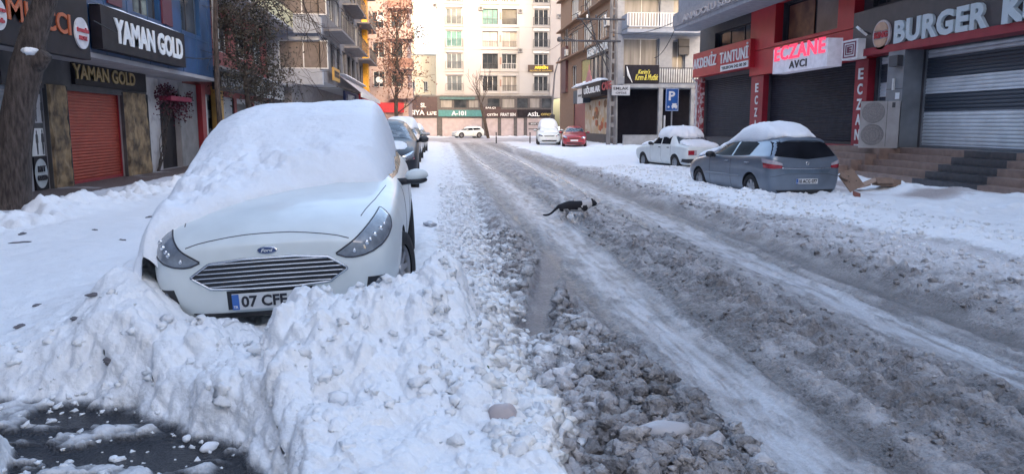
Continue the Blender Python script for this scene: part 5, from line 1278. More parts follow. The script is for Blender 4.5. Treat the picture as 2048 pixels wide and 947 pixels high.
    sg(877, 966, 220, 233, pm('teal_sign', (.04, .20, .22), rough=.5), 'teal sign reading A-101 in the far shop row', [('A-101', 903, 932, 222, 231, W)])
    sg(967, 1033, 219, 234, bur, 'dark sign reading CETIN in the middle of the far shop row', [('ÇETİN', 974, 995, 226, 232.5, W), ('FIRAT SEN', 1001, 1031, 226, 232.5, M['plate'])])
    sg(1034, 1105, 219, 234, 'black_sign', 'black sign reading ASIL at the right end of the far shop row', [('ASİL', 1055, 1079, 223, 232.5, W), ('OFFICE', 1082, 1103, 226.5, 231, pm('sign_gold', (.55, .40, .12)))])
    sg(967, 1002, 213.5, 218.6, bur, 'narrow dark board with the white word SALCI above the CETIN sign', [('SALÇI', 971, 991, 214, 218, W)], n=.14)
    sg(880, 950, 193.5, 199, pm('dull_teal', (.05, .12, .13)), 'dull teal strip above the mezzanine windows of the A-101 shop', [])
    # brown banner with yellow letters on the tall block
    a, b_ = F.pix(1056, 131, .4)[0], F.pix(1107, 131, .4)[0]; z1, z0 = F.pix(1080, 130, .4)[1], F.pix(1080, 144, .4)[1]
    s = sign_box(F, 'banner_sign', a, b_, z0, z1, .32, .42, pm('brown_banner', (.07, .045, .04)), 'brown banner with yellow word ARMIN on the tall white block')
    zz = F.pix(1080, 138, .4)[1]; yw = pm('yellow_letters', (.75, .50, .04), emis=(.8, .5, .03), es=.15)
    fletters(F, 'ARMİN', F.pix(1069, 131, .4)[0], zz, F.pix(1096, 131, .4)[0] - F.pix(1069, 131, .4)[0], z1 - zz - .03, .423, yw, s, bold=.03)
    fletters(F, 'GÜZELLİK SALONU', a + .25, z0 + .08, b_ - a - .5, .22, .423, MATS['sign_gold'], s)
    # small boards on the shutters of the last shop
    for (y0, y1, t, lb) in ((245, 250, 'KOT 1921', 'upper'), (257, 259, '', 'lower')):
        s = sg(1057, 1088, y0, y1, drk, lb + ' dark strip sign on the last shutter of the far shop row', [(t, 1062, 1084, y0 + 1, y1 - 1, W)] if t else [], n=.06)
FR = Fr('R', 13.5)
def right_side():
    W = M['letter_white']; red = pm('red_panel', (.42, .014, .026), rough=.45, var=.15, scale=1.5); red2 = pm('deep_red', (.26, .010, .025), rough=.5); grp = pm('grey_metal_panel', (.20, .22, .25), rough=.4, metal=.3, var=.1)
    dk = pm('dark_shutter_paint', (.022, .022, .032), rough=.6, var=.25, spec=.2); brf = pm('brown_fascia', (.060, .048, .052), rough=.5, var=.15); gry = pm('grey_render_r', (.28, .28, .31), rough=.85, var=.15, bump=.2)
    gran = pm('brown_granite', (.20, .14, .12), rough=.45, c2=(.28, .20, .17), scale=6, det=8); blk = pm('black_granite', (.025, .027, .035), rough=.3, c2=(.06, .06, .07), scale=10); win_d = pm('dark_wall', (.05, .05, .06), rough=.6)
    def A(px, py, n=0): return FR.pix(px, py, n)[0]
    SY = 1.08                                        # shop floor level
    # ------------- corner building: burger shop, pharmacy and tantuni shop under one overhanging block
    root = thing('shop_building', (13.5, 20, .3), 'long shop building on the right holding the pharmacy and burger shop under a grey overhang', 'building')
    b1 = A(1842, 200); b0 = A(1808, 200); b2 = A(1752, 200); p0 = A(1748, 200); p1 = A(1722, 200); e0 = A(1720, 200); e1 = A(1537, 200); e2 = A(1512, 200); k0 = A(1511, 200); k1 = A(1410, 200)
    ops = [(-8, 2, SY, 3.75), (4, b1, SY, 3.75), (b0 + .05, b2, SY, 3.75), (e0, e1, SY, 3.72), (k0, k1, SY, 3.9)]
    up = [(A(1742, 30), A(1738, 30), 5.2, 6.1)]
    w0, w1 = A(1692, 60), A(1566, 60)
    up = [(w0, w1, 4.85, 6.35), (A(1512, 80), A(1430, 80), 4.95, 6.05), (-4, 3, 5.4, 6.1), (5, 11, 5.4, 6.1), (13, 17, 5.3, 6.15), (19, b0, 5.3, 6.15), (b0 + 1, A(1745, 30), 5.3, 6.15)]
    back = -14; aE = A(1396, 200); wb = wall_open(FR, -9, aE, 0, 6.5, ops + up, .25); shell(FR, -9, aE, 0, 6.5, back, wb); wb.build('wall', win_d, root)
    for i, o in enumerate(up):
        gm = 'glass'
        if i == 0: continue
        win(FR, root, *o, n=-.15, fm='frame_dark', v=2 if i == 1 else 1, gm=gm)
    # pharmacy upper window with posters
    wn = win(FR, root, *up[0], n=-.15, fm='frame_dark', v=1, gm='glass')
    mc = (w0 + w1) / 2
    pz = pm('poster_warm', (.10, .045, .035), c2=(.30, .16, .09), scale=1.6, rough=.3, thr=(.4, .7)); pg = pm('poster_grey', (.16, .14, .13), c2=(.26, .23, .21), scale=1.5, rough=.3)
    MB().fbox(FR, mc + .1, w1 - .25, 4.95, 6.2, -.14, -.12).build('window_poster', pz, wn); MB().fbox(FR, w0 + .1, mc - .1, 4.95, 6.25, -.14, -.12).build('window_poster', pg, wn)
    # pharmacy red portal frame
    b = MB(); b.fbox(FR, w0 - .02 - 1.0, w0 - .02, 4.72, 6.5, 0.005, .32).fbox(FR, w1 + .02, e2 + .1, 4.72, 6.5, .005, .32).fbox(FR, w0 - .02, w1 + .02, 6.36, 6.5, .005, .32).fbox(FR, w0 - .02, w1 + .02, 4.72, 4.84, .005, .32)
    b.build('red_frame', red, root)
    MB().fbox(FR, p0, e2 + .1, 3.72, 4.70, .005, .30).build('red_header', red, root)
    p_r = MB().fbox(FR, p0 + .02, e0 - .04, .62, 3.70, .005, .24).build('red_pillar', red2, root)
    p_l = MB().fbox(FR, e1 + .04, e2, .62, 3.70, .005, .24).build('red_pillar', red2, root)
    r_, u_, n_ = FR.basis()
    for par, ac, hh, z_top, gap in ((p_r, (p0 + e0) / 2, .34, 3.45, .47), (p_l, (e1 + e2) / 2, .36, 3.40, .50)):
        for i, ch in enumerate('ECZANE'):
            fletters(FR, ch, ac + .13, z_top - gap * i - hh, -.26, hh, .242, W, par, bold=.02) if False else letters('lettering', ch, FR.P(ac + .14, z_top - gap * i - hh, .242), r_, u_, n_, .28, hh, W, par, depth=.02, bold=.025)
    shutter(FR, root, e0, e1, SY, 3.72, dk); shutter(FR, root, k0, k1, SY, 3.9, dk)
    MB().fbox(FR, e0 + .02, e1, .62, SY - .01, .005, .22).build('red_plinth', red2, root)
    letters('lettering', 'ECZANE', FR.P(A(1706, 300) + 2.75, .76, .225), r_, u_, n_, 2.6, .24, W, root, depth=.02, bold=.03)
    kp = MB().fbox(FR, A(1409, 200), A(1397, 200), .4, 4.0, .005, .2).build('poster_pillar', pm('mottled_poster', (.30, .03, .04), c2=(.55, .48, .48), scale=5, thr=(.5, .6)), root)
    MB().tube([FR.P(A(1402, 200), 4.05, .5), FR.P(A(1404, 200), 3.8, .3), FR.P(A(1404, 200), .5, .3)], .05, 8).build('downpipe', M['frame_white'], root)
    # burger shop shutters, pillar, fascia
    banded = shutter_mat('silver_banded_shutter', (.60, .64, .69), bands=[(2.06, 2.55), (2.97, 3.52)], c2=(.055, .07, .095), rough=.4, metal=.25)
    shutter(FR, root, 4, b1, SY, 3.74, banded, pitch=.095, guide=grp); shutter(FR, root, b0 + .05, b2, SY, 3.74, banded, pitch=.095, guide=grp); shutter(FR, root, -8, 2, SY, 3.74, banded, guide=grp)
    pb = MB().fbox(FR, b1 + .03, b0 + .02, .35, 3.78, -.05, .55).build('steel_pillar', grp, root)
    b = MB()
    for z in (1.5, 2.7): b.fbox(FR, b1 + .03, b0 + .02, z, z + .015, .551, .554)
    b.build('panel_joint', M['frame_dark'], pb)
    MB().fbox(FR, b1 + .15, b1 + .35, 2.42, 2.60, .551, .556).build('notice', M['letter_white'], pb); MB().fbox(FR, b1 + .40, b1 + .47, 2.68, 3.0, .551, .60).build('intercom', M['frame_white'], pb); MB().fbox(FR, b1 + .1, b1 + .5, 3.32, 3.62, .551, .72).build('camera_box', M['iron'], pb)
    fz = MB().fbox(FR, -9, A(1735, 90), 3.98, 5.12, .01, .50).build('fascia', brf, root)
    MB().fbox(FR, -9, A(1735, 90) + .03, 3.76, 3.97, .01, .56).build('red_strip', red2, root)
    # overhang with the insurance agency
    ov = MB(); ov.fbox(FR, 6, 38.2, 6.32, 7.15, .34, 1.6); ov.build('overhang', gry, root)
    MB().fbox(FR, -9, 38.0, 7.16, 16, -12, 1.45).build('upper_storeys', gry, root)
    MB().fbox(FR, 5.9, 38.3, 6.50, 7.05, 1.605, 1.64).build('name_band', pm('grey_band', (.26, .25, .27), rough=.6), root)
    for k in range(8): win(FR, root, 8.5 + k * 3.7, 10.9 + k * 3.7, 8.0, 9.7, n=1.54)
    # steps: one flight to the burger shop, one lower to the left
    st = thing('steps', (12.3, 17, .3), 'brown granite steps with a black middle strip below the wide silver shutter', 'steps')
    m0, m1 = FR.pix(2030, 300, .6)[0], FR.pix(1925, 300, .6)[0]
    for k in range(5):
        z1 = SY - .165 * k; n1 = .55 + .34 * k
        for (a, c, m) in ((-8 + .01 * k, m0 - .16 * k, gran), (m0 - .16 * k, m1 - .02 * k, blk), (m1 - .02 * k, b1 + .02 + (.5 if k > 0 else 0) + .14 * max(0, k - 1), gran)):
            MB().fbox(FR, a, c, .02 + .003 * k, z1, -.05 + .004 * k if m is blk or k > 0 else -.05, n1).build('step', m, st)
    st = thing('steps', (12.6, 24, .3), 'short brown granite steps beside the outdoor condensing unit', 'steps')
    for k in range(4):
        z1 = SY - .165 * k - .02; n1 = 1.15 + .32 * k
        MB().fbox(FR, b1 - .05 + .16 * k, A(1708, 290) - .004 * k, .03 + .003 * k, z1, -.045 + .004 * k, n1).build('step', gran, st)
    # ------------- signs
    s = thing('restaurant_sign', FR.P(20, 4.1, .5), 'large pale raised letters BURGER KING with a bun logo on the brown fascia', 'sign')
    la, lb = FR.pix(1790, 65, .55)[0], FR.pix(1978, 30, .55)[0]; z0, z1 = FR.pix(1792, 88, .55)[1], FR.pix(1792, 42, .55)[1]
    lm = pm('letter_silver', (.50, .56, .60), rough=.4, var=.05)
    letters('lettering', 'BURGER', FR.P(la, z0, .505), r_, u_, n_, la - lb, z1 - z0, lm, s, depth=.08, bold=.04, space=1.08)
    lk = FR.pix(2010, 25, .55)[0]; letters('lettering', 'KING', FR.P(lk, z0, .505), r_, u_, n_, (la - lb) * .62, z1 - z0, lm, s, depth=.12, bold=.055)
    ca, cz = FR.pix(1763, 70, .55)
    bun = pm('bun_beige', (.50, .30, .20), rough=.5)
    def arc(a_, z_, rx, rz, t0, t1, flat):
        return [(a_ + rx * math.cos(t), z_ + rz * math.sin(t)) for t in np.linspace(t0, t1, 16)]
    lg = MB().prism([(ca + .44 * math.cos(t), cz + .42 * math.sin(t)) for t in np.linspace(0, 6.283, 30, endpoint=False)], FR, .505, .56).build('logo_disc', pm('logo_pale', (.50, .42, .42)), s)
    MB().prism(arc(ca, cz + .11, .33, .25, .05, math.pi - .05, 0), FR, .56, .59).prism(arc(ca, cz - .11, .33, .24, math.pi + .05, 2 * math.pi - .05, 0), FR, .56, .59).build('bun', bun, lg)
    letters('lettering', 'KING', FR.P(ca + .34, cz - .09, .565), r_, u_, n_, .68, .18, pm('logo_red2', (.42, .03, .04)), lg, depth=.02, bold=.05)
    # tantuni sign
    a0, a1 = FR.pix(1500, 110, .5)[0], FR.pix(1386, 130, .5)[0]
    s = sign_box(FR, 'shop_sign', a0, a1, 4.06, 5.22, .08, .5, red, 'red sign box with white letters AKDENIZ TANTUNI')
    letters('lettering', 'AKDENİZ  TANTUNİ', FR.P(a1 - .15, 4.45, .502), r_, u_, n_, a1 - a0 - .3, .66, W, s, depth=.04, bold=.012, space=1.12)
    sb = MB().fbox(FR, a0 + .1, a0 + 3.2, 4.10, 4.36, .505, .54).build('phone_strip', W, s)
    letters('lettering', 'TELEFON 242 00 20', FR.P(a0 + 3.05, 4.16, .542), r_, u_, n_, 2.8, .13, M['plate_ink'], sb, depth=.01)
    # pharmacy light box
    G = Fr('R', 13.5); n1 = .95; a1, a0 = FR.pix(1546, 125, n1)[0], FR.pix(1655, 105, n1)[0]
    zt = FR.pix(1655, 76, n1)[1]; zb = FR.pix(1655, 132, n1)[1]
    s = thing('lightbox_sign', FR.P((a0 + a1) / 2, zb, .7), 'white light box sign with glowing red word ECZANE and black AVCI', 'sign')
    MB().fbox(FR, a0, a1, zb, zt, .45, n1).build('box', pm('lightbox_face', (.58, .58, .64), rough=.5, emis=(.8, .8, 1), es=.02), s)
    nr = pm('neon_red', (.70, .03, .07), emis=(1.0, .05, .12), es=.16)
    letters('lettering', 'ECZANE', FR.P(a1 - .15, zb + .44, n1 + .002), r_, u_, n_, a1 - a0 - .3, .50, nr, s, depth=.03, bold=.02, space=1.1)
    letters('lettering', 'AVCI', FR.P((a0 + a1) / 2 + .65, zb + .10, n1 + .002), r_, u_, n_, 1.3, .26, M['plate_ink'], s, depth=.02, bold=.02, space=1.1)
    MB().fbox(FR, a0 + .5, a0 + .6, zb + .3, zb + .4, .31, .45).fbox(FR, a1 - .6, a1 - .5, zb + .3, zb + .4, .31, .45).build('bracket', M['iron'], s)
    # square E sign
    c0, c1 = FR.pix(1715, 100, .75)[0], FR.pix(1684, 100, .75)[0]; zb, zt = FR.pix(1700, 119, .75)[1], FR.pix(1700, 80, .75)[1]
    s = thing('pharmacy_sign', FR.P((c0 + c1) / 2, zb, .6), 'small square white pharmacy sign with a boxed letter E', 'sign')
    MB().fbox(FR, c0, c1, zb, zt, .45, .75).build('box', pm('e_box', (.50, .50, .54), emis=(.8, .8, .9), es=.015), s)
    bu = pm('e_burgundy', (.14, .02, .05)); w_ = c1 - c0; h_ = zt - zb; b = MB()
    for (f, t) in ((.10, .06), (.24, .05)):
        b.fbox(FR, c0 + w_ * f, c1 - w_ * f, zb + h_ * f, zb + h_ * (f + t), .751, .765).fbox(FR, c0 + w_ * f, c1 - w_ * f, zt - h_ * (f + t), zt - h_ * f, .751, .765)
        b.fbox(FR, c0 + w_ * f, c0 + w_ * (f + t), zb + h_ * (f + t), zt - h_ * (f + t), .751, .765).fbox(FR, c1 - w_ * (f + t), c1 - w_ * f, zb + h_ * (f + t), zt - h_ * (f + t), .751, .765)
    b.build('square_outline', bu, s); letters('lettering', 'E', FR.P(c1 - w_ * .36, zb + h_ * .34, .752), r_, u_, n_, w_ * .28, h_ * .32, bu, s, depth=.015, bold=.05)
    # floodlight
    fp = FR.pix(1717, 62, .9); f = thing('floodlight', FR.P(fp[0], fp[1] - .1, .8), 'small pale floodlight above the right end of the pharmacy front', 'lamp')
    rot = Matrix.Rotation(R(35), 3, 'Y') @ Matrix.Rotation(R(25), 3, 'X'); MB().xbox(FR.P(fp[0], fp[1], .8), (.30, .34, .07), rot).build('housing', M['frame_white'], f); MB().tube([FR.P(fp[0] + .1, fp[1] - .12, .3), FR.P(fp[0], fp[1], .78)], .025, 6).build('arm', M['iron'], f)
    # insurance agency letters
    s = thing('agency_sign', FR.P(32, 6.5, 1.65), 'pale raised letters ANADOLU SIGORTA on the grey overhang', 'sign')
    a1 = FR.pix(1362, 48, 1.66)[0]; letters('lettering', 'ANADOLU SİGORTA', FR.P(a1 - .2, 6.56, 1.642), r_, u_, n_, 8.6, .40, pm('letter_dull', (.40, .37, .38)), s, depth=.05, bold=.03)
    # weathered condensing unit with two fans
    ac = thing('condensing_unit', (12.50, 20.72, SY - .02), 'tall weathered two fan condensing unit standing on the short steps', 'air conditioner', rz=R(-34))
    cas = pm('ac_casing', (.36, .35, .36), rough=.6, c2=(.28, .265, .265), scale=3)
    MB().box(-.50, .50, -.20, .20, 0, 1.30).build('casing', cas, ac, local=True)
    for i, z in enumerate((.37, .99)):
        V = [(-.16 + .30 * math.cos(t), -.206, z + .295 * math.sin(t)) for t in np.linspace(0, 6.283, 26, endpoint=False)]
        fn = link_mesh('fan', V, [tuple(range(26))[::-1]], pm('fan_grille', (.17, .16, .165), rough=.7, c2=(.27, .25, .25), scale=30), ac, local=True)
        b = MB()
        for q in (.10, .19, .28): b.tube([(-.16 + q * math.cos(t), -.214, z + q * math.sin(t)) for t in np.linspace(0, 6.283, 20)], .006, 4)
        b.build('fan_guard', M['concrete'], fn, local=True)
    MB().box(.30, .38, -.206, -.201, 1.12, 1.26).build('label_plate', M['iron'], ac, local=True); MB().box(.18, .19, -.204, -.201, .05, 1.32).build('panel_joint', M['iron'], ac, local=True)
    snow_strip(FR, 25, 37.9, 7.15, 1.2, 1.6, .05, 'thin snow on the edge of the grey overhang', 12) if False else None
    # ------------- building across the side street, seen end on
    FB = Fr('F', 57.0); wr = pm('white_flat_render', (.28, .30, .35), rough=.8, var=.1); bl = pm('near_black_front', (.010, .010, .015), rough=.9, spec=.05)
    root = thing('balcony_house', (17, 57, 0), 'white balcony front of the apartment house across the side street', 'building')
    x0 = 13.5; x1 = 24
    q0, q1 = FB.pix(1262, 110)[0], FB.pix(1345, 110)[0]
    zb1 = FB.pix(1290, 163)[1]; zt1 = FB.pix(1290, 70)[1]
    sto = 3.15
    ops = [(x0 + .9, x0 + 2.6, .2, 4.3), (x0 + 3.2, x0 + 5.6, .2, 4.0)] + [(x0 + .5, x0 + 3.2, zb1 + .3 + sto * k, zt1 - .25 + sto * k) for k in range(4)] + [(x0 + 4.2, x0 + 5.2, zb1 + .3 + sto * k, zt1 - .4 + sto * k) for k in range(4)]
    wb = wall_open(FB, x0, x1, 0, 18.5, ops, .4); wb.quad((x0, 57, 18.5), (x1, 57, 18.5), (x1, 83, 18.5), (x0, 83, 18.5)).quad((x1, 57, 0), (x1, 83, 0), (x1, 83, 18.5), (x1, 57, 18.5)); wb.build('wall', wr, root)
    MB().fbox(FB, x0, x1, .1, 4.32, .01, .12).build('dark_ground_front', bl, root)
    MB().box(x0 - .05, x1, 54.8, 56.98, 4.36, 4.62).build('canopy_slab', M['concrete'], root)
    for x in (x0 + 2.8, x0 + 5.2, x0 + 8): MB().box(x - .15, x + .15, 54.9, 55.2, .1, 4.36).build('column', M['concrete'], root)
    for o in ops[2:]: win(FB, root, *o, n=-.3, fm='frame_white', v=1, gm='glass_curtain')
    # balconies with white spindles, dark rail on the first floor
    FBn = Fr('F', 55.2)
    for k in range(1, 4):
        z = zt1 + sto * (k - 1); MB().box(x0 + .3, x0 + 6.4, 55.2, 56.98, z - .02, z + .22).build('balcony_slab', wr, root)
        MB().fbox(FBn, x0 + .3, x0 + 6.4, z + .34, z + .40, -.1, 0).build('balcony_rail', wr, root); rail(FBn, root, x0 + .3, x0 + 6.4, z + .4, z + 1.35, 0, m='frame_white', step=.2, rw=.04)
        MB().box(x0 + .3, x0 + .42, 55.2, 56.98, z + .3, z + 1.3).build('balcony_side', wr, root)
    r0, r1 = FB.pix(1318, 150, 1.8)[0], FB.pix(1374, 150, 1.8)[0]; rz0, rz1 = FB.pix(1340, 166, 1.8)[1], FB.pix(1340, 135, 1.8)[1]
    rail(FBn, root, r0, x0 + 7.4, rz0, rz1, 0, step=.17, rw=.03); MB().fbox(FBn, r0 + .2, x0 + 7.3, rz0 + .05, rz1 - .1, -.5, -.45).build('wall_panel', M['frame_white'], root)
    s0, s1 = FB.pix(1249, 150, 1.8)[0], FB.pix(1317, 150, 1.8)[0]
    s = sign_box(FBn, 'restaurant_sign', s0, s1, rz0 - .1, rz1 + .15, .02, .12, 'black_sign', 'black sign with yellow script hanging on the white balcony front')
    yl = pm('yellow_script', (.60, .50, .08)); fletters(FBn, "Kerim's", s0 + .95, rz0 + .62, .9, .32, .122, yl, s, shear=.4); fletters(FBn, 'Kırım & Mutfak', s0 + .75, rz0 + .18, (s1 - s0) * .68, .42, .122, yl, s, shear=.4)
    MB().tube([FBn.P(s0 + .12, rz1 + .05, .13), FBn.P(s0 + .25, (rz0 + rz1) / 2, .13), FBn.P(s0 + .55, rz0, .13)], [.03, .10, .02], 6).build('ladle_emblem', M['frame_white'], s)
    for k, (px, py) in enumerate(((1366, 95), (1366, 110))):
        a_, z_ = FB.pix(px, py, .1); ac_unit(FB, a_, z_, .02, ['upper', 'lower'][k] + ' dark air conditioner on the white balcony front', w=.8, h=.6, m='iron')
    # ------------- its long side along the street: confectioner and fashion shop
    FU = Fr('R', 13.5); och = pm('ochre_render', (.25, .155, .10), rough=.85, var=.1); brn = pm('brown_cladding', (.06, .045, .045), rough=.6); pch = pm('peach_side', (.50, .38, .33), rough=.85)
    root = thing('ochre_apartment', (13.5, 68, 0), 'ochre apartment house with white window bands above the confectioner shop', 'building')
    def U(px, py, n=0): return FU.pix(px, py, n)
    a0, a1 = 57.02, 83.0
    sh0, sh1 = U(1172, 240)[0], U(1147, 240)[0]
    wops = [(60.5, 64.5, 8.6, 10.6), (66.5, 70.5, 8.6, 10.6), (73, 77, 8.6, 10.6)] + [(60.5 + k * 6.2, 64.5 + k * 6.2, z, z + 2.0) for z in (11.7, 14.8) for k in range(3)] + [(66.5, 71, 5.2, 7.5), (73.5, 76, 5.2, 7.4), (78.6, 80.6, 6, 8.4), (78.6, 80.6, 9.4, 11.8)]
    wb = wall_open(FU, a0, a1, 0, 18.5, [(sh0, sh1, .2, 4.0)] + wops, .2); wb.quad((13.5, a1, 0), (24, a1, 0), (24, a1, 18.5), (13.5, a1, 18.5)); wb.build('wall', och, root)
    for i, o in enumerate(wops): win(FU, root, *o, n=-.12, v=3 if i < 9 else 1, fm='frame_white', gm='glass_curtain' if i % 2 else 'glass')
    MB().fbox(FU, 57.3, 65.5, 4.9, 8.3, .01, .30).build('dark_cladding', brn, root); MB().fbox(FU, 78.2, 81.0, 5.0, 9.6, .01, .25).build('brown_panel', pm('maroon_panel', (.10, .035, .04)), root)
    for k in range(5): MB().fbox(FU, 57.7 + k * 1.6, 58.5 + k * 1.6, 5.1, 7.3, .301, .33).build('narrow_window', M['glass_curtain'] if k % 2 else M['glass'], root)
    MB().fbox(FU, 66.6, 70.9, 5.1, 7.6, -.09, -.07).build('yellow_banner', pm('yellow_banner', (.40, .34, .12)), root)
    shutter(FU, root, sh0, sh1, .2, 4.0, shutter_mat('brick_red_shutter', (.25, .05, .05))); 
    MB().fbox(FU, 57.4, sh0 - .2, .2, 3.9, .01, .12).build('poster_board', brn, root)
    pf = pm('food_poster', (.42, .30, .18), c2=(.50, .44, .36), scale=1.1, thr=(.45, .6), rough=.5); MB().fbox(FU, 59.0, sh0 - .3, 1.0, 3.75, .125, .15).build('food_poster', pf, root)
    g = np.random.default_rng(8); cols_ = [pm('dish_red', (.40, .09, .03)), pm('dish_brown', (.22, .11, .05)), pm('dish_cream', (.60, .52, .42)), pm('dish_orange', (.55, .25, .08))]
    for k in range(22):
        aa = g.uniform(59.6, sh0 - .9); zz = g.uniform(1.3, 3.45); rr = g.uniform(.14, .38)
        MB().prism([(aa + rr * 1.6 * math.cos(t), zz + rr * math.sin(t)) for t in np.linspace(0, 6.283, 12, endpoint=False)], FU, .15, .155 + .002 * k).build('printed_dish', cols_[k % 4], root)
    for z in (8.2, 11.3, 14.4): MB().fbox(FU, 57.02, 83, z, z + .14, .005, .5).build('floor_band', och, root)
    # signs of that side
    s = sign_box(FU, 'shop_sign', 57.5, 66.2, 7.2, 8.15, .32, .45, brn, 'dark sign with pale letters KEREM & NUR on the ochre apartment house')
    letters('lettering', 'KEREM & NUR', FU.P(65.9, 7.38, .452), r_, u_, n_, 7.9, .62, M['plate'], s, depth=.04, bold=.03)
    u0, u1 = U(1240, 190, 1.0)[0], U(1166, 190, 1.0)[0]
    s = sign_box(FU, 'confectioner_sign', 57.3, u1, 3.95, 5.0, .3, 1.1, 'black_sign', 'long dark confectioner sign UGURLAR CAFE with a pink flame emblem and snow on top')
    letters('lettering', 'UĞURLAR', FU.P(u1 - 1.0, 4.2, 1.102), r_, u_, n_, 6.3, .62, W, s, depth=.04, bold=.03); letters('lettering', 'CAFE', FU.P(u1 - 8.0, 4.22, 1.102), r_, u_, n_, 3.0, .58, pm('cafe_red', (.30, .03, .04)), s, depth=.04, bold=.03)
    em = MB(); ca = u1 - 2.6
    for (dx, h, w2) in ((-.9, .55, .3), (-.45, 1.0, .32), (0, 1.5, .4), (.45, 1.0, .32), (.9, .55, .3)):
        em.prism([(ca + dx - w2, 5.05), (ca + dx - w2 * .8, 5.05 + h * .35), (ca + dx, 5.05 + h), (ca + dx + w2 * .8, 5.05 + h * .35), (ca + dx + w2, 5.05)], FU, 1.0, 1.06 + .003 * dx)
    em.build('flame_emblem', pm('emblem_pink', (.50, .20, .20)), s)
    s = sign_box(FU, 'side_sign', u1 + .3, u1 + 5.2, 3.6, 4.75, .3, .9, pm('slate_sign', (.05, .07, .10)), 'slate coloured sign box with a white panel beyond the confectioner sign')
    MB().fbox(FU, u1 + .5, u1 + 3.0, 3.55, 4.8, .905, .94).build('white_panel', M['frame_white'], s); letters('lettering', 'atasay', FU.P(u1 + 2.6, 4.05, .942), r_, u_, n_, 1.7, .3, M['plate_ink'], s, depth=.01)
    snow_strip(FU, 57.3, u1 + 5.2, 5.02, .3, 1.1, .28, 'thick snow ridge lying on the dark confectioner sign', 21)
    s = thing('projecting_sign', (13.4, 54.6, 4.0), 'small pale double sign box projecting at the corner beside the utility pole', 'sign')
    MB().box(12.6, 13.9, 54.5, 54.7, 3.80, 4.50).build('panel', pm('dull_white_sign', (.36, .37, .40)), s); letters('lettering', 'EMLAK', Vector((12.7, 54.49, 4.18)), X1, Z1, -Y1, 1.1, .2, M['plate_ink'], s, depth=.01)
    letters('lettering', 'OFİSİ', Vector((12.85, 54.49, 3.90)), X1, Z1, -Y1, .8, .16, M['plate_ink'], s, depth=.01)
    MB().box(13.4, 17.0, 54.2, 54.4, .15, 1.0).build('low_wall', M['concrete'], None) and tag(bpy.data.objects['low_wall'], 'low grey concrete wall beside the utility pole', 'wall')
    for k, (a, z, lb) in enumerate(((59.5, 9.2, 'nearest on the ochre house'), (71.6, 11.4, 'in the middle of the ochre house'), (78, 8.6, 'furthest on the ochre house'))):
        ac_unit(FU, a, z, .05, 'white air conditioner ' + lb)
    # peach gable of the next building behind
    FP = Fr('F', 86.0)
    root = thing('peach_building', (17, 90, 0), 'sunlit peach gable wall beside the tall white block', 'building')
    p0 = FP.pix(1128, 100)[0]
    wb = wall_open(FP, p0, 24, 0, 30, [(p0 + .5, p0 + 1.2, z, z + 1.5) for z in (6, 12, 15)]); shell(FP, p0, 24, 0, 30, -2.5, wb); wb.build('wall', pch, root)
    for z in (6, 12, 15): win(FP, root, p0 + .5, p0 + 1.2, z, z + 1.5, n=-.1)
    MB().box(p0 - 1.6, p0 + .2, 84.6, 86, 17.1, 17.3).build('balcony_slab', brn, root); MB().box(p0 - 1.6, p0 + .2, 84.58, 84.7, 17.3, 18.3).build('balcony_front', och, root)

def rear_block():
    # unseen block added behind the photographer to keep low sun out of the street
    F = Fr('F', -34.0); root = thing('sun_blocker', (2, -38, 0), 'unseen plain block added behind the viewer to shade the street', 'building')
    m = pm('sun_blocker_grey', (.40, .38, .36), rough=.85)
    MB().box(-26, 34, -50, -34, 0, 33).build('wall', m, root)  # body of the added unseen sun blocker
# ------------------------------------------------------------------ trees
def limb(b, p, d, L, r, depth, g, tips, seg=5, wob=.18, up=.06, kids=3, spread=.8, minr=.006):
    P = [Vector(p)]; Rr = [r]; d = Vector(d).normalized()
    for i in range(seg):
        d = (d + Vector(g.normal(size=3)) * wob + Vector((0, 0, up))).normalized(); P.append(P[-1] + d * L / seg); Rr.append(max(minr, r * (1 - .55 * (i + 1) / seg)))
    b.tube(P, Rr, 8 if r > .08 else 5 if r > .03 else 4, cap=False)
    if depth == 0: tips.append((P[-1], d)); return
    for k in range(kids):
        t = g.uniform(.35, 1.0) if k else 1.0; i = min(seg, max(1, int(t * seg)))
        nd = (d + Vector(g.normal(size=3)) * spread).normalized(); limb(b, P[i], nd, L * g.uniform(.55, .8), Rr[i] * .75, depth - 1, g, tips, max(3, seg - 1), wob, up, kids, spread, minr)
    if depth <= 2: tips.append((P[-2], d))
def leaves(tips, n, rad, size, g, squash=1.0, drop=0):
    b = MB()
    for k in range(n):
        c, d = tips[int(g.integers(len(tips)))]
        o = Vector(g.normal(size=3)) * rad; o.z *= squash; c = c + o + Vector((0, 0, -drop * g.random()))
        u = Vector(g.normal(size=3)).normalized() * size * g.uniform(.6, 1.3); v = u.cross(Vector(g.normal(size=3))).normalized() * size * .6
        b.quad(c - u, c - v, c + u, c + v)
    return b
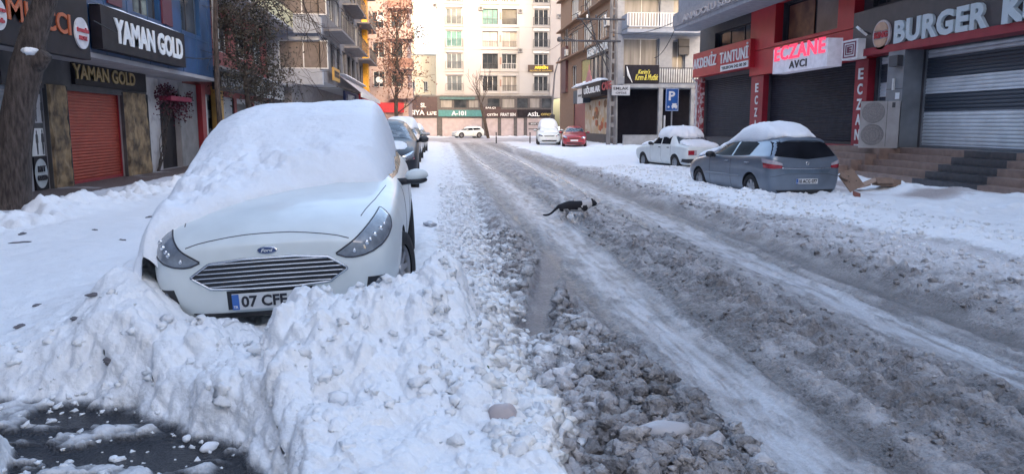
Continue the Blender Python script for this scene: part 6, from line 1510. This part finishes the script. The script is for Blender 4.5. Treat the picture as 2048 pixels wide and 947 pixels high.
def trees():
    # near leaning plane tree at the left edge
    g = np.random.default_rng(21); t = thing('tree', (-8.35, 15.0, .15), 'thick leaning tree trunk at the left edge in front of the shops', 'tree')
    b = MB(); P = []; Rr = []
    pts = [(-8.00, 15.2, .02, .46), (-7.97, 15.2, .3, .35), (-7.83, 15.2, 1.24, .31), (-7.62, 15.2, 2.16, .27), (-7.44, 15.2, 2.79, .26), (-7.30, 15.2, 3.3, .23), (-7.02, 15.2, 3.96, .19), (-6.8, 15.2, 4.6, .18), (-6.5, 15.3, 5.5, .17), (-6.3, 15.4, 6.6, .15)]
    b.tube([p[:3] for p in pts], [p[3] for p in pts], 20, cap=False)
    V = []
    for v in b.V:
        k = float(fbm(np.array([math.atan2(v[1] - 15.2, v[0] + 8.1) * 1.5]), np.array([v[2] * 2.0]), 3, 9)[0]); c = np.interp(v[2], [p[2] for p in pts], [p[0] for p in pts])
        V.append((c + (v[0] - c) * (1 + .22 * k), 15.2 + (v[1] - 15.2) * (1 + .22 * k), v[2]))
    b.V = V; b.build('trunk', M['bark'], t, smooth=True)
    b = MB(); tips = []
    b.tube([(-7.45, 15.2, 2.75), (-7.20, 15.1, 2.82), (-7.04, 15.05, 2.98)], [.19, .15, .12], 10)       # sawn stump with snow
    for (d, L, r) in (((.9, .35, .55), 3.4, .10), ((.75, -.1, .9), 3.0, .09), ((.2, .6, 1), 3.2, .12), ((-.5, .2, 1), 3.0, .11), ((1, .8, .35), 3.6, .08)):
        limb(b, (-6.35, 15.4, 6.2), d, L, r, 3, g, tips, 6, .16, .02, 3, .55)
    b.build('branches', M['bark'], t, smooth=True)
    V, F = ico(3); q = V * np.array([.14, .14, .08]) * (1 + .25 * vn(V[:, 0] * 3, V[:, 1] * 3 + V[:, 2], 4))[:, None] + np.array([-7.30, 15.02, 3.02])
    tag(link_mesh('snow_lump', q, F, M['snow'], None, smooth=True), 'small lump of snow in the fork of the near leaning tree', 'snow')
    # thin bare branches hanging into the top of the picture (a slim street tree further on)
    g = np.random.default_rng(33); t = thing('bare_tree', (-5.6, 24.0, .2), 'slim bare street tree with thin twigs hanging over the left pavement', 'tree')
    b = MB(); tips = []
    b.tube([(-8.0, 30.2, 6.6), (-7.0, 30, 7.2), (-5.0, 30, 7.6)], [.07, .055, .04], 6)
    for k in range(6): limb(b, (-7.4 + .5 * k, 30, 7.1 + .1 * k), (g.uniform(-.1, .9), g.uniform(-.3, .3), g.uniform(-.9, -.2)), 2.4, .035, 3, g, tips, 6, .17, -.03, 3, .5, .007)
    b.build('branches', M['bark'], t, smooth=True)
    b = MB().tube([(-8.1, 30.4, .1), (-8.15, 30.3, 3), (-8.1, 30.3, 5), (-8.0, 30.2, 6.6), (-8.1, 30.2, 10)], [.11, .10, .09, .08, .05], 8); b.build('trunk', M['bark'], t, smooth=True)
    # dark evergreen in front of the cream building
    g = np.random.default_rng(44); c = Vector((-7.75, 33.0, 0)); t = thing('evergreen_tree', (c.x, c.y, .2), 'dark evergreen street tree beyond the blue building', 'tree')
    b = MB(); tips = []; b.tube([(c.x, c.y, 0), (c.x + .1, c.y, 2.2), (c.x, c.y, 4.2)], [.14, .12, .10], 8)
    for k in range(11):
        a = k * 2.4; limb(b, (c.x, c.y, 2.6 + .35 * k), (math.cos(a), math.sin(a), .55), 1.25 - .02 * k, .05, 2, g, tips, 4, .2, .02, 3, .7)
    b.build('trunk', M['bark'], t, smooth=True)
    leaves(tips, 6500, .30, .065, g, 1.3).build('crown', pm('evergreen_leaf', (.022, .024, .02), c2=(.07, .06, .045), scale=1.6, rough=.7), t)
    # brown leaved tree down the street
    g = np.random.default_rng(55); c = Vector((-2.9, 61.0, 0)); t = thing('brown_leaved_tree', (c.x, c.y, .2), 'slender tree with clinging dry brown leaves before the pinkish apartment', 'tree')
    b = MB(); tips = []; b.tube([(c.x, c.y, 0), (c.x - .1, c.y, 3), (c.x + .05, c.y, 6), (c.x + .1, c.y, 9.5)], [.17, .15, .11, .06], 8)
    for k in range(16):
        a = k * 2.4; z = 2.6 + .47 * k; limb(b, (c.x, c.y, z), (math.cos(a), math.sin(a), .9), 2.1 - .06 * k, .055, 2, g, tips, 5, .18, .08, 3, .55, .012)
    b.build('trunk', M['bark'], t, smooth=True)
    leaves(tips, 2300, .38, .10, g, 1.0).build('crown', pm('dry_leaf', (.12, .055, .04), c2=(.30, .16, .12), scale=2, rough=.8), t)
    # small bare tree in front of the far shops, leaning
    g = np.random.default_rng(66); c = Vector((6.2, 96, 0)); t = thing('bare_tree', (c.x, c.y, .2), 'small bare leaning tree in front of the teal sign at the street end', 'tree')
    b = MB(); tips = []; b.tube([(c.x + .4, c.y, 0), (c.x, c.y, 2), (c.x - .5, c.y, 4.2)], [.2, .19, .2], 7)
    for k in range(7):
        a = g.uniform(0, 6.28); limb(b, (c.x - .5, c.y, 4.1), (math.cos(a) * .5, .2 * math.sin(a), 1), 2.4, .05, 2, g, tips, 4, .12, .04, 3, .4, .015)
    b.build('trunk', M['bark'], t, smooth=True)

# ------------------------------------------------------------------ street furniture
def furniture():
    con = pm('pole_concrete', (.17, .165, .17), rough=.85, var=.25, scale=1.5)
    # utility pole: latticed concrete mast with cross arms
    t = thing('utility_pole', (12.9, 55.5, .2), 'tall concrete utility pole with cross arms and insulators', 'pole')
    x, y = 12.75, 55.0; H = 11.0
    V = []; b = MB()
    for s in (-1, 1): b.tube([(x + s * .26, y, .1), (x + s * .16, y, H)], [.17, .11], 4)
    for k in range(14): z = .8 + k * .75; w = .24 - .12 * z / H; b.box(x - w, x + w, y - .04, y + .04, z, z + .12 + .2 * (k % 2))
    b.build('mast', con, t)
    for (z, x0, x1) in ((H - .25, -4.5, .8), (H - 1.9, -4.4, .8), (H - 3.4, -6.2, .5)):
        MB().tube([(x + x0 * .62, y - .1, z), (x + x1, y - .1, z)], .07, 4).build('cross_arm', M['iron'], t)
    for k in range(5):
        for z in (H - .25, H - 1.9):
            xx = x - 2.6 + k * .65; MB().lathe([(.02, 0), (.07, .06), (.05, .12), (.08, .18), (.03, .26), (.001, .28)], (xx, y - .1, z + .05), 'z', 8).build('insulator', M['frame_white'] if k % 2 else M['iron'], t)
    b = MB(); b.tube([(x, y, H - 6.2), (x - 1.3, y - .1, H - 3.4)], .05, 4).tube([(x, y, H - 5.0), (x - 2.4, y - .1, H - 1.9)], .045, 4).tube([(x - 1.3, y - .1, H - 3.4), (x - 2.2, y - .1, H - .25)], .04, 4).tube([(x - 2.6, y - .1, H - 3.4), (x - 3.6, y - .2, H - 3.2)], .05, 5); b.build('brace', M['iron'], t)
    lp = MB().lathe([(.001, 0), (.16, .03), (.2, .2), (.1, .35), (.001, .36)], (x - 3.9, y - .1, H - 3.5), 'z', 12).build('lamp_head', M['iron'], t, smooth=True)
    g = np.random.default_rng(4)
    b = MB()
    for k in range(7):
        P = [Vector((x - .3 - g.random() * 2, y - .15, H - .3 - g.random() * 3))]; 
        for q in range(4): P.append(P[-1] + Vector((g.normal() * .5, 0, -g.random() * .8)))
        b.tube(P, .02, 4)
    b.build('loose_cables', M['rubber'], t)
    tag(MB().box(11.2, 12.9, 53.2, 54.4, .1, .75).build('x', con, None), 'x', 'x') and bpy.data.objects.remove(bpy.data.objects['x'])
    # overhead wires
    def wire(p, q, sag, lab, r=.018):
        P = [Vector(p).lerp(Vector(q), k / 16) - Vector((0, 0, sag * 4 * (k / 16) * (1 - k / 16))) for k in range(17)]
        tag(MB().tube(P, r, 5).build('overhead_wire', M['rubber'], None), lab, 'wire', 'overhead wires')
    wire((12.2, 55, 8.3), (11.9, 36, 6.8), .5, 'dark wire from the utility pole to the grey overhang')
    wire((11.0, 55, 9.6), (12.4, 90, 10), .6, 'wire running from the utility pole down the street')
    wire((-8.3, 31.4, 4.6), (-6.5, 56, 4.4), .6, 'thin wire sagging along the left shop fronts')
    wire((-8.2, 20, 4.2), (-8.3, 31.4, 4.3), .35, 'thin cable looping across the blue overhang')
    wire((12.9, 45, 5.6), (11.9, 38, 6.4), .3, 'short cable beside the grey overhang corner')
    # parking sign
    t = thing('parking_sign', (9.92, 31.8, .2), 'blue parking sign with white P and car symbol on a grey post', 'sign'); y = 31.8; x = 9.92
    MB().tube([(x + .02, y + .04, 0), (x + .02, y + .04, 3.25)], .035, 8).build('post', M['concrete'], t)
    MB().box(x - .32, x - .26, y - .0, y + .05, 1.35, 2.1).build('side_rod', M['frame_white'], t)
    pn = MB().box(x - .28, x + .28, y - .03, y, 2.28, 3.22).build('panel', pm('sign_blue', (.015, .10, .36), rough=.4), t); W = M['letter_white']
    MB().box(x - .265, x + .265, y - .034, y - .031, 3.19, 3.205).box(x - .265, x + .265, y - .034, y - .031, 2.295, 2.31).box(x - .265, x - .25, y - .034, y - .031, 2.31, 3.19).box(x + .25, x + .265, y - .034, y - .031, 2.31, 3.19).build('border', W, pn)
    letters('lettering', 'P', Vector((x - .15, y - .031, 2.72)), X1, Z1, -Y1, .27, .38, W, pn, depth=.006, bold=.03)
    MB().box(x - .02, x + .22, y - .037, y - .031, 2.42, 2.52).box(x + .01, x + .19, y - .037, y - .031, 2.52, 2.60).box(x, x + .05, y - .037, y - .031, 2.38, 2.42).box(x + .15, x + .20, y - .037, y - .031, 2.38, 2.42).build('car_symbol', W, pn)
    MB().lathe([(.001, -.037), (.045, -.037), (.045, -.031)], (x - .15, y, 2.45), 'y', 14).build('dot_symbol', W, pn)
    # street lamp far right, bollards
    t = thing('street_lamp', (15.2, 96, .2), 'slim curved grey street lamp at the right corner of the street end', 'street lamp')
    MB().tube([(14.6, 96, .1), (14.6, 96, 4), (14.9, 96, 8), (15.4, 96, 9.8), (16.2, 96, 10.7)], [.13, .12, .10, .08, .06], 8).build('pole', con, t, smooth=True); MB().xbox((16.5, 96, 10.75), (.7, .25, .12), Matrix.Rotation(R(-20), 3, 'Y')).build('lamp_head', M['frame_dark'], t); MB().box(14.35, 14.9, 95.7, 96.2, 2.2, 3.0).build('control_box', M['iron'], t)
    proto = None
    for k, (xx, yy, lb) in enumerate(((5.1, 64.5, 'left of the two thin dark bollards at the street end'), (7.95, 64.5, 'right of the two thin dark bollards at the street end'))):
        t = thing('bollard', (xx, yy, .1), lb, 'bollard', 'thin bollards at the street end')
        MB().tube([(xx, yy, .05), (xx, yy, 1.0)], .055, 8).build('post', M['iron'], t); MB().lathe([(.06, 0), (.075, .03), (.06, .07), (.001, .12)], (xx, yy, 1.0), 'z', 10).build('cap', M['iron'], t); MB().lathe([(.058, 0), (.058, .10)], (xx, yy, .72), 'z', 10).build('band', M['tail_clear'], t)
    # cat
    cat()
    # cardboard
    t = thing('cardboard_box', (8.80, 15.5, gz(8.55, 15.6)), 'torn brown cardboard box tilted on edge in the snow behind the blue hatchback', 'box')
    z = gz(8.55, 15.6)
    Mx = Matrix.Rotation(R(-28), 3, 'Y') @ Matrix.Rotation(R(-28), 3, 'X') @ Matrix.Rotation(R(8), 3, 'Z')
    MB().xbox((8.86, 15.6, z + .24), (.36, .03, .44), Mx).build('side_panel', M['card'], t); MB().xbox((8.70, 15.62, z + .34), (.18, .02, .2), Matrix.Rotation(R(25), 3, 'Y') @ Matrix.Rotation(R(-50), 3, 'X')).build('flap', M['card'], t)
    b = MB()
    for (dx, dz) in ((.0, .10), (.08, -.06), (-.07, -.02)): c = Vector((8.86, 15.6, z + .24)) + Mx @ Vector((dx, -.017, dz)); b.xbox(c, (.022, .004, .022), Mx)
    b.build('hand_hole', M['plate_ink'], t)
    tag(MB().xbox((8.66, 15.0, gz(8.66, 15.0) + .05), (.17, .02, .15), Matrix.Rotation(R(20), 3, 'Y') @ Matrix.Rotation(R(-35), 3, 'X')).build('cardboard_scrap', pm('card_red', (.22, .09, .075), rough=.9), None), 'small reddish cardboard scrap in front of the tilted box', 'scrap')
    cx, cy = 10.25, 16.9; z = gz(cx, cy); t = thing('cardboard_box', (cx, cy, z), 'collapsed brown cardboard box lying flat with its flaps spread', 'box')
    MB().xbox((cx + .22, cy, z + .14), (.50, .35, .17), Matrix.Rotation(R(3), 3, 'Y')).build('box_body', M['card'], t)
    MB().xbox((cx - .18, cy, z + .16), (.42, .34, .015), Matrix.Rotation(R(-22), 3, 'Y')).xbox((cx - .40, cy - .02, z + .06), (.30, .3, .015), Matrix.Rotation(R(-14), 3, 'Y')).build('flap', pm('cardboard_light', (.36, .25, .19), rough=.9), t)
    MB().xbox((cx + .05, cy - .20, z + .20), (.40, .16, .012), Matrix.Rotation(R(50), 3, 'X')).build('flap', M['card'], t)
    # stones, dark lumps and leaves lying on the snow
    g = np.random.default_rng(77); var, F = rock_variants(3, 6, 4, .4)
    stm = pm('stone', (.09, .09, .10), rough=.8, c2=(.18, .17, .19), scale=10, bump=.4)
    ICEP = pm('dirty_ice', (.30, .33, .40), c2=(.55, .58, .63), rough=.3, scale=9, bump=1, bscale=10)
    def ground_at(px, py, zz=.25):
        d = CAMM @ Vector(((px - 1024) / FPX, (473.5 - py) / FPX, -1)); lo = 2.5; P = None
        t = 2.0
        while t < 60:
            q = Vector((0, 0, CAMZ)) + d * t
            if q.z <= gz(q.x, q.y): return q
            t += .02 + t * .003
        return q
    items = [(220, 725, .034, 'stone', stm, 'small dark stone on the snow in front of the white hatchback', (1, 1, .8)),
             (860, 452, .105, 'ice_chunk', ICEP, 'dirty grey ice chunk beside the front wheel of the white hatchback', (1.2, .7, .5)),
             (1325, 872, .095, 'ice_slab', pm('ice_slab_white', (.42, .41, .43), c2=(.50, .49, .51), rough=.4, scale=9), 'smooth pale ice slab among the brown slush clods in the foreground', (1.5, .75, .5)),
             (420, 898, .045, 'snow_ball', M['snow'], 'small white snow chunk on the wet asphalt, right one', (1.2, .7, .6)), (375, 885, .028, 'snow_ball', M['snow'], 'small white snow chunk on the wet asphalt, middle one', (1, .9, .7)), (228, 920, .024, 'snow_ball', M['snow'], 'small white snow chunk on the wet asphalt, left one', (1, .9, .8)),
             (40, 655, .03, 'stone', stm, 'tiny stone at the left edge of the snow field', (1.4, .8, .5)), (150, 640, .022, 'stone', stm, 'tiny dark stone left of the parked hatchback', (1, 1, .6)),
             (190, 594, .032, 'leaf_litter', stm, 'dark wet leaf lying on snow left of the hatchback bumper', (1.5, .7, .35)), (75, 610, .03, 'leaf_litter', stm, 'dark wet leaf lying on snow near the left edge', (1.5, .7, .3)), (245, 480, .05, 'leaf_litter', stm, 'dark wet leaf on the snow before the near tree', (1.6, .6, .2)),
             (190, 460, .05, 'leaf_litter', stm, 'dark leaf on the ridge of snow by the scraped path', (1.6, .6, .2)), (45, 468, .07, 'leaf_litter', stm, 'dark leaf on the snow below the near tree', (1.6, .5, .2)), (40, 486, .06, 'leaf_litter', stm, 'second dark leaf below the near tree, closer to the viewer', (1.6, .5, .2)), (300, 434, .05, 'leaf_litter', stm, 'dark leaf near the snow heap beside the hatchback', (1.5, .6, .25)),
             (975, 742, .012, 'green_scrap', pm('scrap_green', (.08, .13, .07)), 'tiny green scrap stuck in the snow bank edge', (.8, .5, 1.8)), (1005, 845, .075, 'brown_snow_ball', pm('brown_ball', (.46, .40, .40), rough=.6), 'rounded brownish snow ball at the foot of the white bank', (1, .9, .9)),
             (40, 662, .02, 'stone', stm, '', (1, 1, 1))][:-1]
    for k, (px, py, s, nm, m, lab, sc3) in enumerate(items):
        q = ground_at(px, py); vb = var[k % 6]; vb = (vb + 2 * vb / np.linalg.norm(vb, axis=1, keepdims=True)) / 3 if nm in ('brown_snow_ball', 'ice_slab', 'snow_ball') else vb; v = vb * s * np.array(sc3); a = g.uniform(0, 3) if nm != 'ice_slab' else .1; c, s_ = math.cos(a), math.sin(a)
        v = np.stack([v[:, 0] * c - v[:, 1] * s_, v[:, 0] * s_ + v[:, 1] * c, v[:, 2]], -1) + np.array([q.x, q.y, gz(q.x, q.y) + s * sc3[2] * .35])
        tag(link_mesh(nm, v, F, m, None, smooth=nm != 'stone'), lab, nm.replace('_', ' '))

def cat():
    x0, y0 = 2.44, 13.3; z0 = gz(x0, y0)
    def skin(vs, es, rs, name, m, parent, lv=2):
        me = bpy.data.meshes.new(name); me.from_pydata([tuple(v) for v in vs], es, []); o = bpy.data.objects.new(name, me); col.objects.link(o)
        md = o.modifiers.new('k', 'SKIN'); 
        for i, r in enumerate(rs): me.skin_vertices[0].data[i].radius = r if hasattr(r, '__len__') else (r, r)
        me.skin_vertices[0].data[0].use_root = True
        s = o.modifiers.new('s', 'SUBSURF'); s.levels = lv; s.render_levels = lv; bpy.context.view_layer.update()
        ev = bpy.data.meshes.new_from_object(o.evaluated_get(bpy.context.evaluated_depsgraph_get())); bpy.data.objects.remove(o)
        ev.polygons.foreach_set('use_smooth', [True] * len(ev.polygons)); ev.materials.clear(); ev.materials.append(m); q = bpy.data.objects.new(name, ev); col.objects.link(q); q.parent = parent; return q
    t = thing('cat', (x0, y0, z0), 'black and white cat walking across the slushy road to the right', 'cat', rz=R(4)); t.scale = (1.08, 1.08, 1.08)
    # coat: large black patches on white, laid out on the body itself
    m = bpy.data.materials.new('cat_coat'); m.use_nodes = True; N = m.node_tree.nodes; L = m.node_tree.links; bs = N['Principled BSDF']; bs.inputs['Roughness'].default_value = .85
    at = N.new('ShaderNodeAttribute'); at.attribute_name = 'coat'; no = N.new('ShaderNodeTexNoise'); no.inputs['Scale'].default_value = 60; tc = N.new('ShaderNodeTexCoord'); L.new(tc.outputs['Object'], no.inputs['Vector'])
    ad = N.new('ShaderNodeMath'); ad.operation = 'MULTIPLY_ADD'; L.new(no.outputs[0], ad.inputs[0]); ad.inputs[1].default_value = .5; L.new(at.outputs['Fac'], ad.inputs[2])
    rp = N.new('ShaderNodeValToRGB'); rp.color_ramp.elements[0].position = .70; rp.color_ramp.elements[1].position = .80; rp.color_ramp.elements[0].color = (.50, .49, .50, 1); rp.color_ramp.elements[1].color = (.012, .012, .018, 1); L.new(ad.outputs[0], rp.inputs[0]); L.new(rp.outputs[0], bs.inputs['Base Color'])
    V = [(-.20, 0, .235), (-.10, 0, .235), (.0, 0, .22), (.10, 0, .22), (.18, 0, .235), (.24, 0, .26), (.305, 0, .272), (.345, 0, .258), (.378, 0, .246)]
    Rr = [(.082, .088), (.092, .100), (.090, .096), (.088, .100), (.074, .086), (.058, .062), (.066, .066), (.052, .046), (.022, .018)]
    E = [(i, i + 1) for i in range(8)]
    def add(chain, rad, root):
        p = root
        for c, r in zip(chain, rad): V.append(c); Rr.append((r, r)); E.append((p, len(V) - 1)); p = len(V) - 1
    add([(-.22, -.045, .17), (-.18, -.05, .105), (-.245, -.05, .06), (-.235, -.05, .012), (-.20, -.05, .010)], [.046, .028, .017, .015, .014], 0)
    add([(-.17, .045, .17), (-.10, .05, .11), (-.14, .05, .06), (-.11, .05, .012), (-.075, .05, .010)], [.044, .028, .017, .015, .014], 0)
    add([(.17, -.045, .15), (.15, -.045, .085), (.185, -.045, .03), (.215, -.045, .012)], [.034, .020, .015, .015], 4)
    add([(.19, .04, .15), (.235, .045, .09), (.27, .045, .04), (.30, .045, .012)], [.034, .020, .015, .015], 4)
    add([(-.27, 0, .225), (-.33, 0, .17), (-.385, 0, .12), (-.44, 0, .09), (-.50, 0, .085), (-.53, 0, .095)], [.030, .020, .019, .019, .018, .012], 0)
    o = skin(V, E, Rr, 'body', m, t)
    co = np.array([v.co[:] for v in o.data.vertices]); x, y, z = co[:, 0], co[:, 1], co[:, 2]
    blk = ((x < -.20) & (z > .15)) | (x < -.27) | ((x > -.26) & (x < .12) & (z > .185 - .25 * (x < -.05) * 0)) | (np.hypot((x - .15) / .05, (z - .20) / .055) < 1) | ((x > .285) & ~((x > .35) & (z < .25)))
    blk &= ~((x > .085) & (x < .105) & (z < .25)); blk &= ~((z < .12) & (x > -.26)); blk &= ~((x > .12) & (x < .285) & ~(np.hypot((x - .15) / .05, (z - .20) / .055) < 1))
    a = o.data.attributes.new('coat', 'FLOAT', 'POINT'); a.data.foreach_set('value', np.where(blk, 1.0, 0.0).astype(np.float32))
    for s in (-1, 1):
        b = MB().add([(.275, s * .012, .305), (.315, s * .018, .308), (.30, s * .045, .300), (.292, s * .034, .352)], [(0, 1, 3), (1, 2, 3), (2, 0, 3), (0, 2, 1)]); b.build('ear', M['black_sign'], t, local=True)
        v, f = ico(2); link_mesh('eye', v * .007 + np.array([.352, s * .028, .272]), f, pm('cat_eye', (.35, .38, .10), rough=.1), t, local=True, smooth=True)
    v, f = ico(1); link_mesh('nose', v * np.array([.006, .008, .005]) + np.array([.398, 0, .250]), f, pm('cat_nose', (.20, .08, .08)), t, local=True)
mats()
build_ground()
left_side(); far_building(); right_side(); rear_block()
trees()
front_car(); silver_car(); white_sedan(); other_cars()
furniture()
scatter()
